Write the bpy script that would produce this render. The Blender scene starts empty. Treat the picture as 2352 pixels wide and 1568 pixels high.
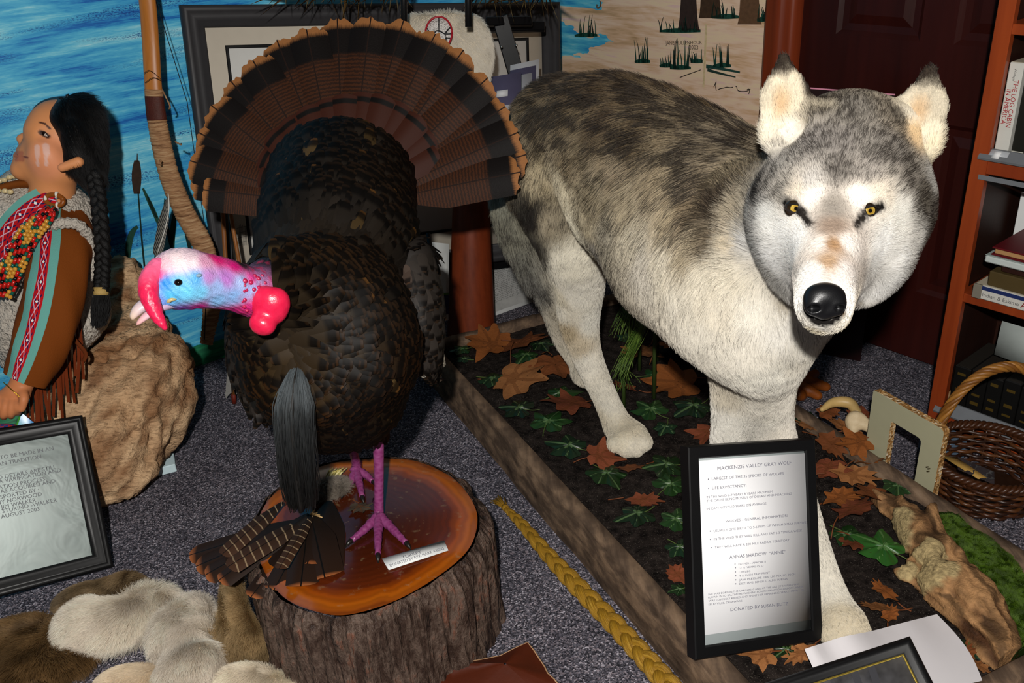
import bpy, math, random
import numpy as np
from mathutils import Vector, Matrix
import openvdb

scene = bpy.context.scene
COL = scene.collection
rng = np.random.default_rng(7)
random.seed(7)

# ------------------------------------------------------------------ camera
W_IMG, H_IMG = 2352, 1568
FOCAL = 2100.0                      # focal length in pixels of the 2352 wide frame
CAM_H = 1.35
PITCH, ROLL = math.radians(27.06), math.radians(3.82)
FWD = np.array([0, math.cos(PITCH), -math.sin(PITCH)])
_u0 = np.array([0, math.sin(PITCH), math.cos(PITCH)])
_r0 = np.array([1.0, 0, 0])
RT = _r0 * math.cos(ROLL) - _u0 * math.sin(ROLL)
UP = _u0 * math.cos(ROLL) + _r0 * math.sin(ROLL)
CAM = np.array([0, 0, CAM_H])
cam_data = bpy.data.cameras.new('camera')
cam_data.sensor_fit = 'HORIZONTAL'
cam_data.sensor_width = 36.0
cam_data.lens = 36.0 * FOCAL / W_IMG
cam_data.clip_start = 0.05
camera = bpy.data.objects.new('camera', cam_data)
COL.objects.link(camera)
camera.matrix_world = Matrix(((RT[0], UP[0], -FWD[0], CAM[0]), (RT[1], UP[1], -FWD[1], CAM[1]),
                              (RT[2], UP[2], -FWD[2], CAM[2]), (0, 0, 0, 1)))
scene.camera = camera

# ------------------------------------------------------------------ world, lights, exposure
world = bpy.data.worlds.new('world')
scene.world = world
world.use_nodes = True
world.node_tree.nodes['Background'].inputs[0].default_value = (1.0, 0.93, 0.85, 1)
world.node_tree.nodes['Background'].inputs[1].default_value = 0.035
# the flash that lit the photograph, on top of the camera
fl = bpy.data.lights.new('flash', 'SPOT')
fl.energy = 200.0
fl.color = (1.0, 0.965, 0.92)
fl.spot_size = math.radians(120)
fl.spot_blend = 0.5
fl.shadow_soft_size = 0.022
flash = bpy.data.objects.new('flash', fl)
COL.objects.link(flash)
_fp = CAM + UP * 0.15 - RT * 0.075 - FWD * 0.35
flash.matrix_world = Matrix(((RT[0], UP[0], -FWD[0], _fp[0]), (RT[1], UP[1], -FWD[1], _fp[1]),
                             (RT[2], UP[2], -FWD[2], _fp[2]), (0, 0, 0, 1)))
vs = scene.view_settings
vs.view_transform = 'Standard'
vs.look = 'None'
vs.exposure = 0.12
vs.gamma = 1.0
vs.use_curve_mapping = False

# ------------------------------------------------------------------ places
def ray(x, y):
    return FWD + RT * ((x - 1176) / FOCAL) - UP * ((y - 784) / FOCAL)
def P(x, y, d):
    """the place seen at photo pixel x, y at d metres along the view axis"""
    return CAM + ray(x, y) * d
def G(x, y, z=0.0):
    """the place seen at photo pixel x, y at height z"""
    r = ray(x, y)
    return CAM + r * ((z - CAM_H) / r[2])
def depth(p):
    return float((np.asarray(p) - CAM) @ FWD)
def px(n, d):
    return n * d / FOCAL
def nrm(v):
    v = np.asarray(v, float)
    return v / max(np.linalg.norm(v), 1e-12)
def hexc(h):
    h = h.lstrip('#')
    c = [int(h[i:i + 2], 16) / 255 for i in (0, 2, 4)]
    return tuple(x / 12.92 if x <= 0.04045 else ((x + 0.055) / 1.055) ** 2.4 for x in c)
def rotz(a):
    c, s = math.cos(a), math.sin(a)
    return np.array([[c, -s, 0], [s, c, 0], [0, 0, 1.0]])

# ------------------------------------------------------------------ numpy noise
_perm = rng.permutation(256)
_perm = np.concatenate([_perm, _perm, _perm])
_vals = rng.random(256) * 2 - 1
def vnoise(p, scale=1.0, seed=0):
    q = np.asarray(p, float) * scale + seed * 17.13
    i = np.floor(q).astype(int)
    f = q - i
    f = f * f * (3 - 2 * f)
    i &= 255
    def h(a, b, c):
        return _vals[_perm[_perm[_perm[(i[..., 0] + a) & 255] + ((i[..., 1] + b) & 255)] + ((i[..., 2] + c) & 255)] & 255]
    x, y, z = f[..., 0], f[..., 1], f[..., 2]
    def L(a, b, t): return a + (b - a) * t
    return L(L(L(h(0, 0, 0), h(1, 0, 0), x), L(h(0, 1, 0), h(1, 1, 0), x), y),
             L(L(h(0, 0, 1), h(1, 0, 1), x), L(h(0, 1, 1), h(1, 1, 1), x), y), z)
def fbm(p, scale=1.0, oct=3, seed=0):
    s, a, o = 1.0, 1.0, 0.0
    for k in range(oct):
        o = o + a * vnoise(p, scale * s, seed + k)
        s *= 2.03; a *= 0.5
    return o

# ------------------------------------------------------------------ tagging
def tag(o, label=None, cat=None, group=None, kind=None):
    if label: o['label'] = label
    if cat: o['category'] = cat
    if group: o['group'] = group
    if kind: o['kind'] = kind
    return o
def thing(name, loc, label, cat, group=None):
    o = bpy.data.objects.new(name, None)
    o.empty_display_size = 0.05
    COL.objects.link(o)
    o.location = [float(x) for x in loc]
    return tag(o, label, cat, group)
def world_of(o):
    v = np.zeros(3)
    while o is not None:
        v = v + np.array(o.location)
        o = o.parent
    return v

# ------------------------------------------------------------------ mesh collector
class M:
    def __init__(s):
        s.v, s.f, s.c, s.st, s.n = [], [], [], [], 0
    def add(s, v, f, c=(1, 1, 1), st=None):
        v = np.asarray(v, float).reshape(-1, 3)
        k = len(v)
        c = np.asarray(c, float)
        if c.ndim == 0: c = np.full(3, float(c))
        if c.ndim == 1: c = np.tile(c, (k, 1))
        if st is None: st = np.zeros((k, 2))
        s.v.append(v); s.c.append(c[:, :3]); s.st.append(np.asarray(st, float).reshape(-1, 2))
        n = s.n
        s.f += [tuple(int(i) + n for i in q) for q in f]
        s.n += k
        return s
    def grid(s, pts, c=(1, 1, 1), st=None, closed_u=False, closed_v=False, flip=False):
        pts = np.asarray(pts, float)
        a, b = pts.shape[:2]
        c = np.asarray(c, float)
        if c.ndim == 3: c = c.reshape(-1, 3)
        if st is None:
            uu, vv = np.meshgrid(np.linspace(0, 1, a), np.linspace(0, 1, b), indexing='ij')
            st = np.stack([vv, uu], -1)
        f = []
        for i in range(a if closed_u else a - 1):
            for j in range(b if closed_v else b - 1):
                q = (i * b + j, i * b + (j + 1) % b, ((i + 1) % a) * b + (j + 1) % b, ((i + 1) % a) * b + j)
                f.append(q[::-1] if flip else q)
        return s.add(pts.reshape(-1, 3), f, c, np.asarray(st).reshape(-1, 2))
    def tube(s, path, rad, n=10, c=(1, 1, 1), cap=True, flat=1.0, up=None, twist=0.0):
        path = np.asarray(path, float)
        k = len(path)
        rad = np.broadcast_to(np.asarray(rad, float), (k,))
        c = np.asarray(c, float)
        t = np.gradient(path, axis=0)
        t /= np.maximum(np.linalg.norm(t, axis=1, keepdims=True), 1e-9)
        ref = np.asarray(up, float) if up is not None else (np.array([0, 0, 1.0]) if abs(t[0][2]) < 0.9 else np.array([1.0, 0, 0]))
        rings = []
        x = nrm(np.cross(ref, t[0]))
        ang = np.linspace(0, 2 * math.pi, n, endpoint=False)
        for i in range(k):
            if up is not None: x = nrm(np.cross(ref, t[i]))
            else: x = nrm(x - t[i] * (x @ t[i]))
            y = np.cross(t[i], x)
            a = ang + twist * i
            rings.append(path[i] + rad[i] * (np.outer(np.cos(a), x) + flat * np.outer(np.sin(a), y)))
        cc = np.repeat(c, n, axis=0) if c.ndim == 2 else c
        base = s.n
        L = np.concatenate([[0], np.cumsum(np.linalg.norm(np.diff(path, axis=0), axis=1))])
        st = np.stack([np.tile(np.arange(n) / n, k), np.repeat(L, n)], -1)
        s.grid(np.array(rings), cc, st, closed_v=True)
        if cap:
            s.f.append(tuple(base + i for i in range(n))[::-1])
            s.f.append(tuple(base + (k - 1) * n + i for i in range(n)))
        return s
    def box(s, c0, ax, c=(1, 1, 1), bev=0.0):
        """c0 centre, ax three half-axis vectors"""
        c0 = np.asarray(c0, float)
        X, Y, Z = [np.asarray(a, float) for a in ax]
        if np.dot(np.cross(X, Y), Z) < 0: X = -X
        if bev > 0:
            lx, ly, lz = [np.linalg.norm(a) for a in (X, Y, Z)]
            b = min(bev, lx * .9, ly * .9, lz * .9)
            bm_v, idx = [], {}
            for sx in (-1, 1):
                for sy in (-1, 1):
                    for sz in (-1, 1):
                        for k in range(3):
                            q = [sx * lx, sy * ly, sz * lz]
                            for j in range(3):
                                if j != k: q[j] -= (sx, sy, sz)[j] * b
                            idx[(sx, sy, sz, k)] = len(bm_v)
                            bm_v.append(c0 + X / lx * q[0] + Y / ly * q[1] + Z / lz * q[2])
            F = []
            for k in range(3):
                i, j = [(1, 2), (2, 0), (0, 1)][k]
                for sg in (-1, 1):
                    def key(a, b2):
                        t = [0, 0, 0]; t[k] = sg; t[i] = a; t[j] = b2
                        return idx[(t[0], t[1], t[2], k)]
                    q = [key(-1, -1), key(1, -1), key(1, 1), key(-1, 1)]
                    F.append(q if sg > 0 else q[::-1])
            for k in range(3):
                i, j = [(1, 2), (2, 0), (0, 1)][k]
                for a in (-1, 1):
                    for b2 in (-1, 1):
                        def key(kk, e):
                            t = [0, 0, 0]; t[k] = e; t[i] = a; t[j] = b2
                            return idx[(t[0], t[1], t[2], kk)]
                        q = [key(i, -1), key(i, 1), key(j, 1), key(j, -1)]
                        F.append(q if a * b2 < 0 else q[::-1])
            for sx in (-1, 1):
                for sy in (-1, 1):
                    for sz in (-1, 1):
                        q = [idx[(sx, sy, sz, k)] for k in range(3)]
                        F.append(q if sx * sy * sz > 0 else q[::-1])
            return s.add(bm_v, F, c)
        v = [c0 + a * X + b * Y + d * Z for a in (-1, 1) for b in (-1, 1) for d in (-1, 1)]
        F = [(0, 1, 3, 2), (4, 6, 7, 5), (0, 4, 5, 1), (2, 3, 7, 6), (0, 2, 6, 4), (1, 5, 7, 3)]
        return s.add(v, F, c)
    def slab(s, pts, off, c=(1, 1, 1)):
        """a flat outline pts (n,3) thickened by the vector off"""
        pts = np.asarray(pts, float); n = len(pts)
        v = np.concatenate([pts, pts + np.asarray(off, float)])
        F = [tuple(range(n))[::-1], tuple(range(n, 2 * n))] + [(i, (i + 1) % n, n + (i + 1) % n, n + i) for i in range(n)]
        return s.add(v, F, c)
    def ball(s, c0, r, c=(1, 1, 1), nu=10, nv=14, R=None):
        r = np.broadcast_to(np.asarray(r, float), (3,))
        th = np.linspace(0, math.pi, nu); ph = np.linspace(0, 2 * math.pi, nv, endpoint=False)
        T, Q = np.meshgrid(th, ph, indexing='ij')
        p = np.stack([np.sin(T) * np.cos(Q) * r[0], np.sin(T) * np.sin(Q) * r[1], np.cos(T) * r[2]], -1)
        if R is not None: p = p @ np.asarray(R, float).T
        return s.grid(p + np.asarray(c0, float), c, closed_v=True, flip=True)
    def build(s, name, mat, parent=None, origin=None, smooth=True, label=None, fix=False):
        v = np.concatenate(s.v); c = np.concatenate(s.c); st = np.concatenate(s.st)
        o0 = world_of(parent) if parent is not None else (np.asarray(origin, float) if origin is not None else
             np.array([v[:, 0].mean(), v[:, 1].mean(), v[:, 2].min()]))
        return mesh_obj(name, v - o0, s.f, mat, parent, None if parent is not None else o0, c, st, smooth, label, fix)

def mesh_obj(name, v, f, mat, parent=None, loc=None, c=None, st=None, smooth=True, label=None, fix=False):
    me = bpy.data.meshes.new(name)
    if isinstance(f, np.ndarray):
        k = f.shape[1]
        me.vertices.add(len(v)); me.vertices.foreach_set('co', np.asarray(v, np.float32).ravel())
        me.loops.add(f.size); me.loops.foreach_set('vertex_index', f.astype(np.int32).ravel())
        me.polygons.add(len(f)); me.polygons.foreach_set('loop_start', np.arange(0, f.size, k, dtype=np.int32))
        me.update(calc_edges=True)
    else:
        me.from_pydata([tuple(map(float, q)) for q in v], [], f)
    if fix:
        import bmesh
        bm = bmesh.new(); bm.from_mesh(me)
        bmesh.ops.remove_doubles(bm, verts=bm.verts, dist=1e-6)
        bmesh.ops.recalc_face_normals(bm, faces=bm.faces)
        bm.to_mesh(me); bm.free()
    elif c is not None:
        a = me.attributes.new('col', 'FLOAT_COLOR', 'POINT')
        a.data.foreach_set('color', np.concatenate([np.asarray(c, np.float32), np.ones((len(v), 1), np.float32)], 1).ravel())
    if st is not None and not fix:
        a = me.attributes.new('st', 'FLOAT_VECTOR', 'POINT')
        a.data.foreach_set('vector', np.concatenate([np.asarray(st, np.float32), np.zeros((len(v), 1), np.float32)], 1).ravel())
    if smooth:
        me.polygons.foreach_set('use_smooth', np.ones(len(me.polygons), bool))
    if mat is not None: me.materials.append(mat)
    o = bpy.data.objects.new(name, me)
    COL.objects.link(o)
    if parent is not None: o.parent = parent
    elif loc is not None: o.location = [float(x) for x in loc]
    if label: o['label'] = label
    me.update()
    return o

def spline(p, sub=4):
    p = np.asarray(p, float)
    q = np.concatenate([[2 * p[0] - p[1]], p, [2 * p[-1] - p[-2]]])
    out = []
    for i in range(1, len(q) - 2):
        for t in np.linspace(0, 1, sub, endpoint=False):
            a, b, c, d = q[i - 1], q[i], q[i + 1], q[i + 2]
            out.append(0.5 * (2 * b + (c - a) * t + (2 * a - 5 * b + 4 * c - d) * t * t + (3 * b - a - 3 * c + d) * t ** 3))
    out.append(p[-1])
    return np.array(out)
# ------------------------------------------------------------------ sculpting with distance fields
class SDF:
    def __init__(s, vox, k=0.02):
        s.vox, s.k, s.pr = vox, k, []
    def cone(s, a, b, ra, rb, k=None, sub=False, S=None):
        s.pr.append(('c', np.asarray(a, float), np.asarray(b, float), ra, rb, s.k if k is None else k, sub, S)); return s
    def chain(s, pts, rad, k=None, sub=4):
        pts = np.asarray(pts, float); rad = np.asarray(rad, float)
        if sub > 1 and len(pts) > 2: pts, rad = spline(pts, sub), spline(rad[:, None], sub)[:, 0]
        s.pr.append(('p', pts, rad, 0, 0, s.k if k is None else k, False, None)); return s
    def ell(s, c, r, R=None, k=None, sub=False):
        s.pr.append(('e', np.asarray(c, float), np.asarray(r, float), np.eye(3) if R is None else np.asarray(R, float), 0, s.k if k is None else k, sub, None)); return s
    def mesh(s):
        lo, hi = np.full(3, 1e9), np.full(3, -1e9)
        for q in s.pr:
            if q[6]: continue
            if q[0] == 'c': pts, m = np.array([q[1], q[2]]), max(q[3], q[4])
            elif q[0] == 'p': pts, m = q[1], q[2].max()
            else: pts, m = np.array([q[1]]), q[2].max()
            lo = np.minimum(lo, pts.min(0) - m); hi = np.maximum(hi, pts.max(0) + m)
        lo -= 4 * s.vox + 0.01; hi += 4 * s.vox + 0.01
        n = np.ceil((hi - lo) / s.vox).astype(int) + 1
        F = np.full(n, 0.06, np.float32)
        ax = [lo[i] + np.arange(n[i]) * s.vox for i in range(3)]
        for typ, A, B, ra, rb, k, sub, S in s.pr:
            if typ == 'c': pts, m = np.array([A, B]), max(ra, rb)
            elif typ == 'p': pts, m = A, B.max()
            else: pts, m = np.array([A]), B.max()
            m += 0.06
            i0 = np.maximum(((pts.min(0) - m - lo) / s.vox).astype(int), 0)
            i1 = np.minimum(((pts.max(0) + m - lo) / s.vox).astype(int) + 2, n)
            X = np.stack(np.meshgrid(*[ax[i][i0[i]:i1[i]] for i in range(3)], indexing='ij'), -1)
            if typ == 'c':
                ab = B - A
                t = np.clip(((X - A) @ ab) / max(ab @ ab, 1e-12), 0, 1)
                dv = X - A - t[..., None] * ab
                if S is not None:
                    w, fac = nrm(S[0]), S[1]
                    dv = dv + (dv @ w)[..., None] * w * (1 / fac - 1)
                D = np.linalg.norm(dv, axis=-1) - (ra + (rb - ra) * t)
                if S is not None and S[1] < 1: D = D * (0.5 + 0.5 * S[1])
            elif typ == 'p':
                D = np.full(X.shape[:3], 9.0)
                for j in range(len(A) - 1):
                    ab = A[j + 1] - A[j]
                    t = np.clip(((X - A[j]) @ ab) / max(ab @ ab, 1e-12), 0, 1)
                    D = np.minimum(D, np.linalg.norm(X - A[j] - t[..., None] * ab, axis=-1) - (B[j] + (B[j + 1] - B[j]) * t))
            else:
                q = (X - A) @ ra
                k0 = np.linalg.norm(q / B, axis=-1); k1 = np.linalg.norm(q / (B * B), axis=-1)
                D = k0 * (k0 - 1) / np.maximum(k1, 1e-9)
            sl = tuple(slice(i0[i], i1[i]) for i in range(3))
            O = F[sl]
            if sub:
                D = -D
                h = np.maximum(k - np.abs(O - D), 0) / max(k, 1e-9)
                F[sl] = np.maximum(O, D) + h * h * k * 0.25
            else:
                h = np.maximum(k - np.abs(O - D), 0) / max(k, 1e-9)
                F[sl] = np.minimum(np.minimum(O, D) - h * h * k * 0.25, 0.06)
        g = openvdb.FloatGrid(0.06)
        g.copyFromArray(F)
        v, q = g.convertToQuads(0.0)
        v = np.asarray(v, float) * s.vox + lo
        q = np.asarray(q, int)
        # outward normals
        a, b, c = v[q[:, 0]], v[q[:, 1]], v[q[:, 2]]
        vol = np.einsum('ij,ij->i', a, np.cross(b, c)).sum()
        if vol < 0: q = q[:, ::-1]
        return v, q

from mathutils.bvhtree import BVHTree
_trees = {}
def surf(v, x, y, q=None):
    """the place on the sculpted surface v met by the sight line through photo pixel x, y"""
    t = _trees[id(v)]
    d = Vector(ray(x, y)).normalized()
    h = t.ray_cast(Vector(CAM), d)[0]
    if h is None:
        best = None
        for k in np.linspace(0.8, 3.2, 60):
            n_ = t.find_nearest(Vector(P(x, y, k)))
            if n_[0] is not None and (best is None or n_[3] < best[1]): best = (n_[0], n_[3])
        h = best[0]
    return np.array(h)
def make_tree(v, q):
    _trees[id(v)] = BVHTree.FromPolygons([tuple(a) for a in v.tolist()], [tuple(a) for a in q.tolist()])
def vnormals(v, q):
    n = np.cross(v[q[:, 2]] - v[q[:, 0]], v[q[:, 3 if q.shape[1] > 3 else 1]] - v[q[:, 1]])
    o = np.zeros_like(v)
    for k in range(q.shape[1]): np.add.at(o, q[:, k], n)
    return o / np.maximum(np.linalg.norm(o, axis=1, keepdims=True), 1e-12)
def relax(v, q, it=2, lam=0.5):
    for _ in range(it):
        s = np.zeros_like(v); c = np.zeros(len(v))
        for k in range(q.shape[1]):
            for j in (1, q.shape[1] - 1):
                np.add.at(s, q[:, k], v[q[:, (k + j) % q.shape[1]]]); np.add.at(c, q[:, k], 1)
        v = v + lam * (s / np.maximum(c, 1)[:, None] - v)
    return v
def idw(p, ctrl, cols, power=4.0):
    """colour by control places"""
    p = np.asarray(p, float); out = np.zeros((len(p), cols.shape[1]))
    for i in range(0, len(p), 20000):
        d = np.linalg.norm(p[i:i + 20000, None] - ctrl[None], axis=2) + 1e-4
        w = d ** -power
        out[i:i + 20000] = (w @ cols) / w.sum(1, keepdims=True)
    return out
def curves_obj(name, pts, rad, cols, mat, parent):
    """pts (n, k, 3) hair strands, rad (k,) or (n,k), cols (n,3)"""
    n, k = pts.shape[:2]
    cd = bpy.data.hair_curves.new(name)
    cd.add_curves([k] * n)
    o0 = world_of(parent)
    cd.attributes['position'].data.foreach_set('vector', (pts - o0).astype(np.float32).ravel())
    r = np.broadcast_to(np.asarray(rad, np.float32), (n, k))
    a = cd.attributes.get('radius') or cd.attributes.new('radius', 'FLOAT', 'POINT')
    a.data.foreach_set('value', np.ascontiguousarray(r).ravel())
    cols = np.asarray(cols)
    a = cd.attributes.new('col', 'FLOAT_COLOR', 'CURVE' if cols.ndim == 2 else 'POINT')
    cols = cols.reshape(-1, 3)
    a.data.foreach_set('color', np.concatenate([cols, np.ones((len(cols), 1))], 1).astype(np.float32).ravel())
    cd.materials.append(mat)
    o = bpy.data.objects.new(name, cd)
    COL.objects.link(o)
    o.parent = parent
    return o
def grow(v, q, n, length, flow, lift, colfn, k=5, weight=None, clump=0.25, cs=60.0, wid=0.0009, bend=0.5, seed=3, droop=0.0, r=None):
    """fur strands: length (m), flow (unit, tangential), lift 0..1 per vertex; colfn(p, idx_interp) -> root and tip colours"""
    r = r or np.random.default_rng(seed)
    nv = vnormals(v, q)
    t, w = sample_surface(v, q, n, weight, r)
    ip = lambda a: np.einsum('ij,ij...->i...', w, a[t])
    p, nn = ip(v), ip(nv)
    nn /= np.maximum(np.linalg.norm(nn, axis=1, keepdims=True), 1e-9)
    L, fl_, li = ip(length), ip(flow), ip(lift)
    jit = np.stack([vnoise(p, cs, seed + 1), vnoise(p, cs, seed + 2), vnoise(p, cs, seed + 3)], 1) * clump
    jit += r.normal(0, 0.10, p.shape)
    fl_ = fl_ + jit
    fl_ -= nn * np.einsum('ij,ij->i', fl_, nn)[:, None]
    fl_ /= np.maximum(np.linalg.norm(fl_, axis=1, keepdims=True), 1e-9)
    L = L * (0.65 + 0.5 * r.random(n))
    u = np.linspace(0, 1, k)
    d0 = nn * li[:, None] + fl_ * (1 - li[:, None])
    d0 /= np.maximum(np.linalg.norm(d0, axis=1, keepdims=True), 1e-9)
    d1 = d0 * (1 - bend) + fl_ * bend
    d1[:, 2] -= droop
    d1 /= np.maximum(np.linalg.norm(d1, axis=1, keepdims=True), 1e-9)
    pts = p[:, None] - nn[:, None] * 0.001 + L[:, None, None] * (d0[:, None] * (u - 0.5 * u * u)[None, :, None] * 1.0 + d1[:, None] * (0.5 * u * u)[None, :, None])
    c0, c1 = colfn(p, ip, r)
    cols = c0[:, None] * (1 - u[None, :, None] ** 1.2) + c1[:, None] * (u[None, :, None] ** 1.2)
    if np.ndim(wid): wid = ip(np.asarray(wid, float))[:, None]
    rad = wid * 0.5 * (1 - u * 0.85)
    return pts, rad, np.clip(cols, 0.003, 0.97)
def sample_surface(v, q, n, weight=None, r=None):
    r = r or rng
    tri = np.concatenate([q[:, [0, 1, 2]], q[:, [0, 2, 3]]]) if q.shape[1] == 4 else q
    ar = np.linalg.norm(np.cross(v[tri[:, 1]] - v[tri[:, 0]], v[tri[:, 2]] - v[tri[:, 0]]), axis=1)
    if weight is not None: ar = ar * weight[tri].mean(1)
    t = r.choice(len(tri), n, p=ar / ar.sum())
    a, b = r.random(n), r.random(n)
    fl_ = a + b > 1
    a[fl_], b[fl_] = 1 - a[fl_], 1 - b[fl_]
    return tri[t], np.stack([1 - a - b, a, b], 1)

# ------------------------------------------------------------------ materials
class NT:
    def __init__(s, name):
        s.m = bpy.data.materials.new(name)
        s.m.use_nodes = True
        s.t = s.m.node_tree
        s.b = s.t.nodes['Principled BSDF']
    def n(s, typ, **kw):
        nd = s.t.nodes.new('ShaderNode' + typ)
        for k, v in kw.items():
            if k.startswith('_'): setattr(nd, k[1:], v)
            else:
                key = int(k[1:]) if k[0] == 'i' and k[1:].isdigit() else k.replace('_', ' ')
                s.set(nd.inputs[key], v)
        return nd
    def set(s, sock, v):
        if isinstance(v, bpy.types.NodeSocket): s.t.links.new(v, sock)
        elif isinstance(v, bpy.types.Node): s.t.links.new(v.outputs[0], sock)
        else:
            if isinstance(v, (tuple, list)) and len(v) == 3 and sock.type == 'RGBA': v = (*v, 1)
            sock.default_value = v
    def ramp(s, fac, stops, interp='LINEAR'):
        r = s.n('ValToRGB', Fac=fac)
        cr = r.color_ramp
        cr.interpolation = interp
        while len(cr.elements) < len(stops): cr.elements.new(0.5)
        for e, (p, c) in zip(cr.elements, stops):
            e.position = p
            e.color = (*c, 1) if len(c) == 3 else c
        return r.outputs[0]
    def math(s, op, a, b=0.0, clamp=False):
        nd = s.n('Math', _operation=op, _use_clamp=clamp)
        s.set(nd.inputs[0], a); s.set(nd.inputs[1], b)
        return nd.outputs[0]
    def mix(s, f, a, b, mode='MIX'):
        nd = s.t.nodes.new('ShaderNodeMix'); nd.data_type = 'RGBA'; nd.blend_type = mode
        s.set(nd.inputs[0], f); s.set(nd.inputs[6], a); s.set(nd.inputs[7], b)
        return nd.outputs[2]
    def attr(s, name, out=0):
        nd = s.n('Attribute', _attribute_name=name)
        return nd.outputs[out]
    def pos(s, loc=(0, 0, 0), rot=(0, 0, 0), sc=(1, 1, 1), src=None):
        src = src if src is not None else s.n('TexCoord').outputs['Object']
        return s.n('Mapping', Vector=src, Location=loc, Rotation=rot, Scale=sc).outputs[0]
    def noise(s, vec, scale=5.0, detail=3.0, rough=0.55, dist=0.0, out='Fac'):
        return s.n('TexNoise', Vector=vec, Scale=scale, Detail=detail, Roughness=rough, Distortion=dist).outputs[out]
    def bump(s, h, strength=0.3, dist=0.01):
        s.set(s.b.inputs['Normal'], s.n('Bump', Height=h, Strength=strength, Distance=dist).outputs[0])
        return s
    def out(s, color=None, rough=None, spec=None, metal=None, **kw):
        if color is not None: s.set(s.b.inputs['Base Color'], color)
        if rough is not None: s.set(s.b.inputs['Roughness'], rough)
        if spec is not None: s.set(s.b.inputs['Specular IOR Level'], spec)
        if metal is not None: s.set(s.b.inputs['Metallic'], metal)
        for k, v in kw.items(): s.set(s.b.inputs[k.replace('_', ' ')], v)
        return s.m

def plain(name, color, rough=0.6, spec=0.3, var=0.12, scale=30.0, bump=0.0, bscale=80.0, metal=0.0, bdist=0.002):
    t = NT(name)
    c = hexc(color) if isinstance(color, str) else color
    v = t.pos()
    f = t.noise(v, scale, 4)
    col = t.mix(f, tuple(x * (1 - var) for x in c), tuple(min(1, x * (1 + var)) for x in c))
    if bump: t.bump(t.noise(v, bscale, 4), bump, bdist)
    return t.out(col, rough, spec, metal)
def wood(name, dark, light, scale=6.0, stretch=(1, 1, 0.08), rough=0.45, spec=0.4, bump=0.15, dist=1.5):
    t = NT(name)
    v = t.pos(sc=stretch)
    n1 = t.noise(v, scale, 5, 0.6, dist)
    n2 = t.noise(v, scale * 7, 3, 0.6, 0.5)
    f = t.math('ADD', t.math('MULTIPLY', n1, 0.75), t.math('MULTIPLY', n2, 0.25))
    col = t.ramp(f, [(0.3, hexc(dark)), (0.7, hexc(light))])
    if bump: t.bump(n2, bump, 0.003)
    return t.out(col, rough, spec)
def vcol(name, rough=0.6, spec=0.3, bump=0.0, bscale=120.0, bdist=0.002, var=0.15, vscale=60.0, **kw):
    t = NT(name)
    c = t.attr('col')
    v = t.pos()
    n = t.noise(v, vscale, 4)
    c = t.mix(1.0, c, t.ramp(n, [(0.25, (1 - var,) * 3), (0.75, (1 + 0 * var,) * 3)]), 'MULTIPLY')
    if bump: t.bump(t.noise(v, bscale, 4), bump, bdist)
    return t.out(c, rough, spec, **kw)
def fur_mat(name, rough=0.45):
    m = bpy.data.materials.new(name)
    m.use_nodes = True
    t = m.node_tree
    t.nodes.clear()
    o = t.nodes.new('ShaderNodeOutputMaterial')
    h = t.nodes.new('ShaderNodeBsdfHairPrincipled')
    h.parametrization = 'COLOR'
    a = t.nodes.new('ShaderNodeAttribute'); a.attribute_name = 'col'
    t.links.new(a.outputs[0], h.inputs['Color'])
    h.inputs['Roughness'].default_value = rough
    h.inputs['Radial Roughness'].default_value = 0.6
    h.inputs['Coat'].default_value = 0.0
    df = t.nodes.new('ShaderNodeBsdfDiffuse')
    t.links.new(a.outputs[0], df.inputs['Color'])
    mx = t.nodes.new('ShaderNodeMixShader'); mx.inputs[0].default_value = 0.65
    t.links.new(h.outputs[0], mx.inputs[1]); t.links.new(df.outputs[0], mx.inputs[2])
    t.links.new(mx.outputs[0], o.inputs[0])
    return m
FURQ = 1.0
FUR = fur_mat('fur_strands')

FONT = None
def text_mesh(body, size, align='LEFT', spacing=1.0, line=1.0, bold=0.0):
    """flat lettering: vertices in x, y (baseline of the first line at 0), faces"""
    cu = bpy.data.curves.new('lettering', 'FONT')
    cu.body = body; cu.size = size; cu.align_x = align; cu.space_character = spacing; cu.space_line = line
    cu.offset = bold; cu.resolution_u = 2
    o = bpy.data.objects.new('lettering', cu)
    COL.objects.link(o)
    dg = bpy.context.evaluated_depsgraph_get()
    me = bpy.data.meshes.new_from_object(o.evaluated_get(dg))
    v = np.array([tuple(q.co) for q in me.vertices]).reshape(-1, 3)
    f = [tuple(p.vertices) for p in me.polygons]
    bpy.data.objects.remove(o); bpy.data.curves.remove(cu); bpy.data.meshes.remove(me)
    return v, f
def put_text(m, body, size, o, ex, ey, c=(0.05, 0.05, 0.05), align='LEFT', lift=0.0006, **kw):
    """o the world place of the baseline start, ex / ey unit directions along and up the text"""
    v, f = text_mesh(body, size, align, **kw)
    if not len(v): return
    nz = np.cross(ex, ey)
    m.add(np.asarray(o) + np.outer(v[:, 0], ex) + np.outer(v[:, 1], ey) + lift * nz, f, c)
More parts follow.
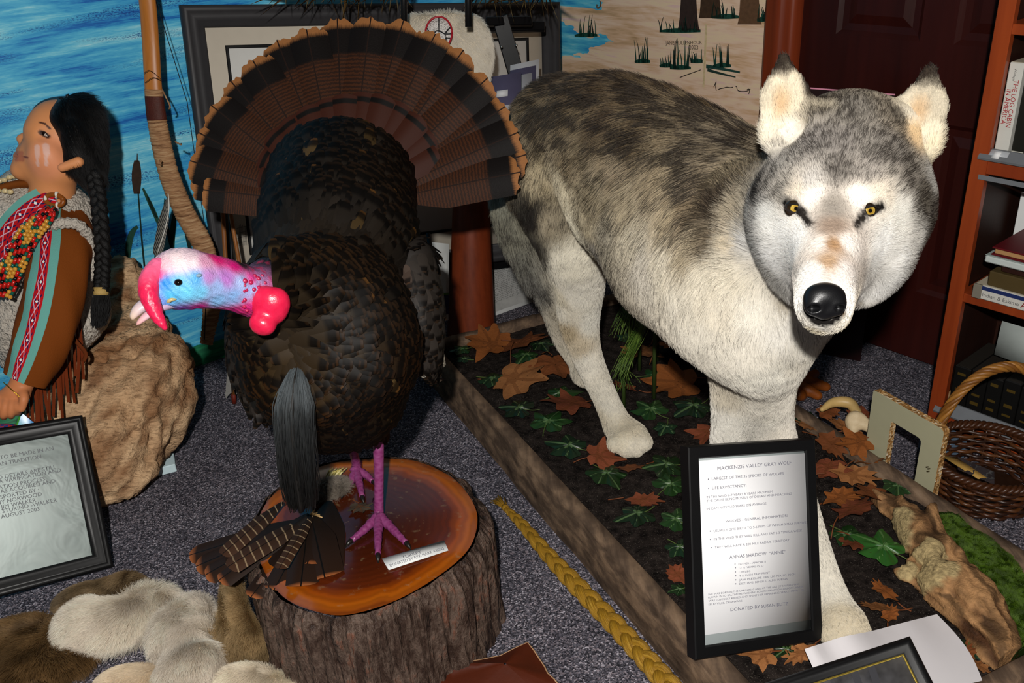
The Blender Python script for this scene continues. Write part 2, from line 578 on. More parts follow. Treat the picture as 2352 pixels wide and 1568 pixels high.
# ================================================================== SETTING
UL = np.array([math.sin(math.radians(52.5)), math.cos(math.radians(52.5)), 0]); NL = np.array([UL[1], -UL[0], 0])     # along the water wall, into the room
AL = G(431.7, 845.6)
UR = np.array([math.sin(math.radians(142)), math.cos(math.radians(142)), 0]); NR = np.array([-UR[1] * -1, UR[0] * -1, 0])
NR = np.array([UR[1], -UR[0], 0])
AR = G(1936, 786)
_s = np.linalg.solve(np.array([UL[:2], -UR[:2]]).T, (AR - AL)[:2])
CORNER = AL + UL * _s[0]
def on_left(x, y):
    r = ray(x, y); t = ((AL - CAM) @ NL) / (r @ NL); p = CAM + r * t
    return np.array([(p - AL) @ UL, p[2]])
def on_right(x, y):
    r = ray(x, y); t = ((AR - CAM) @ NR) / (r @ NR); p = CAM + r * t
    return np.array([(p - AR) @ UR, p[2]])
def LW(s, z, off=0.0): return AL + UL * s + np.array([0, 0, z]) + NL * off
def RW(s, z, off=0.0): return AR + UR * s + np.array([0, 0, z]) + NR * off
S_COR = float((CORNER - AL) @ UL); S_CORR = float((CORNER - AR) @ UR)

def carpet_mat():
    t = NT('grey_carpet')
    v = t.pos()
    vo = t.n('TexVoronoi', Vector=v, Scale=330.0)
    fine = t.ramp(t.n('SeparateColor', Color=vo.outputs['Color']).outputs[0],
                  [(0.0, hexc('#26262c')), (0.3, hexc('#45434a')), (0.62, hexc('#66646e')), (0.85, hexc('#857a80')), (0.97, hexc('#b8b3bc'))])
    tint = t.mix(0.35, fine, t.n('SeparateColor', Color=vo.outputs['Color']).outputs[2], 'OVERLAY')
    big = t.ramp(t.noise(v, 9, 3), [(0.3, (0.7, 0.7, 0.72)), (0.7, (1, 1, 1))])
    t.bump(vo.outputs['Distance'], 0.6, 0.003)
    return t.out(t.mix(1.0, fine, big, 'MULTIPLY'), 0.95, 0.1)
m = M()
m.grid(np.array([[[x, y, 0] for x in np.linspace(-4.2, 4.2, 8)] for y in np.linspace(-2.2, 5.2, 8)]))
tag(m.build('floor', carpet_mat(), origin=(0, 0, 0)), kind='structure')

def water_mat():
    t = NT('painted_water')
    st = t.attr('st', 1)
    v = t.pos(src=st, rot=(0, 0, math.radians(-3)), sc=(1.0, 5.5, 1))
    broad = t.noise(v, 2.1, 4, 0.55, 0.7)
    v2 = t.pos(src=st, rot=(0, 0, math.radians(-4)), sc=(1.0, 15, 1))
    stroke = t.noise(v2, 5.0, 5, 0.62, 0.35)
    v3 = t.pos(src=st, rot=(0, 0, math.radians(-5)), sc=(1.0, 10, 1))
    hair = t.noise(v3, 40.0, 3, 0.7)
    f = t.math('ADD', t.math('MULTIPLY', broad, 0.62), t.math('MULTIPLY', stroke, 0.42))
    f = t.math('ADD', f, t.math('MULTIPLY', t.math('SUBTRACT', hair, 0.5), 0.16))
    col = t.ramp(f, [(0.34, hexc('#0c4a9c')), (0.41, hexc('#1c70bd')), (0.47, hexc('#379cd2')), (0.55, hexc('#55b8de')), (0.62, hexc('#7fd0e6')), (0.72, hexc('#c6ebf1'))])
    dry = t.noise(t.pos(src=st, sc=(1, 2.5, 1)), 170.0, 2, 0.5)
    band = t.noise(t.pos(src=st, rot=(0, 0, math.radians(-6)), sc=(1, 7, 1)), 2.6, 3, 0.5, 0.4)
    mask = t.math('MULTIPLY', t.ramp(band, [(0.53, (0, 0, 0)), (0.62, (1, 1, 1))]), t.ramp(dry, [(0.5, (0, 0, 0)), (0.56, (1, 1, 1))]))
    col = t.mix(t.math('MULTIPLY', mask, 0.85), col, hexc('#123f8a'))
    t.bump(hair, 0.15, 0.002)
    return t.out(col, 0.5, 0.3)
def sand_mat():
    t = NT('painted_shore')
    st = t.attr('st', 1)
    sx = t.n('SeparateXYZ', Vector=st)
    v = t.pos(src=st, rot=(0, 0, 0.1), sc=(1.0, 5, 1))
    f = t.math('ADD', t.math('MULTIPLY', t.noise(v, 3.2, 4, 0.55, 0.8), 0.65), t.math('MULTIPLY', t.noise(t.pos(src=st, sc=(1, 11, 1)), 9, 4), 0.35))
    col = t.ramp(f, [(0.33, hexc('#b08f68')), (0.42, hexc('#d4ae8a')), (0.5, hexc('#e4c4aa')), (0.57, hexc('#e6cca8')), (0.64, hexc('#dfbab2')), (0.72, hexc('#f0e6dc'))])
    return t, st, sx, col
def shore_mat():
    t, st, sx, col = sand_mat()
    s, z = sx.outputs[0], sx.outputs[1]
    n = t.noise(t.pos(src=st, sc=(1, 2.5, 1)), 6.0, 3)
    nn = t.math('MULTIPLY', t.math('SUBTRACT', n, 0.5), 0.14)
    blue = t.ramp(t.noise(t.pos(src=st, sc=(1, 8, 1)), 7, 4), [(0.35, hexc('#2f8fc0')), (0.55, hexc('#58b9d2')), (0.7, hexc('#8fd3dc'))])
    # two inlets that narrow towards the door
    z1, s1 = on_right(1400, 90)[1], on_right(1410, 90)[0]
    z0 = on_right(1290, 130)[1]; s0 = on_right(1290, 130)[0]
    w = t.math('SUBTRACT', s1, s)                                        # grows towards the corner
    up = t.math('SUBTRACT', 0.30, t.math('ABSOLUTE', t.math('DIVIDE', t.math('SUBTRACT', t.math('ADD', z, nn), t.math('SUBTRACT', z1, t.math('MULTIPLY', w, 0.10))), t.math('MAXIMUM', t.math('MULTIPLY', w, 0.85), 0.001))))
    m1 = t.math('MULTIPLY', t.math('GREATER_THAN', up, 0.0), t.math('GREATER_THAN', w, 0.0))
    zt = on_right(1300, 15)[1]; st_ = on_right(1385, 5)[0]
    w2 = t.math('SUBTRACT', st_, t.math('ADD', s, nn))
    m2 = t.math('MULTIPLY', t.math('GREATER_THAN', w2, 0.0), t.math('GREATER_THAN', t.math('ADD', z, t.math('MULTIPLY', nn, 0.3)), zt))
    col = t.mix(t.math('MAXIMUM', m1, m2), col, blue)
    return t.out(col, 0.55, 0.25)

def wall(name, fn, s0, s1, z1, mat, th):
    m = M()
    ss = np.linspace(s0, s1, 24); zz = np.linspace(0, z1, 14)
    m.grid([[fn(s, z) for s in ss] for z in zz], st=[[(s, z) for s in ss] for z in zz])
    m.grid([[fn(s, z, -th) for s in (s0, s1)] for z in (0, z1)], st=[[(s, z) for s in (s0, s1)] for z in (0, z1)], flip=True)
    m.grid([[fn(s0, z, o) for o in (-th, 0)] for z in (0, z1)], st=[[(s0, z)] * 2 for z in (0, z1)])
    m.grid([[fn(s1, z, o) for o in (0, -th)] for z in (0, z1)], st=[[(s1, z)] * 2 for z in (0, z1)])
    m.grid([[fn(s, z1, o) for s in (s0, s1)] for o in (0, -th)], st=[[(s, z1) for s in (s0, s1)]] * 2)
    return tag(m.build(name, mat, origin=fn(s0, 0)), kind='structure')
S_CAS = float(on_right(1764, 60)[0])                # left edge of the door casing
wl = wall('wall_left', LW, -1.6, S_COR, 2.5, water_mat(), 0.1)
wr = wall('wall_right', RW, S_CORR, S_CAS, 2.5, shore_mat(), 0.1)

# painted strokes on the two walls: thin paint, part of the wall
PAINT = vcol('wall_paint_strokes', 0.55, 0.25, var=0.35, vscale=90)
def stroke(m, fn, pts, wid, c, off=0.0008):
    p = np.array([fn(s, z, off) for s, z in pts]); wid = np.broadcast_to(np.asarray(wid, float), (len(pts),))
    q = np.asarray(pts, float); t = np.gradient(q, axis=0); t /= np.maximum(np.linalg.norm(t, axis=1, keepdims=True), 1e-9)
    nn = np.stack([-t[:, 1], t[:, 0]], 1)
    A = [fn(*(q[i] + nn[i] * wid[i]), off) for i in range(len(q))]; B = [fn(*(q[i] - nn[i] * wid[i]), off) for i in range(len(q))]
    m.grid([A, B], c)
def bez(p, n=10):
    p = [np.asarray(x, float) for x in p]; out = []
    for t in np.linspace(0, 1, n):
        q = p
        while len(q) > 1: q = [q[i] * (1 - t) + q[i + 1] * t for i in range(len(q) - 1)]
        out.append(q[0])
    return np.array(out)
def px_stroke(m, fn, on, pix, w0, w1, c, n=10, off=0.0008, mid=None):
    pts = bez([on(*q) for q in pix], n)
    u = np.linspace(0, 1, n)
    wid = w0 + (w1 - w0) * u
    if mid is not None: wid = wid + mid * np.sin(np.pi * u)
    stroke(m, fn, pts, wid, c, off)
BR, GR, DG = hexc('#3a2a20'), hexc('#1f4a3c'), hexc('#16302b')
m = M()                                             # the cattail
px_stroke(m, LW, on_left, [(314, 368), (313, 400), (314, 445)], 0.007, 0.0085, BR, 12, mid=0.006)
px_stroke(m, LW, on_left, [(315, 352), (315, 372)], 0.001, 0.002, BR, 4)
px_stroke(m, LW, on_left, [(317, 440), (322, 500), (325, 560), (335, 640)], 0.002, 0.003, DG, 12)
m.build('painted_cattail', PAINT, wl)
m = M()
for pix, w in [([(328, 432), (345, 470), (362, 500), (372, 540)], 0.006), ([(372, 490), (362, 520), (368, 570), (350, 620)], 0.007), ([(405, 470), (398, 510), (390, 560), (400, 600)], 0.008), ([(385, 520), (390, 560), (405, 590)], 0.006),
               ([(424, 525), (435, 560), (442, 600)], 0.006), ([(316, 520), (298, 530), (292, 560), (294, 620)], 0.009), ([(372, 500), (380, 480), (378, 455)], 0.004), ([(338, 450), (352, 486), (360, 500)], 0.004)]:
    px_stroke(m, LW, on_left, pix, w * 0.5, w * 0.4, GR if len(pix) > 3 else DG, 12, 0.0012, mid=w * 0.6)
m.build('painted_reeds', PAINT, wl)
def tree(m, cx0, cx1, ytop, ybase, flare, c):
    A = [on_right(cx0, ytop), on_right(cx0 - 1, (ytop + ybase) / 2), on_right(cx0 - flare * .3, ybase - 12), on_right(cx0 - flare, ybase)]
    B = [on_right(cx1, ytop), on_right(cx1 + 1, (ytop + ybase) / 2), on_right(cx1 + flare * .3, ybase - 12), on_right(cx1 + flare, ybase)]
    A, B = bez(A, 10), bez(B, 10)
    m.grid([[RW(*(A[i] * (1 - t) + B[i] * t), 0.0008) for i in range(10)] for t in np.linspace(0, 1, 5)], c)
for nm, a in [('painted_tree', (1570, 1594, -320, 70, 14, hexc('#3b2c26'))), ('painted_tree', (1615, 1648, -320, 42, 10, hexc('#4a3524'))), ('painted_tree', (1706, 1738, -320, 56, 12, hexc('#6b4d35')))]:
    m = M(); tree(m, *a); m.build(nm, PAINT, wr)
r_ = random.Random(3)
for cx, cy, w, h, n in [(1345, 80, 50, 50, 11), (1475, 140, 34, 55, 9), (1560, 70, 90, 34, 16), (1665, 38, 60, 40, 12), (1562, 155, 46, 70, 12), (1600, 140, 26, 30, 7), (1658, 150, 40, 55, 9), (1748, 45, 18, 40, 5), (1530, 150, 30, 25, 6)]:
    m = M()
    for k in range(n):
        x = cx + (r_.random() - .5) * w; hh = h * (0.4 + 0.6 * r_.random())
        px_stroke(m, RW, on_right, [(x, cy + 4), (x + (r_.random() - .5) * 5, cy - hh * .5), (x + (r_.random() - .5) * 12, cy - hh)], 0.0035, 0.0008, DG if k % 2 else GR, 6)
    px_stroke(m, RW, on_right, [(cx - w * .5, cy + 2), (cx, cy - 2), (cx + w * .55, cy + 1)], 0.003, 0.004, GR, 6, mid=0.004)
    m.build('painted_grass_tuft', PAINT, wr)
m = M()
px_stroke(m, RW, on_right, [(1622, 152), (1650, 156), (1700, 166)], 0.006, 0.003, hexc('#274a42'), 8)
px_stroke(m, RW, on_right, [(1625, 160), (1650, 168), (1690, 177)], 0.005, 0.002, hexc('#2b4038'), 8)
px_stroke(m, RW, on_right, [(1622, 55), (1620, 130), (1616, 200)], 0.004, 0.004, hexc('#e0c89a'), 6)
px_stroke(m, RW, on_right, [(1372, 10), (1368, 22), (1376, 22), (1384, 14), (1378, 2)], 0.003, 0.003, hexc('#6b5540'), 10)
m.build('painted_rock', PAINT, wr)
INK = plain('dark_paint', '#2a2420', 0.6)
m = M()
def wall_text(m, s, x, y, size, c, slope=0.0, **kw):
    o2 = on_right(x, y); ang = slope
    put_text(m, s, size, RW(*o2, 0.001), nrm(UR * math.cos(ang) + np.array([0, 0, math.sin(ang)])), nrm(np.array([0, 0, math.cos(ang)]) - UR * math.sin(ang)), c, **kw)
wall_text(m, 'JANE MULLENHOUR', 1530, 103, 0.0165, (.1, .08, .06), 0.10)
wall_text(m, '2003', 1583, 113, 0.0195, (.1, .08, .06), 0.06)
for pix in [[(1640, 200), (1652, 172), (1640, 196), (1646, 208)], [(1650, 206), (1658, 198), (1664, 210), (1672, 190), (1668, 205), (1684, 200)], [(1690, 198), (1698, 196), (1684, 212), (1702, 214), (1706, 204), (1712, 216), (1724, 204)], [(1716, 206), (1726, 200), (1720, 216)], [(1562, 178), (1575, 172), (1590, 168), (1610, 160)]]:
    px_stroke(m, RW, on_right, pix, 0.0014, 0.0012, (.06, .05, .04), 14, 0.001)
m.build('painted_signature', INK, wr)

# green painted skirting
t = NT('green_paint'); v = t.pos()
GREEN = t.out(t.ramp(t.noise(t.pos(sc=(1, 1, 8)), 12, 4), [(0.3, hexc('#0d5a3c')), (0.6, hexc('#1f8a5a')), (0.8, hexc('#49a982'))]), 0.55, 0.3)
m = M()
ss = np.linspace(-1.6, S_COR, 70)
top = 0.062 + 0.006 * np.sin(ss * 40)
m.grid([[LW(s, 0.0, 0.012) for s in ss], [LW(s, h, 0.012) for s, h in zip(ss, top)], [LW(s, h, 0.001) for s, h in zip(ss, top)]])
tag(m.build('baseboard_left', GREEN, origin=LW(0, 0)), kind='structure')

# ------------------------------------------------------------------ panelled door and casing
DOORW = wood('door_wood', '#200806', '#38110c', 5, (1, 1, 0.07), 0.35, 0.35, 0.1)
CASW = wood('casing_wood', '#5a1f0e', '#8a3a1a', 5, (1, 1, 0.07), 0.3, 0.5, 0.1)
s_in = float(on_right(1828, 60)[0]); s_end = s_in + 0.80
m = M()
prof = [(0.0, 0.0), (0.0, 0.018), (0.012, 0.024), (0.03, 0.02), (0.034, 0.024), (0.055, 0.02), (0.06, 0.014), (0.075, 0.013), (s_in - S_CAS, 0.010), (s_in - S_CAS, -0.05)]
m.grid([[RW(S_CAS + a, z, b) for a, b in prof] for z in np.linspace(0, 2.1, 10)], flip=False)
m.grid([[RW(s_end + a, z, b) for a, b in [(0, -0.05), (0, 0.012), (0.09, 0.02), (0.09, 0)]] for z in np.linspace(0, 2.1, 10)])
m.grid([[RW(s, z, b) for s in np.linspace(S_CAS, s_end + 0.09, 8)] for z, b in [(2.04, -0.05), (2.04, 0.012), (2.1, 0.02), (2.1, 0)]])
tag(m.build('trim_1', CASW, origin=RW(S_CAS, 0)), kind='structure')
m = M()
D0 = -0.03
def pan(sx0, sx1, z0, z1):
    """a sunk field with a raised middle"""
    r = [(0, 0), (0.012, -0.010), (0.03, -0.011), (0.055, -0.003)]
    rings = []
    for a, dz in r:
        rings.append([RW(sx0 + a, z0 + a, D0 + dz), RW(sx1 - a, z0 + a, D0 + dz), RW(sx1 - a, z1 - a, D0 + dz), RW(sx0 + a, z1 - a, D0 + dz)])
    m.grid(rings, closed_v=True)
    m.add(rings[-1], [(0, 1, 2, 3)])
wd = s_end - s_in
cols = [(s_in + 0.11, s_in + wd / 2 - 0.045), (s_in + wd / 2 + 0.045, s_end - 0.11)]
rows = [(0.22, 0.70), (0.90, 1.55), (1.66, 1.95)]
sx = sorted({s_in, s_end, *[x for c in cols for x in c]}); zx = sorted({0.012, 2.035, *[x for r in rows for x in r]})
for i in range(len(sx) - 1):
    for j in range(len(zx) - 1):
        if (sx[i], sx[i + 1]) in cols and (zx[j], zx[j + 1]) in rows: pan(sx[i], sx[i + 1], zx[j], zx[j + 1])
        else: m.add([RW(sx[i], zx[j], D0), RW(sx[i + 1], zx[j], D0), RW(sx[i + 1], zx[j + 1], D0), RW(sx[i], zx[j + 1], D0)], [(0, 1, 2, 3)])
m.grid([[RW(s_in, z, D0 - 0.04), RW(s_end, z, D0 - 0.04)] for z in (0.0, 2.035)])
tag(m.build('door_1', DOORW, origin=RW(s_in, 0), smooth=False), kind='structure')
wall('wall_right_far', RW, s_end, 2.6, 2.5, plain('dark_wall', '#3a2620', 0.8), 0.1)
# ================================================================== GREY WOLF
TZ = 0.10                                            # top of the soil in the tray
wolf = thing('wolf', [0.43, 1.55, TZ], 'stuffed grey wolf with yellow eyes walking across the leafy soil tray', 'wolf')
B = SDF(0.0062, 0.05)
pts = [(1312, 322, 2.04), (1410, 345, 1.90), (1530, 420, 1.75), (1645, 510, 1.62), (1735, 570, 1.50), (1835, 540, 1.39), (1905, 470, 1.30)]
rad = [0.122, 0.142, 0.150, 0.160, 0.152, 0.125, 0.09]
B.chain([P(*q) for q in pts], rad, 0.08)
B.ell(P(1282, 345, 2.08), (0.10, 0.10, 0.128), k=0.07)              # croup
B.cone(P(1590, 600, 1.66), P(1700, 690, 1.52), 0.115, 0.115, 0.08)    # brisket
B.cone(P(1440, 480, 1.86), P(1560, 560, 1.70), 0.10, 0.12, 0.08)
# near hind leg
B.chain([P(1265, 420, 2.02), P(1318, 560, 2.05), P(1330, 650, 2.13), P(1330, 740, 2.2), P(1350, 820, 2.235), P(1393, 920, 2.24), P(1420, 980, 2.22)],
        [0.095, 0.075, 0.059, 0.048, 0.036, 0.031, 0.036], 0.05)
B.ell(P(1446, 1003, 2.185), (0.046, 0.058, 0.033), k=0.02)
for q in [(1412, 1018), (1436, 1030), (1461, 1029), (1481, 1014)]: B.ell(P(*q, 2.16), (0.019, 0.026, 0.019), k=0.008)
# far hind leg
B.chain([P(1240, 460, 2.14), P(1270, 600, 2.2), P(1284, 700, 2.3), P(1297, 770, 2.38), P(1330, 830, 2.40)], [0.085, 0.06, 0.042, 0.032, 0.028], 0.04)
B.ell(P(1352, 856, 2.37), (0.045, 0.055, 0.032), k=0.02)
# near fore leg
B.chain([P(1725, 640, 1.47), P(1748, 790, 1.50), P(1764, 880, 1.61), P(1772, 980, 1.725), P(1824, 1130, 1.745), P(1880, 1290, 1.73), P(1913, 1380, 1.70)],
        [0.105, 0.070, 0.047, 0.041, 0.036, 0.030, 0.031], 0.05)
B.ell(P(1936, 1430, 1.655), (0.043, 0.055, 0.032), k=0.02)
for q in [(1905, 1458), (1930, 1470), (1957, 1468), (1976, 1452)]: B.ell(P(*q, 1.63), (0.018, 0.024, 0.018), k=0.008)
# far fore leg
B.chain([P(1690, 720, 1.60), P(1684, 850, 1.64), P(1672, 950, 1.69), P(1660, 1060, 1.77), P(1650, 1150, 1.84)], [0.085, 0.045, 0.030, 0.026, 0.025], 0.05)
B.ell(P(1650, 1190, 1.845), (0.043, 0.055, 0.032), k=0.02)
# tail
B.chain([P(1180, 330, 2.14), P(1168, 430, 2.18), P(1182, 520, 2.2), P(1205, 600, 2.22), P(1212, 640, 2.22)], [0.042, 0.044, 0.040, 0.026, 0.012], 0.03)
# head
B.ell(P(1945, 405, 1.262), (0.092, 0.10, 0.096), k=0.05)
B.ell(P(1955, 300, 1.265), (0.078, 0.07, 0.05), k=0.04)
B.ell(P(1848, 300, 1.24), (0.034,) * 3, k=0.03)
B.ell(P(2072, 312, 1.25), (0.034,) * 3, k=0.03)
B.ell(P(1914, 485, 1.205), (0.074, 0.072, 0.076), k=0.06)
B.ell(P(1832, 490, 1.262), (0.044,) * 3, k=0.06)
B.ell(P(2036, 490, 1.262), (0.046,) * 3, k=0.06)
B.ell(P(1862, 555, 1.23), (0.047,) * 3, k=0.06)
B.ell(P(1972, 555, 1.23), (0.047,) * 3, k=0.06)
B.ell(P(1966, 618, 1.255), (0.040,) * 3, k=0.05)
B.ell(P(1866, 628, 1.26), (0.036,) * 3, k=0.05)
B.chain([P(1911, 520, 1.165), P(1902, 590, 1.125), P(1895, 650, 1.085), P(1892, 692, 1.064)], [0.050, 0.042, 0.034, 0.030], 0.04)
B.cone(P(1905, 610, 1.19), P(1894, 716, 1.087), 0.048, 0.024, 0.03)
def ear(a, mid, b, ra, rm, rb, nrm_):
    w = nrm(nrm_)
    B.cone(a, mid, ra, rm, 0.014, False, (w, 0.36))
    B.cone(mid, b, rm, rb, 0.008, False, (w, 0.36))
    B.cone(a + w * 0.017, mid + w * 0.017, ra * 0.80, rm * 0.74, 0.006, True, (w, 0.62))
    B.cone(mid + w * 0.017, b + w * 0.016 - (b - mid) * 0.12, rm * 0.74, rb * 0.5, 0.006, True, (w, 0.62))
tocam = -FWD
ear(P(1806, 300, 1.235), P(1803, 215, 1.235), P(1800, 134, 1.25), 0.037, 0.031, 0.0115, tocam + RT * -0.25 + UP * 0.1)
ear(P(2105, 315, 1.245), P(2120, 240, 1.245), P(2136, 163, 1.265), 0.036, 0.032, 0.0125, tocam + RT * -0.45 + UP * 0.1)
wv, wq = B.mesh()
wv = relax(wv, wq, 2)
wv[:, 2] = np.maximum(wv[:, 2], 0.107)
make_tree(wv, wq)
# coat: places (pixel), colour, share of dark guard hairs, strand length
COAT = [
 # back and saddle
 (1215, 190, '#8a7b66', .75, .045), (1320, 150, '#85745e', .8, .05), (1420, 150, '#8c7a62', .85, .055), (1500, 180, '#7a6a55', .95, .055), (1590, 230, '#7c6c58', .95, .06), (1680, 262, '#88785f', .9, .06),
 (1250, 260, '#8f8068', .6, .04), (1350, 250, '#95856b', .55, .04), (1450, 260, '#97876d', .55, .045), (1550, 300, '#9a8b72', .5, .045), (1650, 340, '#9c8f7a', .6, .05), (1720, 330, '#8c8272', .6, .05),
 (1220, 330, '#a09278', .45, .035), (1320, 340, '#a3947a', .35, .035), (1430, 370, '#b0a086', .3, .035), (1530, 400, '#b0a084', .28, .04), (1620, 420, '#9c8d77', .5, .045), (1650, 470, '#85786a', .7, .045), (1595, 480, '#a2927a', .4, .04),
 (1680, 400, '#b8a98f', .4, .05), (1690, 490, '#cabda6', .2, .05), (1640, 540, '#a69883', .45, .04), (1590, 560, '#bcae94', .2, .035), (1560, 480, '#b9a98c', .2, .035), (1450, 460, '#b5a78c', .2, .03), (1380, 440, '#ada086', .25, .03),
 (1460, 540, '#c9bfa9', .12, .03), (1530, 600, '#d6cdb9', .06, .035), (1480, 600, '#cfc7b8', .06, .035), (1570, 680, '#d8d1c1', .03, .035), (1620, 640, '#ddd5c3', .04, .035), (1620, 760, '#dcd6c8', .02, .03),
 # thigh and hind legs
 (1195, 300, '#9a8c74', .5, .03), (1240, 400, '#c0b294', .2, .025), (1290, 430, '#ddd2b6', .05, .022), (1320, 520, '#e4dcc4', .02, .02), (1350, 500, '#b5a98f', .2, .025), (1255, 500, '#a79c86', .25, .022), (1390, 540, '#a8a08e', .25, .022),
 (1370, 580, '#98938a', .3, .02), (1300, 600, '#e2dccb', .02, .016), (1280, 680, '#c9c0ab', .1, .014), (1330, 680, '#e4dfd2', .01, .014), (1360, 740, '#dedace', .02, .012), (1300, 760, '#b9a88a', .1, .012), (1350, 830, '#e2dcce', .01, .011),
 (1332, 800, '#cdbfa6', .06, .011), (1400, 920, '#ddd7c8', .01, .010), (1378, 960, '#cfc4ae', .03, .010), (1450, 985, '#d8cdb6', .02, .009), (1420, 1020, '#dcd3be', .01, .008), (1470, 1025, '#e0d8c6', .01, .008), (1290, 720, '#d6cfbf', .03, .012),
 # tail
 (1150, 440, '#9c9a88', .2, .035), (1165, 520, '#8d8a7a', .3, .04), (1215, 480, '#4c4a44', .7, .04), (1222, 540, '#5a564c', .6, .035), (1190, 590, '#8b897e', .35, .045), (1210, 640, '#85837c', .35, .045), (1180, 350, '#7a6d5a', .6, .04),
 # chest and fore legs
 (1690, 620, '#e2dac8', .03, .045), (1740, 700, '#e9e4d8', .01, .045), (1650, 700, '#ddd5c4', .03, .035), (1800, 740, '#e6e2d9', .01, .045), (1840, 780, '#d9d4c8', .03, .035), (1700, 560, '#d8cbb2', .08, .05), (1720, 800, '#e6e0d3', .01, .025),
 (1780, 860, '#e6e2d6', .01, .018), (1830, 830, '#cfc9bb', .05, .02), (1760, 940, '#e3ddd0', .01, .013), (1800, 1000, '#e2dbce', .01, .012), (1660, 900, '#c9c0ae', .08, .015), (1670, 980, '#dcd8ce', .01, .012), (1900, 1200, '#e6e0d2', .01, .011),
 (1915, 1330, '#e8e2d4', .01, .011), (1940, 1430, '#d9cdb4', .02, .009), (1650, 1190, '#d9d0be', .01, .009),
 # head
 (1960, 260, '#a29c93', .45, .018), (1930, 330, '#a19b95', .4, .016), (1990, 330, '#a6a098', .4, .016), (1870, 330, '#a8a29c', .4, .018), (2050, 350, '#9d978f', .45, .018), (1930, 400, '#98928b', .42, .013), (1800, 370, '#b7b2ab', .28, .02), (1990, 400, '#b1aaa2', .3, .013),
 (2080, 410, '#a39c92', .4, .022), (1760, 420, '#b0aaa2', .3, .025), (1740, 445, '#6e6a68', .55, .03), (1725, 490, '#c9c6c0', .15, .035), (1790, 450, '#b7b0a6', .25, .015), (1715, 560, '#cdcbc7', .1, .04), (1860, 420, '#cfcac3', .12, .010),
 (1860, 450, '#f0e6da', .0, .008), (1975, 450, '#f2e8dc', .0, .008), (2020, 450, '#eadfce', .05, .010), (1830, 440, '#e6dac8', .05, .009), (1915, 470, '#aaa298', .3, .007), (1913, 520, '#a79484', .25, .006), (1913, 560, '#b08c68', .15, .005), (1905, 600, '#c9a886', .08, .005),
 (1880, 560, '#f1e7dc', .0, .006), (1950, 560, '#f3e9df', .0, .006), (1865, 620, '#f4efe8', .0, .007), (1940, 620, '#f4eae2', .0, .006), (1800, 540, '#f1efea', .0, .016), (1770, 500, '#eeece6', .0, .025), (1790, 600, '#eceae6', .01, .025), (1830, 560, '#f5f3ee', .0, .012),
 (1830, 680, '#eae5dc', .02, .010), (1850, 690, '#efece6', .0, .006), (1950, 690, '#efeae2', .0, .007), (2020, 560, '#f3f0ea', .0, .014), (2060, 500, '#efebe2', .0, .02), (2090, 560, '#e4e0d8', .05, .032), (2040, 640, '#e9e7e2', .01, .032), (2060, 590, '#efece6', .01, .028),
 (2110, 460, '#8e877c', .5, .03), (2125, 520, '#8b857b', .45, .035), (1722, 520, '#86837f', .4, .035), (1748, 590, '#a3a3a1', .2, .035), (1788, 642, '#b0aea8', .12, .032), (1822, 694, '#b5ac9b', .08, .02), (2132, 495, '#79726a', .5, .03), (2112, 580, '#98938a', .25, .035), (2072, 640, '#aeaaa0', .15, .034), (2022, 694, '#a59c88', .1, .025), (2100, 620, '#cfcbc2', .12, .04), (2000, 690, '#e3dfd4', .02, .03), (1893, 750, '#d9d4ca', .05, .005), (1850, 735, '#e4ded2', .02, .007), (1925, 748, '#ddd6c8', .03, .007), (1960, 730, '#c9bda0', .05, .012), (1870, 760, '#c9bda2', .05, .009), (2130, 420, '#d6d3cc', .15, .03),  # grey ruff-edge points put the shading around the white cheeks into the coat colour
 # ears
 (1800, 135, '#3d352e', .6, .012), (1770, 170, '#4a4036', .6, .012), (1840, 190, '#4c4238', .6, .014), (1862, 240, '#6a6156', .6, .02), (1800, 200, '#d4cbb8', .05, .014), (1785, 260, '#e6dcc6', .02, .014), (1830, 240, '#ddd3c0', .04, .016), (1760, 290, '#e3d9c4', .02, .018), (1750, 230, '#c2b69f', .15, .014), (1810, 310, '#ddd6c8', .04, .022),
 (2138, 158, '#4a4238', .6, .012), (2110, 190, '#5a5148', .5, .012), (2165, 200, '#4a4036', .6, .014), (2172, 260, '#7d7260', .4, .014), (2120, 230, '#d8cfbd', .05, .014), (2140, 290, '#e0d6bf', .02, .014), (2090, 270, '#e4dac6', .03, .016), (2100, 300, '#e6c79a', .0, .008), (2150, 340, '#ddd0b4', .03, .02), (2062, 270, '#8a8276', .4, .016),
]
ctrl = np.array([surf(wv, a, b) for a, b, *_ in COAT])
cval = np.array([[*hexc(c), dk, ln] for _, _, c, dk, ln in COAT])
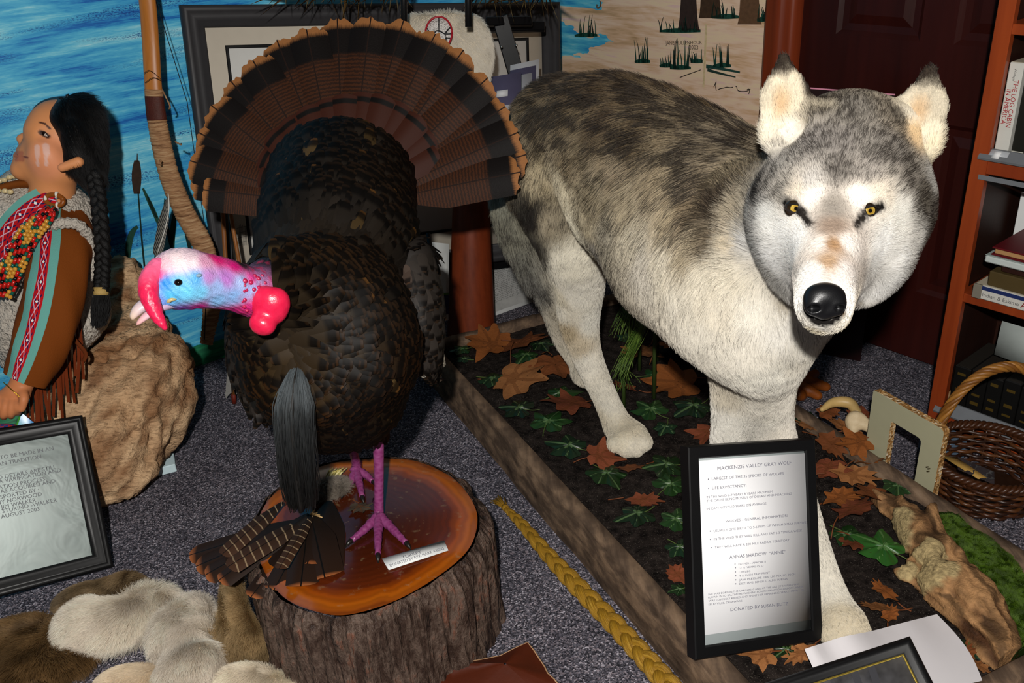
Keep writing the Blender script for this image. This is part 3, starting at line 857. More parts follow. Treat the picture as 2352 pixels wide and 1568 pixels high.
# the side turned away repeats the near side: mirror through the trunk's middle plane
spine = np.array([P(*q) for q in pts[:5]])
axis = nrm(spine[-1] - spine[0]); axis_h = nrm([axis[0], axis[1], 0]); side = np.array([axis_h[1], -axis_h[0], 0])
mir = ctrl - 2 * np.outer((ctrl - spine[2]) @ side, side)
trunk = np.array([a < 1700 for a, *_ in COAT])
ctrl2 = np.concatenate([ctrl, mir[trunk]]); cval2 = np.concatenate([cval, cval[trunk]])
W = idw(wv, ctrl2, cval2, 4.0)
W[:, :3] = W[:, :3] ** (1 + 0.55 * W[:, 3:4])
for k, (ea, eb, hw) in enumerate([(P(1806, 300, 1.235), P(1799, 125, 1.25), 0.036), (P(2105, 315, 1.245), P(2136, 155, 1.265), 0.036)]):
    ex = nrm(eb - ea); L_ = np.linalg.norm(eb - ea); er = nrm(RT - ex * (RT @ ex))
    t_ = (wv - ea) @ ex / L_; s_ = (wv - ea) @ er / hw; z_ = (wv - ea) @ tocam
    near = (t_ > 0.02) & (t_ < 1.2) & (np.abs(s_) < 1.5) & (np.abs(z_) < 0.05)
    t_n = t_ + 0.10 * fbm(wv, 90, 2, 6)
    rim = np.clip((t_n - 0.62) / 0.22, 0, 1)
    edge = np.clip((s_ - 0.45) / 0.2, 0, 1) * np.clip((t_ - 0.2) / 0.2, 0, 1) if k == 0 else np.clip((s_ - 0.7) / 0.2, 0, 1) * np.clip((t_ - 0.3) / 0.2, 0, 1)
    edge2 = np.clip((-s_ - 0.6) / 0.2, 0, 1) * np.clip((t_ - 0.5) / 0.2, 0, 1)
    back = np.clip(-(z_ + 0.012) / 0.006, 0, 1)
    f = np.clip(np.maximum.reduce([rim, edge, edge2, back * 0.8]), 0, 1)
    inner = np.array([*hexc('#d6cab2'), 0.04, 0.009]); dark = np.array([*hexc('#453b32'), 0.55, 0.010])
    fade = np.clip((t_ - 0.02) / 0.28, 0, 1)[near, None]
    W[near] = W[near] * (1 - fade) + fade * (inner * (1 - f[near, None]) + dark * f[near, None])
    warm = (near * np.clip(1 - ((t_ - 0.3) / 0.3) ** 2 - ((s_ + 0.2) / 0.45) ** 2, 0, 1))[:, None]
    W[:, :3] = W[:, :3] * (1 - 0.7 * warm) + 0.7 * warm * np.array(hexc('#c99f6c'))
# small dark marks of the face: eye rims, lips
def marks(poly, r, c, soft=1.6):
    p = np.array([surf(wv, a, b) for a, b in poly])
    dmin = np.full(len(wv), 9.0)
    for i in range(len(p) - 1):
        ab = p[i + 1] - p[i]; t = np.clip(((wv - p[i]) @ ab) / (ab @ ab), 0, 1)
        dmin = np.minimum(dmin, np.linalg.norm(wv - p[i] - t[:, None] * ab, axis=1))
    f = np.clip((r * soft - dmin) / (r * (soft - 1)), 0, 1)[:, None]
    W[:, :3] = W[:, :3] * (1 - f) + np.array(hexc(c)) * f
    W[:, 4:5] = W[:, 4:5] * (1 - f) + 0.004 * f
    W[:, 3:4] *= 1 - f
wn = vnormals(wv, wq)
wv_fine = wv
marks([(1804, 465), (1822, 474), (1840, 488)], 0.0052, '#1b1715')
marks([(1840, 488), (1850, 500), (1856, 514)], 0.0042, '#26211e')
marks([(2026, 476), (2000, 482), (1984, 494)], 0.0052, '#1b1715')
marks([(1984, 494), (1974, 506), (1968, 518)], 0.0045, '#26211e')
marks([(1852, 712), (1868, 732), (1890, 742), (1912, 738), (1934, 716)], 0.0055, '#1d1a19')
marks([(1936, 716), (1965, 700), (1986, 676)], 0.0025, '#8a7358')
# lie of the fur
FL = [(1300, 200, 2.0, (-1, -.1, .3)), (1500, 250, 1.8, (-1, .25, .3)), (1650, 300, 1.6, (-1, .1, .3)), (1550, 450, 1.7, (-1, .55, .25)), (1400, 450, 1.9, (-1, .5, .2)), (1300, 350, 2.0, (-.8, .7, .2)),
      (1500, 600, 1.75, (-.9, .7, .1)), (1600, 650, 1.6, (-.5, .9, .1)), (1650, 520, 1.5, (-.8, .7, .1)), (1260, 500, 2.0, (-.2, 1, .1)), (1330, 650, 2.1, (0, 1, 0)), (1350, 800, 2.2, (.1, 1, 0)), (1420, 950, 2.2, (.5, 1, -.2)), (1460, 1010, 2.15, (.3, 1, -.3)),
      (1160, 450, 2.15, (-.1, 1, .0)), (1200, 600, 2.2, (.2, 1, .0)), (1700, 700, 1.45, (-.25, 1, 0)), (1800, 800, 1.45, (.35, 1, 0)), (1770, 950, 1.5, (.1, 1, 0)), (1900, 1300, 1.6, (.3, 1, 0)), (1940, 1440, 1.6, (.2, 1, -.3)), (1680, 950, 1.7, (-.1, 1, 0)), (1700, 420, 1.4, (-1, .5, .3)), (1740, 620, 1.4, (-.4, 1, .2)),
      (1600, 220, 1.62, (-1, .0, .3)), (1250, 700, 2.2, (0, 1, 0)), (1650, 1150, 1.84, (-.1, 1, 0))]
fp = np.array([P(*q[:3]) for q in FL]); fd = np.array([nrm(RT * q[3][0] - UP * q[3][1] + FWD * q[3][2]) for q in FL])
flow = idw(wv, fp, fd, 4.0)
nose_c = P(1891, 640, 1.03)
headness = np.clip((0.27 - np.linalg.norm(wv - P(1930, 430, 1.22), axis=1)) / 0.07, 0, 1)
nose_flow = wv - nose_c; nose_flow /= np.linalg.norm(nose_flow, axis=1, keepdims=True)
ear_d = [nrm(P(1800, 138, 1.25) - P(1806, 300, 1.235)), nrm(P(2134, 165, 1.265) - P(2105, 315, 1.245))]
yy = 784 - FOCAL * ((wv - CAM) @ UP) / ((wv - CAM) @ FWD); xx = 1176 + FOCAL * ((wv - CAM) @ RT) / ((wv - CAM) @ FWD)
for k, (x0, x1) in enumerate([(1730, 1868), (2060, 2200)]):
    e = (yy < 290) & (xx > x0) & (xx < x1) & (headness > 0)
    nose_flow[e] = ear_d[k] * 0.9 + nose_flow[e] * 0.1
jaw = np.clip((yy - 600) / 80, 0, 1)[:, None] * (np.abs(xx - 1895) > 60)[:, None]
nose_flow = nose_flow * (1 - 0.5 * jaw) + 0.5 * jaw * (-UP)
flow = flow * (1 - headness[:, None]) + nose_flow * headness[:, None]
lift = 0.30 + 0 * headness
lift = lift - 0.08 * headness
W[:, 4] *= 1 - 0.15 * headness * (W[:, 4] > 0.014)
base_col = W[:, :3] * (1 - 0.45 * W[:, 3:4])
mott = np.clip(0.5 + 0.9 * fbm(wv + flow * 0, 26, 3, 5), 0, 1)
base_col = base_col * (0.75 + 0.25 * mott[:, None])
skin = vcol('wolf_hide', 0.8, 0.1, 0.5, 260, 0.004, var=0.25, vscale=160)
mesh_obj('body', wv - world_of(wolf), wq, skin, wolf, None, base_col)
def wolf_col(p, ip, r):
    w = ip(W)
    c = w[:, :3]; dk = w[:, 3]
    pa = p + axis * (p @ axis)[:, None] * -0.72
    streak = np.clip(0.5 + 0.8 * fbm(pa, 75, 3, 9) + 0.5 * fbm(p, 18, 2, 4), 0, 1)
    hd = ip(headness)
    streak = streak * (1 - hd) + hd * np.clip(0.5 + 0.9 * fbm(p, 210, 2, 2), 0, 1)
    darkp = np.clip(dk * 1.35 * (0.25 + 1.5 * streak), 0, 0.97)
    isd = r.random(len(p)) < darkp
    v = (0.86 + 0.28 * r.random(len(p)))[:, None]
    root = c * v
    tip = np.where(isd[:, None], np.array(hexc('#211b18')) * (0.6 + 0.8 * r.random(len(p)))[:, None], np.minimum(c * v * 1.08, 0.95))
    root = np.where(isd[:, None], root * 0.55, root)
    return root, tip
face = np.clip((0.20 - np.linalg.norm(wv - P(1925, 470, 1.18), axis=1)) / 0.05, 0, 1)
front = (wn @ tocam)
wt = np.clip(0.25 + 0.9 * (front + 0.35), 0.12, 1.0) * (1 + 4.5 * face)
wt *= np.where(W[:, 4] < 0.0055, 0.6, 1)
eyes_p = [surf(wv, 1827, 479), surf(wv, 1997, 484)]
for e in eyes_p:
    wt *= np.clip((np.linalg.norm(wv - e, axis=1) - 0.0085) / 0.003, 0, 1)
nose_p = surf(wv, 1891, 690)
wt *= np.clip((np.linalg.norm(wv - nose_p, axis=1) - 0.020) / 0.004, 0, 1)
fp_, fr_, fc_ = grow(wv, wq, int(340000 * FURQ), W[:, 4] * 0.95, flow, lift, wolf_col, weight=wt, clump=0.38, cs=55, wid=0.00100 - 0.00038 * headness, seed=11, bend=0.55, droop=0.08)
curves_obj('fur', fp_, fr_, fc_, FUR, wolf)
# eyes
EYE = vcol('wolf_eye', 0.08, 0.6, var=0.05)
for e, s_ in zip(eyes_p, (-1, 1)):
    look = nrm(tocam * 0.9 + RT * 0.02 - UP * 0.12)
    r0 = 0.0115
    m = M()
    x_ = nrm(np.cross(UP, look)); y_ = np.cross(look, x_)
    th = np.linspace(0, math.pi * 0.62, 22); ph = np.linspace(0, 2 * math.pi, 28, endpoint=False)
    pp = np.array([[look * math.cos(a) + (x_ * math.cos(b) + y_ * math.sin(b)) * math.sin(a) for b in ph] for a in th])
    cc = np.array([[hexc('#0a0706') if a < 0.24 else (hexc('#94762c') if a < 0.44 else (hexc('#ab8f3e') if a < 0.56 else hexc('#241a10'))) for b in ph] for a in th])
    c0 = e - look * (r0 * 0.74)
    m.grid(pp * r0 + c0, cc.reshape(-1, 3), closed_v=True, flip=True)
    m.build('eye', EYE, wolf)
    # dark lids that cut the ball to an almond
    m = M()
    tilt = 0.20 * s_
    for sg, op in ((1, 0.0042), (-1, 0.0046)):
        rows = []
        for j, rr in enumerate(np.linspace(0, 1, 5)):
            row = []
            for u in np.linspace(-1, 1, 15):
                yv = sg * (op * (1 - u * u) + rr * (0.0018 + 0.0012 * (1 - abs(u)))) + tilt * u * 0.011
                xv = u * (0.0125 + 0.0015 * rr)
                zz = math.sqrt(max(r0 * 1.06 ** 2 * r0 - min(xv * xv + yv * yv, r0 * r0 * 0.98), 1e-7)) if True else 0
                row.append(c0 + x_ * xv + y_ * yv + look * (zz + 0.0008 * (1 - rr)))
            rows.append(row)
        m.grid(rows, hexc('#1a1512') if sg > 0 else hexc('#221b17'), flip=sg > 0)
    m.build('eyelid', vcol('dark_skin', 0.5, 0.3), wolf)
# nose
N = SDF(0.0013, 0.008)
nx = nrm(RT - FWD * (RT @ FWD)); ny = UP
nc = nose_p + tocam * 0.002
def npt(a, b, c): return nc + nx * a + ny * b + tocam * c
Rn = np.stack([nx, ny, tocam], 1)
N.ell(npt(0, 0.004, 0.002), (0.0235, 0.0165, 0.016), Rn, 0.006)
N.ell(npt(-0.012, -0.006, 0.004), (0.0115, 0.012, 0.012), Rn, 0.006)
N.ell(npt(0.012, -0.006, 0.004), (0.0115, 0.012, 0.012), Rn, 0.006)
N.ell(npt(0, -0.014, 0.000), (0.009, 0.008, 0.010), Rn, 0.008)
for s_ in (-1, 1):
    N.ell(npt(0.0150 * s_, -0.0095, 0.0130), (0.0066, 0.0040, 0.013), Rn, 0.003, True)
N.cone(npt(0, 0.0, 0.022), npt(0, -0.03, 0.016), 0.0016, 0.0016, 0.002, True)
nv_, nq_ = N.mesh()
mesh_obj('nose', relax(nv_, nq_, 2) - world_of(wolf), nq_, plain('nose_leather', '#0d0d0f', 0.36, 0.45, bump=0.25, bscale=900, bdist=0.0006), wolf)
# claws
m = M()
for q, d in [((1410, 1027), 2.155), ((1436, 1042), 2.15), ((1462, 1041), 2.15), ((1484, 1024), 2.155), ((1905, 1466), 1.62), ((1932, 1480), 1.615), ((1960, 1478), 1.615), ((1982, 1460), 1.62)]:
    a = P(*q, d)
    c_ = M(); c_.tube([a - tocam * 0.008, a, a + tocam * 0.006 - UP * 0.006], [0.0035, 0.003, 0.0008], 7, hexc('#cdbd98'))
    c_.build('claw', vcol('claw_horn', 0.4, 0.4), wolf)
# ================================================================== STUMP AND TURKEY
SZ = 0.24                                            # height of the stump's cut face
PXS = [(880, 1050), (960, 1058), (1040, 1096), (1085, 1150), (1096, 1200), (1075, 1260), (1010, 1318), (910, 1376), (800, 1409), (725, 1402), (655, 1372), (612, 1320), (590, 1260), (590, 1200), (620, 1142), (685, 1092), (770, 1060)]
rim = spline(np.array([G(a, b, SZ) for a, b in PXS] + [G(*PXS[0], SZ)]), 6)[:-1]
sc_ = np.array([rim[:, 0].mean(), rim[:, 1].mean(), SZ])
stump = thing('tree_stump', [sc_[0], sc_[1], 0], 'rough-barked tree stump with a varnished top under the turkey', 'stump')
t = NT('varnished_rings'); st = t.attr('st', 1)
sx = t.n('SeparateXYZ', Vector=st)
v = t.pos()
wob = t.noise(v, 7, 4, 0.6, 0.6)
rr = t.math('ADD', sx.outputs[0], t.math('MULTIPLY', t.math('SUBTRACT', wob, 0.5), 0.20))
ringf = t.math('MULTIPLY', t.math('ADD', t.math('SINE', t.math('MULTIPLY', rr, 95.0)), 1.0), 0.5)
colr = t.ramp(rr, [(0.0, hexc('#2e1108')), (0.55, hexc('#4a1c0a')), (0.76, hexc('#5c240b')), (0.83, hexc('#8e4009')), (0.93, hexc('#a3540f')), (1.0, hexc('#7a3a10'))])
colr = t.mix(t.math('MULTIPLY', ringf, 0.22), colr, hexc('#2c0f06'))
colr = t.mix(t.ramp(t.noise(v, 60, 4), [(0.62, (0, 0, 0)), (0.75, (.35,) * 3)]), colr, hexc('#8d7a58'))
RINGS = t.out(colr, 0.16, 0.5, Coat_Weight=0.6, Coat_Roughness=0.08)
m = M(); rows, sts = [], []
for f in np.linspace(0, 1, 14):
    rows.append(sc_ + (rim - sc_) * f + np.array([0, 0, -0.002 * (f > 0.99)])); sts.append([(f, 0)] * len(rim))
m.grid(rows, st=sts, closed_v=True)
m.build('cut_face', RINGS, stump)
t = NT('stump_bark'); v = t.pos(sc=(1, 1, 0.22))
n1 = t.noise(v, 26, 5, 0.65, 0.5); n2 = t.noise(t.pos(sc=(1, 1, .5)), 90, 4)
colb = t.ramp(t.math('ADD', t.math('MULTIPLY', n1, 0.7), t.math('MULTIPLY', n2, 0.3)), [(0.34, hexc('#150d0a')), (0.46, hexc('#3a2a22')), (0.56, hexc('#5c4c42')), (0.64, hexc('#6b4434')), (0.74, hexc('#85786c'))])
t.bump(t.math('ADD', n1, t.math('MULTIPLY', n2, 0.4)), 1.0, 0.02)
BARK = t.out(colb, 0.6, 0.3)
m = M()
zs = np.linspace(SZ - 0.001, 0, 26)
big = spline(np.concatenate([rim, rim[:1]]), 5)[:-1]
ang = np.arctan2(big[:, 1] - sc_[1], big[:, 0] - sc_[0])
rows = []
for i, z in enumerate(zs):
    q = big.copy(); q[:, 2] = z
    out_ = (q - sc_) * np.array([1, 1, 0]); out_ /= np.linalg.norm(out_, axis=1, keepdims=True)
    h = SZ - z
    cell = np.stack([np.cos(ang) * 1.0, np.sin(ang) * 1.0, np.full_like(ang, z * 0.55)], 1)
    g = 0.55 * fbm(cell, 11, 3, 2) + 0.5 * np.abs(fbm(cell * np.array([1, 1, .5]), 21, 2, 7))
    q = q + out_ * (min(0.004 + h * 0.5, 0.020) + 0.010 * (h / SZ) ** 3 + 0.017 * g * min(1, h / 0.01 + 0.15))[:, None] if True else q
    q[:, 2] += 0.004 * fbm(cell, 9, 2, 3) * (0.02 < z < SZ - .02)
    rows.append(q)
m.grid(rows, closed_v=True, flip=True)
m.build('bark', BARK, stump)

# ---- the bird
turkey = thing('turkey', [*(sc_[:2]), SZ], 'mounted turkey with fanned tail and pink and blue head standing on the stump', 'turkey')
T = SDF(0.0058, 0.05)
T.ell(P(757, 815, 1.66), (0.148, 0.150, 0.142), k=0.05)
T.chain([P(757, 780, 1.66), P(752, 660, 1.71), P(772, 560, 1.78), P(782, 460, 1.87)], [0.134, 0.130, 0.146, 0.146], 0.05)
T.chain([P(720, 700, 1.62), P(660, 675, 1.55), P(615, 672, 1.49)], [0.10, 0.075, 0.052], 0.06)
T.ell(P(790, 935, 1.68), (0.09, 0.09, 0.06), k=0.05)
# legs' feathered tops
T.cone(P(850, 900, 1.70), P(866, 985, 1.735), 0.055, 0.020, 0.03)
T.cone(P(790, 900, 1.78), P(800, 985, 1.83), 0.055, 0.020, 0.03)
# skin of neck and head
T.chain([P(625, 690, 1.475), P(585, 678, 1.45), P(530, 655, 1.42), P(470, 645, 1.39), P(425, 640, 1.37)], [0.030, 0.036, 0.0395, 0.042, 0.043], 0.015)
T.ell(P(415, 640, 1.365), (0.046, 0.040, 0.040), k=0.02)
T.chain([P(400, 640, 1.36), P(372, 665, 1.345), P(355, 690, 1.335)], [0.034, 0.026, 0.016], 0.015)
tv, tq = T.mesh()
tv = relax(tv, tq, 2); make_tree(tv, tq)
TC = [(410, 600, '#f1dfe0'), (440, 600, '#eddadf'), (385, 605, '#ecc6d0'), (360, 630, '#e0608a'), (470, 600, '#dba6c0'), (400, 590, '#ecd9dc'), (500, 595, '#d0417a'), (540, 610, '#c9407e'), (580, 640, '#c85a90'), (440, 590, '#e6d0d8'),
      (410, 650, '#78b6de'), (380, 650, '#4f8ccf'), (390, 680, '#6cb4df'), (430, 670, '#82c6e6'), (460, 670, '#86c3e4'), (500, 660, '#9db4dd'), (480, 635, '#b98fc4'), (520, 640, '#b07fbd'), (555, 650, '#a9b8e0'), (580, 665, '#a6b2dd'), (540, 680, '#8fb0dc'), (500, 690, '#8fb6e0'),
      (370, 690, '#7f96d2'), (420, 710, '#7a4fa0'), (460, 712, '#b03a80'), (500, 715, '#b2357c'), (540, 715, '#b93a7c'), (570, 710, '#c24a80'), (600, 700, '#cf4a7a'), (610, 670, '#c96a92'), (595, 650, '#b9a4cf'), (450, 640, '#6ea9d8')]
FE = [(650, 640), (700, 620), (640, 760), (700, 760), (760, 600), (780, 450), (760, 850), (900, 700), (600, 850), (620, 600), (560, 600), (690, 560), (660, 720)]
cc = np.array([surf(tv, a, b) for a, b, _ in TC] + [surf(tv, a, b) for a, b in FE])
ck = np.array([hexc(c) for *_, c in TC] + [hexc('#15100c')] * len(FE))
ck = np.clip(ck.mean(1, keepdims=True) + (ck - ck.mean(1, keepdims=True)) * 1.25, 0.005, 0.95)
tcol = idw(tv, cc, ck, 3.6)
nk0, nk1 = P(625, 690, 1.475), P(415, 640, 1.365)
along = (tv - nk0) @ nrm(nk1 - nk0)
tn = vnormals(tv, tq)
skinm = np.clip((along + 0.004) / 0.006, 0, 1) * np.clip((0.075 - np.linalg.norm(tv - nk0 - np.clip(along, 0, 0.2)[:, None] * nrm(nk1 - nk0), axis=1)) / 0.01, 0, 1)
tcol = tcol * skinm[:, None] + np.array(hexc('#120d0a')) * (1 - skinm[:, None])
wart = fbm(tv, 150, 2, 3)
tv2 = tv + tn * (skinm * 0.0012 * np.clip(wart, -0.6, 1))[:, None]
crimson = np.clip((vnoise(tv, 115, 8) - 0.42) / 0.1, 0, 1) * np.clip((0.085 - along) / 0.03, 0, 1) * skinm
tcol = tcol * (1 - 0.8 * crimson[:, None]) + 0.8 * crimson[:, None] * np.array(hexc('#b52a55'))
TSK = NT('turkey_skin')
c = TSK.attr('col'); v = TSK.pos()
wv_ = TSK.n('TexWave', Vector=TSK.pos(rot=(0.3, 0.5, 0.2)), Scale=38.0, Distortion=5.0, Detail=3.0)
TSK.bump(TSK.math('ADD', TSK.noise(v, 420, 3), TSK.math('MULTIPLY', wv_.outputs['Fac'], 0.6)), 0.5, 0.003)
TSKM = TSK.out(TSK.mix(0.35, c, TSK.mix(TSK.noise(v, 300, 3), (0.5, 0.5, 0.5), (1, 1, 1)), 'MULTIPLY'), 0.42, 0.4)
mesh_obj('body', tv2 - world_of(turkey), tq, TSKM, turkey, None, tcol)

# body feathers: one plumage of small overlapping vanes
def vane(L, w, cup=0.25, n=6, tip=0.6):
    u = np.linspace(0, 1, n)
    half = w * np.sin(np.pi * (0.12 + 0.80 * u ** tip)) ** 0.8
    rows = []
    for i in range(n):
        rows.append([(-half[i], u[i] * L, -cup * half[i]), (0, u[i] * L, 0.0), (half[i], u[i] * L, -cup * half[i])])
    return np.array(rows)
def plumage(v, q, n, keep, flowf, size, colf, lift=0.16, seed=5):
    r = np.random.default_rng(seed)
    nv = vnormals(v, q)
    t, w = sample_surface(v, q, n, keep, r)
    p = np.einsum('ij,ijk->ik', w, v[t]); nn = np.einsum('ij,ijk->ik', w, nv[t]); nn /= np.linalg.norm(nn, axis=1, keepdims=True)
    d = flowf(p); d = d + r.normal(0, 0.16, d.shape)
    d -= nn * np.einsum('ij,ij->i', d, nn)[:, None]; d /= np.linalg.norm(d, axis=1, keepdims=True)
    li = lift * (0.6 + 0.9 * r.random(n))[:, None]
    y = d * np.cos(li) + nn * np.sin(li); z = nn * np.cos(li) - d * np.sin(li); x = np.cross(y, z)
    base = vane(1.0, 0.30)
    k = base.shape[0] * 3
    bb = base.reshape(-1, 3)
    L = size(p) * (0.8 + 0.45 * r.random(n))
    pts = p[:, None] + L[:, None, None] * (bb[None, :, 0:1] * x[:, None] + bb[None, :, 1:2] * y[:, None] + (bb[None, :, 2:3] - 0.10 * bb[None, :, 1:2] ** 2) * z[:, None]) + nn[:, None] * 0.002
    f0 = np.array([(i * 3 + j, i * 3 + j + 1, i * 3 + 4 + j, i * 3 + 3 + j) for i in range(base.shape[0] - 1) for j in range(2)])
    F = (f0[None] + (np.arange(n) * k)[:, None, None]).reshape(-1, 4)
    u = np.tile(bb[:, 1], n); xx = np.tile(np.sign(bb[:, 0]), n)
    colr = np.repeat(colf(p, r), k, axis=0)
    return pts.reshape(-1, 3), F, colr, np.stack([xx * 0.5 + 0.5, u], 1)
FM = NT('turkey_feather')
st = FM.attr('st', 1); sx = FM.n('SeparateXYZ', Vector=st)
barb = FM.noise(FM.pos(src=st, sc=(3, 40, 1)), 3, 3)
c = FM.attr('col')
band = FM.ramp(sx.outputs[1], [(0.0, (1, 1, 1)), (0.62, (1, 1, 1)), (0.74, (.18, .16, .15)), (0.9, (.12, .11, .10)), (0.95, (.9, .65, .45))])
c = FM.mix(1.0, c, band, 'MULTIPLY')
c = FM.mix(0.4, c, FM.mix(barb, (.5, .5, .5), (1, 1, 1)), 'MULTIPLY')
FEA = FM.out(c, 0.55, 0.12, 0.0)
backp = P(795, 440, 1.88)
neckp = P(640, 680, 1.5)
def tflow(p):
    d = p - neckp
    d /= np.linalg.norm(d, axis=1, keepdims=True)
    tail = nrm(backp + np.array([0, 0.12, 0.06]) - P(760, 760, 1.66))
    upper = np.clip((p[:, 2] - 0.52) / 0.15, 0, 1)[:, None]
    return d * 0.7 + upper * tail * 0.8 + (1 - upper) * np.array([0, 0.25, -0.55])
def tcolf(p, r):
    n = len(p)
    a = np.array(hexc('#1c1611')); b = np.array(hexc('#3b2a18')); g = np.array(hexc('#57401c')); k = np.array(hexc('#0e0c0b')); gy = np.array(hexc('#2f2c28'))
    m1 = np.clip(0.5 + fbm(p, 9, 2, 3), 0, 1)[:, None]
    c = a * (1 - m1) + b * m1
    near = np.clip((0.19 - np.linalg.norm(p - P(640, 690, 1.5), axis=1)) / 0.1, 0, 1)[:, None]
    c = c * (1 - 0.75 * near) + 0.75 * near * g
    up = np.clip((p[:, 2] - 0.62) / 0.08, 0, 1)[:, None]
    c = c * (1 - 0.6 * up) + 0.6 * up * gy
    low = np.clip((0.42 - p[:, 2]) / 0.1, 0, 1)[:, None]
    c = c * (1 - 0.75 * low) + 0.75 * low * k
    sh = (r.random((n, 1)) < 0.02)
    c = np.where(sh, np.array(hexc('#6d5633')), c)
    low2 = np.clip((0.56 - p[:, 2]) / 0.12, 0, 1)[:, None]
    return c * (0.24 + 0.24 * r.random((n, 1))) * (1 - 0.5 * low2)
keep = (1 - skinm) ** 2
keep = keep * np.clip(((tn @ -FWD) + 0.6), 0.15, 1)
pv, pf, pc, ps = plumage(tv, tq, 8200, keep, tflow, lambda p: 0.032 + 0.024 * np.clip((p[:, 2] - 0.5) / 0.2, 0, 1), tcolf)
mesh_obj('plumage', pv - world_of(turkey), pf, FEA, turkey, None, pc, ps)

# tail fan
FT = NT('tail_feather_vane')
st = FT.attr('st', 1); sx = FT.n('SeparateXYZ', Vector=st)
u, w_ = sx.outputs[1], sx.outputs[0]
vv = FT.math('ADD', u, FT.math('MULTIPLY', FT.math('SUBTRACT', FT.noise(FT.pos(src=st, sc=(14, 4, 1)), 3.0, 2), 0.5), 0.035))
bars = FT.n('TexWave', Vector=FT.pos(src=st, sc=(0.6, 1, 1)), Scale=12.0, Distortion=3.0, Detail=2.5, _bands_direction='Y', Detail_Scale=2.5)
barm = FT.ramp(bars.outputs['Fac'], [(0.42, (0, 0, 0)), (0.62, (1, 1, 1))])
fine = FT.noise(FT.pos(src=st, sc=(26, 100, 1)), 3.0, 2)
mid = FT.mix(FT.math('MULTIPLY', barm, FT.ramp(fine, [(0.3, (.35,) * 3), (0.6, (1, 1, 1))])), hexc('#170c08'), hexc('#46240f'))
mid = FT.mix(0.45, mid, FT.mix(fine, hexc('#120a07'), hexc('#452a1c')))
colt = FT.mix(FT.ramp(vv, [(0.735, (0, 0, 0)), (0.765, (1, 1, 1))]), mid, hexc('#0e0a09'))
colt = FT.mix(FT.ramp(vv, [(0.925, (0, 0, 0)), (0.96, (1, 1, 1))]), colt, FT.mix(fine, hexc('#6e4224'), hexc('#98683c')))
quill = FT.math('LESS_THAN', FT.math('ABSOLUTE', FT.math('SUBTRACT', w_, 0.5)), 0.016)
colt = FT.mix(quill, colt, hexc('#1c100b'))
FT.bump(FT.noise(FT.pos(src=st, sc=(6, 90, 1)), 3.0, 2), 0.25, 0.002)
TAILM = FT.out(colt, 0.62, 0.12)
def tail_vane(root, tip, width, nface, r, curl=0.03, n=26, m_=13, fray=1.0):
    """a long vane from root to tip; nface the way it faces"""
    root, tip = np.asarray(root), np.asarray(tip)
    ax = tip - root; L = np.linalg.norm(ax); ax = ax / L
    nf = nrm(nface - ax * (nface @ ax)); sd = np.cross(ax, nf)
    us = np.linspace(0, 1, n); rows, sts = [], []
    ws = np.linspace(-1, 1, m_)
    for u in us:
        hw = width * (0.16 + 0.84 * min(1, u / 0.42) ** 0.8) * (1.0 if u < .84 else 1)
        row, strow = [], []
        for w in ws:
            endcut = 1.0 - 0.085 * (1 - math.sqrt(max(0, 1 - 0.93 * w * w)))
            uu = u * endcut
            if u == 1: uu += fray * 0.012 * (r.random() - 0.6)
            row.append(root + ax * (uu * L) + sd * (w * hw) + nf * (-0.22 * hw * abs(w) ** 1.5 - curl * u * u + 0.0 * w))
            strow.append((w * 0.5 + 0.5, uu))
        rows.append(row); sts.append(strow)
    return rows, sts
r_ = random.Random(11)
RIM = [(462, 432), (438, 405), (432, 365), (452, 300), (482, 238), (525, 180), (575, 130), (632, 85), (700, 58), (772, 36), (850, 33), (925, 42), (1000, 70), (1062, 112), (1118, 175), (1160, 240), (1188, 300), (1204, 352), (1190, 392)]
fan_n = nrm(-FWD * 0.92 + np.array([0, 0, 0.12]))
for i, (a, b) in enumerate(RIM):
    th = math.atan2(-(b - 500), a - 795)
    dtip = 1.93 + 0.05 * math.sin(max(th, 0)) - (0.075 if math.cos(th) > 0 else 0.03) * abs(math.cos(th)) + (0.006 if i % 2 else -0.006)
    root = P(795 + 120 * math.cos(th), 478 - 95 * math.sin(th), 1.925 + (0.004 if i % 2 else 0))
    m = M(); rows, sts = tail_vane(root, P(a, b, dtip), 0.043, fan_n, r_, 0.012, fray=2.6)
    m.grid(rows, st=sts)
    m.build('tail_feather', TAILM, turkey)
# shorter coverts with a dark band near the tip
FC = NT('covert_vane')
st = FC.attr('st', 1); sx = FC.n('SeparateXYZ', Vector=st)
fine = FC.noise(FC.pos(src=st, sc=(20, 60, 1)), 3.0, 2)
cv = FC.mix(fine, hexc('#220e08'), hexc('#3d1c11'))
vv = FC.math('ADD', sx.outputs[1], FC.math('MULTIPLY', FC.math('ABSOLUTE', FC.math('SUBTRACT', sx.outputs[0], 0.5)), 0.02))
bandm = FC.math('MULTIPLY', FC.ramp(vv, [(0.88, (0, 0, 0)), (0.895, (1, 1, 1)), (0.94, (1, 1, 1)), (0.955, (0, 0, 0))]), FC.math('LESS_THAN', FC.math('ABSOLUTE', FC.math('SUBTRACT', sx.outputs[0], 0.5)), 0.42))
cv = FC.mix(bandm, cv, hexc('#0a0706'))
COVM = FC.out(cv, 0.6, 0.12)
CR = [(592, 395), (596, 350), (618, 300), (655, 268), (700, 240), (748, 222), (790, 212), (836, 208), (880, 214), (922, 232), (962, 262), (990, 300), (1005, 345)]
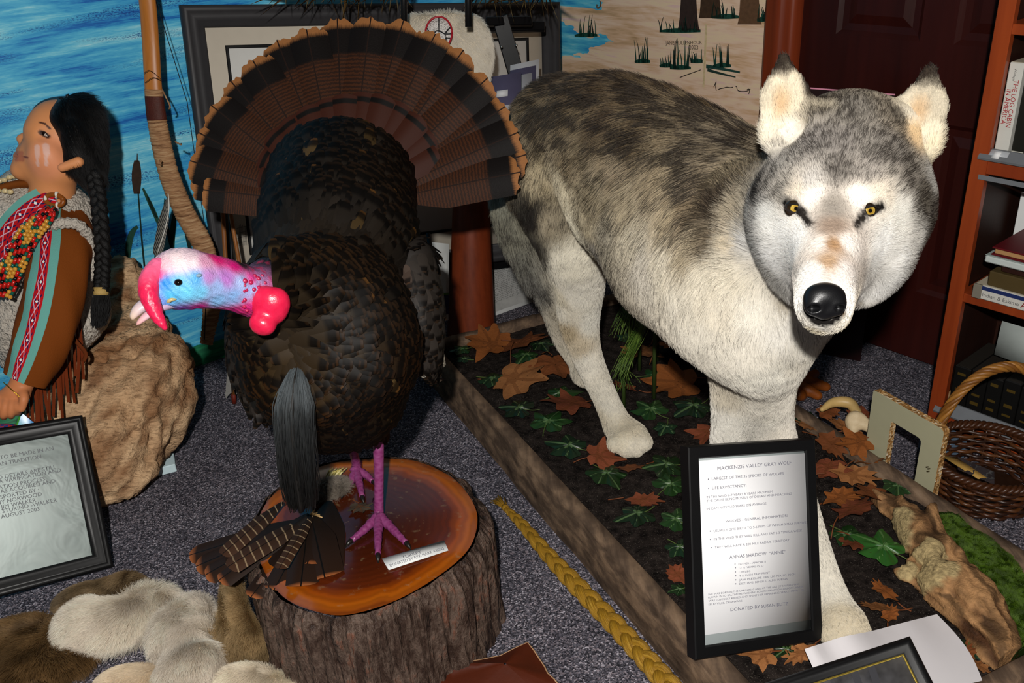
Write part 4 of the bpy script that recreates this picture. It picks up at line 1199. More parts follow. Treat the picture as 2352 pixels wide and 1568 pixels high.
for i, (a, b) in enumerate(CR):
    th = math.atan2(-(b - 470), a - 795)
    root = P(795 + 60 * math.cos(th), 450 - 40 * math.sin(th), 1.90)
    m = M(); rows, sts = tail_vane(root, P(a, b, 1.905 + (0.004 if i % 2 else 0)), 0.032, fan_n, r_, 0.008, n=16, m_=9, fray=0.2)
    m.grid(rows, st=sts)
    m.build('tail_covert', COVM, turkey)
# wings hanging at the sides
WM = vcol('wing_skin', 0.5, 0.3)
def wing(chain, rad, light, seed, face=1):
    w = SDF(0.005, 0.03); w.chain([P(*q) for q in chain], rad, 0.03)
    v_, q_ = w.mesh(); v_ = relax(v_, q_, 2)
    o = mesh_obj('wing', v_ - world_of(turkey), q_, plain('wing_down', '#1d1814', 0.7), turkey)
    d = nrm(P(*chain[-1]) - P(*chain[0]))
    def cf(p, r):
        c = np.tile(np.array(hexc('#2c2723')), (len(p), 1))
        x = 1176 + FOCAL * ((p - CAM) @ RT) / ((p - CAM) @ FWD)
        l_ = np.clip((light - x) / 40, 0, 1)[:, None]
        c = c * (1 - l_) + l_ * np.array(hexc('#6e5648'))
        return c * (0.7 + 0.6 * r.random((len(p), 1)))
    a_, b_, c_, s_ = plumage(v_, q_, 520, np.ones(len(v_)), lambda p: np.tile(d, (len(p), 1)), lambda p: 0.036 + 0 * p[:, 0], cf, 0.10, seed)
    mesh_obj('wing_coverts', a_ - world_of(turkey), b_, FEA, o if False else turkey, None, c_, s_)
    return o
wing([(945, 600, 1.77), (950, 690, 1.765), (965, 780, 1.775), (985, 835, 1.79)], [0.046, 0.056, 0.044, 0.022], 935, 3)
wing([(590, 640, 1.80), (575, 740, 1.80), (572, 850, 1.80), (600, 930, 1.80)], [0.035, 0.045, 0.036, 0.018], 0, 4)
PRIM = NT('primary_vane'); st = PRIM.attr('st', 1)
pw = PRIM.n('TexWave', Vector=PRIM.pos(src=st, rot=(0, 0, 0.12)), Scale=8.0, Distortion=1.5, _bands_direction='Y')
PRIMM = PRIM.out(PRIM.mix(PRIM.ramp(pw.outputs['Fac'], [(0.45, (0, 0, 0)), (0.6, (1, 1, 1))]), hexc('#141110'), hexc('#8f8778')), 0.45, 0.3)
for k in range(5):
    m = M(); rows, sts = tail_vane(P(975 + 5 * k, 770, 1.765 + 0.004 * k), P(972 + 9 * k, 868 - 5 * k, 1.77 + 0.006 * k), 0.016, -FWD + RT * 0.2, r_, 0.004, 12, 7, 0.4)
    m.grid(rows, st=sts); m.build('wing_primary', PRIMM, turkey)
# snood, beak, wattle, eye, beard
RED = NT('wattle_red'); v = RED.pos()
RED.bump(RED.noise(v, 120, 3), 0.3, 0.003)
REDM = RED.out(RED.mix(RED.noise(v, 90, 3), hexc('#c01038'), hexc('#e5264f')), 0.3, 0.5)
S = SDF(0.0018, 0.006)
S.chain([P(362, 612, 1.335), P(346, 640, 1.325), P(342, 672, 1.318), P(352, 705, 1.315), P(365, 732, 1.314), P(378, 752, 1.316)], [0.013, 0.0155, 0.0145, 0.0115, 0.0085, 0.0045], 0.006)
v_, q_ = S.mesh()
f_ = fbm(v_, 260, 2, 4)
v_ = v_ + vnormals(v_, q_) * (0.0007 * f_)[:, None]
scol = np.clip(((v_ - P(355, 600, 1.33)) @ -UP) / 0.10, 0, 1)[:, None]
scol = np.array(hexc('#e0688f')) * (1 - np.clip(scol * 2.5, 0, 1)) + np.array(hexc('#d6204c')) * np.clip(scol * 2.5, 0, 1)
mesh_obj('snood', v_ - world_of(turkey), q_, vcol('snood_skin', 0.35, 0.4, 0.3, 300, 0.002), turkey, None, scol)
S = SDF(0.0022, 0.012)
S.ell(P(624, 702, 1.425), (0.026, 0.020, 0.031), k=0.012); S.ell(P(602, 690, 1.43), (0.020, 0.018, 0.024), k=0.012)
S.ell(P(598, 742, 1.42), (0.017, 0.015, 0.018), k=0.010); S.ell(P(612, 748, 1.42), (0.014, 0.013, 0.014), k=0.010); S.ell(P(643, 690, 1.425), (0.014, 0.013, 0.018), k=0.010)
v_, q_ = S.mesh(); mesh_obj('wattle', relax(v_, q_, 1) - world_of(turkey), q_, REDM, turkey)
BEAK = vcol('beak_horn', 0.35, 0.4, var=0.1)
m = M(); path = spline([P(392, 668, 1.352), P(356, 686, 1.330), P(322, 706, 1.32), P(308, 722, 1.318), P(303, 734, 1.318)], 5)
u = np.linspace(0, 1, len(path)); rad = 0.0135 * (1 - u) ** 0.55 + 0.0012
m.tube(path, rad, 14, np.outer(1 - u, hexc('#a79fc4')) + np.outer(u, hexc('#d9bda0')), flat=0.75)
m.build('upper_beak', BEAK, turkey)
m = M(); path = spline([P(396, 696, 1.356), P(364, 707, 1.332), P(335, 726, 1.325), P(313, 746, 1.322)], 5)
u = np.linspace(0, 1, len(path)); rad = 0.0105 * (1 - u) ** 0.5 + 0.001
m.tube(path, rad, 12, np.outer(1 - u, hexc('#b3a3c6')) + np.outer(u, hexc('#d9a39c')), flat=0.7)
m.build('lower_beak', BEAK, turkey)
m = M(); e = surf(tv, 409, 648); m.ball(e + FWD * 0.001, (0.0062, 0.0062, 0.0050), hexc('#0b0807'), 10, 16); m.build('eye', vcol('turkey_eye', 0.08, 0.6), turkey)
m = M(); e = surf(tv, 455, 632); m.ball(e + FWD * 0.0015, (0.0052, 0.0040, 0.0028), hexc('#7d97a8'), 8, 12); m.build('ear_patch', vcol('ear_skin', 0.6), turkey)
rc_ = random.Random(14)
for k in range(22):
    x, y = rc_.uniform(555, 612), rc_.uniform(625, 715)
    e = surf(tv, x, y); rr__ = rc_.uniform(0.0022, 0.0046)
    m = M(); m.ball(e + FWD * rr__ * 0.3, rr__, hexc('#b0204e'), 7, 9); m.build('caruncle', vcol('caruncle_skin', 0.3, 0.4), turkey)
m = M(); m.tube(spline([surf(tv, 384, 694), surf(tv, 394, 688), surf(tv, 406, 687)], 4) - FWD * 0.0005, [0.0015, 0.0025, 0.003, 0.003, 0.003, 0.0028, 0.0022, 0.0016, 0.001], 7, hexc('#b0a070')); m.build('mouth_corner', vcol('gape_skin', 0.4, 0.3), turkey)
# beard: a tuft of coarse hair hanging from the breast
bp = spline([P(686, 832, 1.515), P(678, 880, 1.50), P(675, 950, 1.50), P(678, 1030, 1.515), P(686, 1105, 1.54), P(694, 1168, 1.565)], 4)
n = 2600
a0 = rng.random(n) * 2 * math.pi; rr0 = np.sqrt(rng.random(n))
ub = np.linspace(0, 1, len(bp))
wid_ = np.interp(ub, [0, .12, .35, .6, .85, 1], [0.003, 0.013, 0.029, 0.028, 0.026, 0.022])
X_ = RT; Y_ = -FWD
pts = bp[None] + (np.cos(a0) * rr0)[:, None, None] * (wid_[None, :, None] * X_) + (np.sin(a0) * rr0)[:, None, None] * (wid_[None, :, None] * 0.5 * Y_)
pts = pts + np.cumsum(rng.normal(0, 0.0007, pts.shape), axis=1)
ln = 0.75 + 0.25 * rng.random(n)
pts = np.stack([[np.interp(ub * l_, ub, q[:, j]) for j in range(3)] for q, l_ in zip(pts, ln)]).transpose(0, 2, 1)
g = np.interp(ub, [0, .1, .35, .5, 1], [0.9, 1, .8, .2, .0])
bc = (np.array(hexc('#121110'))[None] * (1 - g[:, None]) + np.array(hexc('#474d50'))[None] * g[:, None])[None] * (0.5 + 0.9 * rng.random((n, 1, 1)))
bo = curves_obj('beard', pts, 0.0006, bc, FUR, turkey)
m = M(); m.tube(bp, wid_ * 0.6, 12, hexc('#2a2c2d'), flat=0.4, up=RT); m.build('beard', plain('beard_core', '#141210', 0.6), turkey)
# legs
SH = NT('shank_scales'); st = SH.attr('st', 1); c = SH.attr('col')
sc2 = SH.n('TexVoronoi', Vector=SH.pos(src=st, sc=(5, 150, 1)), Scale=1.0)
SH.bump(sc2.outputs['Distance'], 0.5, 0.002)
SHM = SH.out(SH.mix(SH.ramp(sc2.outputs['Distance'], [(0.1, (0, 0, 0)), (0.8, (0.35,) * 3)]), c, hexc('#a05a8c')), 0.4, 0.4)
def leg(top, foot, toes, r0):
    m = M(); pk = np.array(hexc('#73285a')); top, foot = np.asarray(top), np.asarray(foot)
    path = spline([top, top * .5 + foot * .5 + RT * 0.001, foot + UP * 0.02, foot + UP * 0.004], 6)
    u = np.linspace(0, 1, len(path))
    m.tube(path, r0 * (1.05 - 0.25 * np.sin(u * math.pi) + 0.25 * (u > .9)), 14, pk)
    o = m.build('leg', SHM, turkey)
    for pts_ in toes:
        q = spline([foot + UP * 0.006] + [np.asarray(x) for x in pts_], 5)
        m = M(); uu = np.linspace(0, 1, len(q))
        m.tube(q, (0.0105 - 0.005 * uu) * (1 + 0.10 * np.sin(uu * 26)), 10, pk * 0.95)
        tt = m.build('toe', SHM, o)
        d = nrm(q[-1] - q[-3])
        m = M(); m.tube([q[-1] - d * 0.004, q[-1] + d * 0.009 - UP * 0.0, q[-1] + d * 0.018 - np.array([0, 0, 0.004])], [0.0052, 0.0042, 0.0008], 8, hexc('#1b1714'))
        m.build('claw', vcol('claw_dark', 0.35, 0.4), o)
    return o
z0 = SZ + 0.009
leg(P(868, 975, 1.735), G(870, 1190, SZ + 0.012), [[G(868, 1235, z0 + .004), G(868, 1272, z0)], [G(838, 1215, z0 + .004), G(808, 1240, z0)], [G(905, 1218, z0 + .004), G(932, 1246, z0)], [G(868, 1165, z0 + .006), G(862, 1150, z0)]], 0.0115)
leg(P(800, 975, 1.83), G(818, 1085, SZ + 0.012), [[G(826, 1112, z0 + .004), G(832, 1140, z0)], [G(806, 1105, z0 + .004), G(792, 1128, z0)], [G(840, 1090, z0 + .004), G(856, 1105, z0)], [G(822, 1072, z0 + .004), G(826, 1062, z0)]], 0.0115)
# ================================================================== LEFT SIDE AND BACK WALL THINGS
def uproject(p):
    d = (np.asarray(p) - CAM) @ FWD
    return np.array([1176 + FOCAL * ((p - CAM) @ RT) / d, 784 - FOCAL * ((p - CAM) @ UP) / d])
def lean(bl, br, z, top, right=True):
    """a flat frame whose lower edge lies at height z between two pixels and whose upper corner is seen at top"""
    A, Bp = G(*bl, z), G(*br, z)
    e1 = nrm(Bp - A); away = nrm(np.array([-e1[1], e1[0], 0]))
    o = Bp if right else A
    best = None
    for a in np.radians(np.arange(-20, 75, 0.5)):
        e2 = np.array([0, 0, 1]) * math.cos(a) + away * math.sin(a)
        for h in np.arange(0.08, 0.9, 0.01):
            e = np.sum((uproject(o + e2 * h) - np.array(top)) ** 2)
            if best is None or e < best[0]: best = (e, e2, h)
    return A, Bp, e1, best[1], best[2]
def frame_bars(o, ex, ey, w, h, prof, c=(1, 1, 1)):
    """four mitred bars round a w x h opening rectangle whose lower left outer corner is o; prof: (inset, lift)"""
    nz = np.cross(ex, ey); m = M()
    cs = [(0, 0, 1, 1), (w, 0, -1, 1), (w, h, -1, -1), (0, h, 1, -1)]
    rings = []
    for ins, lf in prof:
        rings.append([o + ex * (x + sx * ins) + ey * (y + sy * ins) + nz * lf for x, y, sx, sy in cs])
    m.grid(rings, c, closed_v=True)
    return m
def sheet(o, ex, ey, x0, y0, x1, y1, lift, c=(1, 1, 1), n=1, th=0.0008):
    nz = np.cross(ex, ey); m = M()
    q = [o + ex * x + ey * y + nz * lift for x, y in ((x0, y0), (x1, y0), (x1, y1), (x0, y1))]
    m.slab(q, -nz * th, c); return m
PAPER = plain('white_paper', '#dcdedd', 0.55, 0.3, 0.03)
INKM = vcol('print_ink', 0.6, 0.2, var=0.0)
BLK = plain('black_moulding', '#0d0d0e', 0.42, 0.35, 0.2)

# ---- driftwood
D = SDF(0.009, 0.06)
D.chain([P(282, 640, 2.55), P(288, 740, 2.53), P(318, 850, 2.40), P(275, 960, 2.33), P(245, 1060, 2.30)], [0.055, 0.085, 0.118, 0.130, 0.100], 0.05)
D.chain([P(102, 965, 2.24), P(190, 935, 2.26), P(270, 900, 2.33)], [0.025, 0.065, 0.10], 0.06)
D.cone(P(385, 830, 2.45), P(340, 960, 2.36), 0.052, 0.075, 0.05)
D.ell(P(262, 1085, 2.29), (0.115, 0.09, 0.07), k=0.05)
D.ell(P(200, 1010, 2.26), (0.12, 0.09, 0.10), k=0.05)
dv, dq = D.mesh()
dn = vnormals(dv, dq)
gr = nrm(P(400, 800, 2.4) - P(200, 1050, 2.4))
def grain_co(v): return v - gr * (v @ gr)[:, None] * 0.75
gc = grain_co(dv + 0.02 * np.stack([fbm(dv, 6, 2, 1), fbm(dv, 6, 2, 2), fbm(dv, 6, 2, 3)], 1))
disp = 0.020 * fbm(gc, 9, 3, 5) + 0.010 * (1 - 2 * np.abs(fbm(gc, 30, 2, 6))) + 0.006 * fbm(gc, 85, 2, 8)
dv = dv + dn * disp[:, None]
dv[:, 2] = np.maximum(dv[:, 2], 0.0)
t = NT('driftwood'); c = t.attr('col')
n2 = t.noise(t.pos(rot=(0.4, 0.7, 0.5), sc=(1, 6, 6)), 26, 4, 0.65, 0.6)
t.bump(t.math('ADD', n2, t.math('MULTIPLY', t.noise(t.pos(), 170, 3), 0.5)), 0.8, 0.008)
DRIFT = t.out(t.mix(0.75, c, t.ramp(n2, [(0.32, (.25, .2, .17)), (0.45, (.8, .78, .76)), (0.6, (1, 1, 1))]), 'MULTIPLY'), 0.8, 0.15)
f = np.clip(0.5 + 0.7 * fbm(gc, 40, 3, 11), 0, 1)[:, None]; f2 = np.clip(0.5 + 0.7 * fbm(dv, 9, 2, 12), 0, 1)[:, None]
dc = np.array(hexc('#8f6a4c')) * (1 - f) + np.array(hexc('#e0bd94')) * f
dc = dc * (1 - 0.4 * f2) + 0.4 * f2 * np.array(hexc('#a06a3c'))
tag(mesh_obj('driftwood', dv - np.array([dv[:, 0].mean(), dv[:, 1].mean(), 0]), dq, DRIFT, None, [dv[:, 0].mean(), dv[:, 1].mean(), 0], dc),
    'big weathered driftwood block with carved ripples beside the doll', 'driftwood')
m = M(); a = G(378, 1078, 0)
m.box(a + np.array([-0.01, 0.0, 0.012]), (nrm(np.array([0.95, 0.35, 0])) * 0.04, nrm(np.array([-0.35, 0.95, 0])) * 0.03, np.array([0, 0, 0.012])), bev=0.002)
tag(m.build('board_offcut', plain('white_board', '#c9dfe4', 0.6), smooth=False), 'small pale board offcut sticking out beside the driftwood base', 'board')

# ---- the doll
doll = thing('doll', [-1.21, 2.27, 0.0], 'dark-haired doll in a fleece vest gazing up behind the driftwood', 'doll')
SKIN = NT('doll_skin'); c = SKIN.attr('col')
SKINM = SKIN.out(SKIN.mix(0.15, c, SKIN.mix(SKIN.noise(SKIN.pos(), 60, 3), (.5, .4, .35), (1, 1, 1)), 'MULTIPLY'), 0.52, 0.25)
H = SDF(0.0032, 0.03); dd = 2.12
def Q(x, y, o=0.0): return P(x, y, dd + o)
H.ell(Q(158, 305, .03), (0.070, 0.070, 0.074), k=0.03)
H.ell(Q(119, 284, .015), (0.040, 0.055, 0.046), k=0.03)
H.ell(Q(112, 335, .01), (0.046, 0.058, 0.070), k=0.03)
H.ell(Q(74, 364, .008), (0.033, 0.040, 0.036), k=0.025)
H.cone(Q(140, 388, .0), Q(56, 391, .01), 0.034, 0.021, 0.03)
H.ell(Q(104, 362, -.034), (0.032, 0.022, 0.032), k=0.03)                # cheek
H.ell(Q(88, 290, .008), (0.0155, 0.042, 0.011), k=0.02)                # brow
H.cone(Q(80, 299, .008), Q(54, 319, .008), 0.0095, 0.0120, 0.010)       # nose
H.ell(Q(51, 319, .008), (0.0118, 0.0130, 0.0105), k=0.006)
H.ell(Q(62, 327, -.006), (0.0095, 0.0085, 0.0075), k=0.006)
H.ell(Q(56, 342, .006), (0.016, 0.018, 0.010), k=0.010)
H.ell(Q(47, 353, .006), (0.0150, 0.022, 0.0068), k=0.005)               # lips
H.ell(Q(48, 364, .006), (0.0140, 0.021, 0.0070), k=0.005)
H.cone(Q(34, 359, -.02), Q(66, 361, -.03), 0.0026, 0.0015, 0.004, True)
H.ell(Q(49, 389, .01), (0.0200, 0.026, 0.0185), k=0.015)               # chin
H.ell(Q(101, 307, -.060), (0.019, 0.010, 0.011), k=0.014, sub=True)      # eye hollow
H.cone(Q(128, 400, .02), Q(118, 452, .04), 0.047, 0.050, 0.02)
H.cone(Q(142, 385, -.056), Q(180, 372, -.050), 0.0095, 0.0125, 0.006)   # ear
H.cone(Q(150, 382, -.070), Q(176, 373, -.066), 0.0035, 0.0055, 0.004, True)
hv, hq = H.mesh(); hv = relax(hv, hq, 1); make_tree(hv, hq)
base = np.tile(np.array(hexc('#cf8a58')), (len(hv), 1))
def dab(v, cols, poly, r, c, soft=1.7, dmax=9, tree=True):
    p = np.array([surf(v, *q) for q in poly]); d = np.full(len(v), 9.0)
    for i in range(max(1, len(p) - 1)):
        ab = p[min(i + 1, len(p) - 1)] - p[i]; t_ = np.clip(((v - p[i]) @ ab) / max(ab @ ab, 1e-9), 0, 1)
        d = np.minimum(d, np.linalg.norm(v - p[i] - t_[:, None] * ab, axis=1))
    f_ = np.clip((r * soft - d) / (r * (soft - 1)), 0, 1)[:, None]
    return cols * (1 - f_) + np.array(hexc(c)) * f_
base = dab(hv, base, [(98, 375), (120, 350)], 0.03, '#d98f66', 1.8)
base = dab(hv, base, [(92, 281), (103, 284), (115, 295)], 0.0017, '#4a2a1c')
base = dab(hv, base, [(34, 359), (48, 359), (64, 362)], 0.0016, '#7c3a2a')
base = dab(hv, base, [(36, 353), (50, 353)], 0.005, '#b26a4a', 1.5); base = dab(hv, base, [(37, 365), (52, 365)], 0.005, '#b26a4a', 1.5)
base = dab(hv, base, [(85, 337), (86, 356)], 0.0048, '#d8ac9c', 1.35); base = dab(hv, base, [(86, 356), (87, 380)], 0.0032, '#d8ac9c', 1.4)
base = dab(hv, base, [(105, 335), (107, 350)], 0.0062, '#d8ac9c', 1.35); base = dab(hv, base, [(107, 350), (106, 378)], 0.0034, '#d8ac9c', 1.4)
base = dab(hv, base, [(94, 304), (103, 309), (110, 313)], 0.0045, '#3a1e14', 1.5)
mesh_obj('head', hv - world_of(doll), hq, SKINM, doll, None, base)
e = surf(hv, 102, 308); ex_ = nrm(RT * .92 - UP * .38); ey_ = nrm(UP * .92 + RT * .38); RE = np.stack([ex_, -FWD, ey_], 1)
m = M(); m.ball(e + FWD * 0.0030, (0.0098, 0.0052, 0.0044), (0.42, .36, .32), 10, 14, RE); m.build('eye', vcol('doll_eye', 0.1, 0.5), doll)
m = M(); m.ball(e + FWD * 0.0016 - ex_ * 0.0018, (0.0066, 0.0045, 0.0043), hexc('#100806'), 8, 12, RE); m.build('iris', vcol('doll_iris', 0.1, 0.5), doll)
m = M(); m.tube(spline([e - ex_ * .012 - ey_ * .001 - FWD * .001, e + ey_ * .0048 - FWD * .0025, e + ex_ * .011 - ey_ * .001 - FWD * .001], 5), 0.0012, 6); m.build('eyelid', plain('lash_dark', '#24120c', .6), doll)
HR = SDF(0.005, 0.03)
HR.ell(Q(190, 302, .03), (0.047, 0.078, 0.078), k=0.03); HR.ell(Q(166, 262, .02), (0.044, 0.080, 0.036), k=0.03)
HR.ell(Q(106, 252, .040), (0.028, 0.046, 0.016), k=0.02); HR.ell(Q(134, 240, .040), (0.036, 0.05, 0.016), k=0.02)
HR.ell(Q(204, 365, .02), (0.036, 0.05, 0.055), k=0.03); HR.ell(Q(176, 322, -.03), (0.030, 0.034, 0.052), k=0.02)
HR.cone(Q(178, 370, -.03), Q(212, 405, .0), 0.024, 0.026, 0.03)
HR.cone(Q(66, 408, .06), Q(80, 420, .06), 0.014, 0.014, 0.02)
kv, kq = HR.mesh()
HBL = plain('black_hair', '#070606', 0.5, 0.3, bump=0.8, bscale=500)
mesh_obj('hair', kv - world_of(doll), kq, HBL, doll)
top_ = Q(150, 232, .03)
fl_ = kv - top_; fl_ /= np.linalg.norm(fl_, axis=1, keepdims=True); fl_ = fl_ + np.array([0.1, 0, -0.5])
frn = np.clip((P(150, 300, 2.1) - kv) @ RT / 0.03, 0, 1)[:, None]; fl_ = fl_ * (1 - frn) + frn * (RT * 0.9 - UP * 0.55)
hp, hr_, hc = grow(kv, kq, 9000, np.full(len(kv), 0.040), fl_, np.full(len(kv), 0.08), lambda p, ip, r: (np.tile(np.array(hexc('#0a0909')), (len(p), 1)), np.tile(np.array(hexc('#141313')), (len(p), 1))), clump=0.2, wid=0.0011, seed=21, weight=np.clip(((kv - P(126, 300, 2.1)) @ RT) / 0.02, 0.0, 1))
curves_obj('hair_strands', hp, hr_, hc, FUR, doll)
m = M()
for a, b in [((133, 224), (150, 232)), ((148, 232), (172, 226)), ((150, 228), (158, 216))]:
    m.tube([P(*a, dd - .02), (P(*a, dd - .02) + P(*b, dd - .02)) / 2 + UP * 0.003, P(*b, dd - .02)], [0.002, 0.007, 0.002], 8, flat=0.4)
m.build('hair_ribbon', plain('black_ribbon', '#0c0b0b', 0.5), doll)
bpth = spline([P(213, 395, 2.10), P(225, 450, 2.10), P(232, 520, 2.10), P(236, 590, 2.10), P(234, 640, 2.10), P(232, 672, 2.10)], 12)
uu = np.linspace(0, 1, len(bpth)); T_ = np.gradient(bpth, axis=0); m = M()
for k in range(3):
    ph = uu * 2 * math.pi * 5.5 + k * 2 * math.pi / 3
    q = bpth + np.outer(np.sin(ph) * 0.0100, RT) + np.outer(np.sin(2 * ph) * 0.006, -FWD)
    m.tube(q, 0.0102 * (1 - 0.15 * uu), 10)
braid = m.build('braid', HBL, doll)
m = M(); m.tube([bpth[-1] + UP * 0.012, bpth[-1], bpth[-1] - UP * 0.006], [0.0165, 0.017, 0.0165], 14); m.build('braid_tie', plain('straw_tie', '#b09255', 0.6, bump=0.6, bscale=400), braid)
n = 900; a0 = rng.random(n) * 6.283; q0 = np.sqrt(rng.random(n))
tb = spline([bpth[-1], P(231, 710, 2.10), P(226, 745, 2.10)], 3); ub = np.linspace(0, 1, len(tb))
wb = np.interp(ub, [0, .4, 1], [.013, .020, .011])
pts = tb[None] + (np.cos(a0) * q0)[:, None, None] * wb[None, :, None] * RT + (np.sin(a0) * q0)[:, None, None] * wb[None, :, None] * FWD * 0.7 + np.cumsum(rng.normal(0, .0012, (n, len(tb), 3)), 1)
curves_obj('braid_end', pts, 0.0007, np.tile(np.array(hexc('#0a0909')), (n, 1)), FUR, doll)
# vest
V = SDF(0.0058, 0.05)
V.chain([P(70, 500, 2.24), P(85, 620, 2.25), P(90, 730, 2.26), P(92, 780, 2.29)], [0.115, 0.12, 0.12, 0.105], 0.05)
V.ell(P(140, 505, 2.19), (0.078, 0.085, 0.07), k=0.05)
V.ell(P(195, 640, 2.25), (0.04, 0.07, 0.14), k=0.05); V.ell(P(180, 745, 2.22), (0.045, 0.045, 0.055), k=0.05)
V.ell(P(40, 480, 2.20), (0.08, 0.08, 0.04), k=0.05)
vv_, vq = V.mesh(); vn_ = vnormals(vv_, vq)
vv_ = vv_ + vn_ * (0.0045 * (1 - 2 * np.abs(vnoise(vv_, 95, 3))) + 0.006 * fbm(vv_, 20, 2, 2))[:, None]
make_tree(vv_, vq)
FLE = NT('fleece'); v = FLE.pos()
vo = FLE.n('TexVoronoi', Vector=v, Scale=150.0)
FLE.bump(FLE.math('ADD', vo.outputs['Distance'], FLE.noise(v, 300, 3)), 0.9, 0.006)
FLEM = FLE.out(FLE.mix(FLE.noise(v, 14, 3), hexc('#a59d92'), hexc('#d8cfc2')), 0.95, 0.05)
vest = mesh_obj('vest', vv_ - world_of(doll), vq, FLEM, doll)
# collar of the tunic
m = M(); cp = np.array([surf(vv_, x, y) for x, y in [(-20, 445), (10, 432), (45, 424), (90, 424), (135, 430)]]); cp = spline(cp, 5)
m.tube(cp - FWD * 0.002, 0.020, 10, flat=0.5, up=UP); m.build('collar', plain('brown_suede', '#6e3a12', 0.9, 0.1, bump=0.4, bscale=300), doll)
m = M()
for x, y in [(2, 428), (4, 440), (20, 441), (32, 443), (8, 418), (18, 416), (30, 410), (40, 408)]:
    m.ball(surf(vv_, x, y) - FWD * 0.016, (0.008, 0.006, 0.006), hexc('#cdb98a'), 8, 10)
m.build('shell_necklace', vcol('shell', 0.3, 0.4), doll)
# sleeve with bands
SL = NT('ribbon_band'); st = SL.attr('st', 1); sx = SL.n('SeparateXYZ', Vector=st)
s_, l_ = sx.outputs[0], sx.outputs[1]
bandc = SL.ramp(SL.math('ADD', SL.math('MULTIPLY', s_, 0.5), 0.5), [(0.0, hexc('#70380f')), (0.205, hexc('#70380f')), (0.21, hexc('#63a096')), (0.36, hexc('#63a096')), (0.365, hexc('#b3121a')), (0.535, hexc('#b3121a')), (0.54, hexc('#63a096')), (0.675, hexc('#5f9a92')), (0.68, hexc('#70380f'))], 'CONSTANT')
uL = SL.math('DIVIDE', SL.math('ADD', s_, 0.10), 0.15)                 # -1..1 over the red band
fr = SL.math('SUBTRACT', SL.math('FRACT', SL.math('MULTIPLY', l_, 24.0)), 0.5)
ab = SL.math('ABSOLUTE', fr)
x_line = SL.math('LESS_THAN', SL.math('ABSOLUTE', SL.math('SUBTRACT', SL.math('ABSOLUTE', uL), SL.math('MULTIPLY', ab, 1.5))), 0.10)
x_line = SL.math('MULTIPLY', x_line, SL.math('LESS_THAN', SL.math('ABSOLUTE', uL), 0.75))
star = SL.math('LESS_THAN', SL.math('ADD', SL.math('ABSOLUTE', uL), SL.math('MULTIPLY', SL.math('SUBTRACT', 0.5, ab), 4.0)), 0.34)
tri = SL.math('LESS_THAN', SL.math('ABSOLUTE', SL.math('SUBTRACT', SL.math('ADD', SL.math('ABSOLUTE', uL), SL.math('MULTIPLY', ab, 1.5)), 0.95)), 0.13)
inb = SL.math('LESS_THAN', SL.math('ABSOLUTE', uL), 0.82)
cpat = SL.mix(SL.math('MULTIPLY', tri, inb), bandc, hexc('#1c1a4a'))
cpat = SL.mix(SL.math('MULTIPLY', x_line, inb), cpat, hexc('#c9a3b3'))
cpat = SL.mix(SL.math('MULTIPLY', star, inb), cpat, hexc('#dfe3df'))
SL.bump(SL.noise(SL.pos(), 350, 3), 0.4, 0.002)
SLM = SL.out(cpat, 0.85, 0.1)
sp = spline([P(146, 505, 2.16), P(142, 560, 2.10), P(130, 640, 2.06), P(112, 730, 2.04), P(85, 810, 2.03), P(58, 872, 2.03)], 8)
sr = spline(np.array([[0.055], [0.066], [0.066], [0.066], [0.060], [0.047]]), 8)[:, 0]
Tn = np.gradient(sp, axis=0); Tn /= np.linalg.norm(Tn, axis=1, keepdims=True)
Ls = np.concatenate([[0], np.cumsum(np.linalg.norm(np.diff(sp, axis=0), axis=1))])
rows, sts = [], []; th = np.linspace(0, 2 * math.pi, 49)[:-1]
for i in range(len(sp)):
    X = nrm(RT - Tn[i] * (RT @ Tn[i])); Y = nrm(-FWD + Tn[i] * (FWD @ Tn[i]))
    wr_ = 1 + 0.03 * np.sin(th * 5 + i * 0.5)
    rows.append([sp[i] + sr[i] * w_ * (math.cos(a) * X + 0.8 * math.sin(a) * Y) for a, w_ in zip(th, wr_)])
    sts.append([(math.cos(a) if math.sin(a) > 0 else 1.0 * np.sign(math.cos(a)), Ls[i]) for a in th])
m = M(); m.grid(rows, st=sts, closed_v=True); sleeve = m.build('sleeve', SLM, doll)
# fleece edge round the arm hole
m = M(); ring = spline([P(92, 545, 2.085), P(115, 520, 2.06), P(150, 512, 2.055), P(185, 520, 2.07), P(208, 560, 2.11), P(212, 640, 2.15)], 8)
m.tube(ring, 0.0125 + 0.002 * np.sin(np.arange(len(ring)) * 1.9), 10); m.build('armhole_edge', FLEM, doll)
# skirt of the tunic and its fringe
SUE = plain('tunic_suede', '#5c2a10', 0.9, 0.1, 0.2, bump=0.3, bscale=250)
m = M(); m.tube([P(78, 790, 2.33), [-1.245, 2.25, 0.33], [-1.25, 2.26, 0.0]], [0.095, 0.085, 0.095], 24); m.build('tunic', SUE, doll)
for k in range(16):
    x = 62 + k * 8; m = M(); L = 150 + 30 * math.sin(k * 2.3)
    y0 = 905 - (x - 62) * 1.55
    d0 = 2.095 + 0.0004 * (x - 60)
    p = spline([P(x, y0, d0), P(x + 4 + 3 * math.sin(k), y0 + L * .5, d0 + 0.002), P(x + 8 + 6 * math.sin(k * 1.7), y0 + L, d0 + .01)], 4)
    m.grid([[q - RT * 0.0036 for q in p], [q + RT * 0.0036 + FWD * 0.0012 * (k % 3 - 1) for q in p]], hexc('#6b2c12'))
    m.build('fringe', vcol('fringe_suede', 0.9, 0.1), doll)
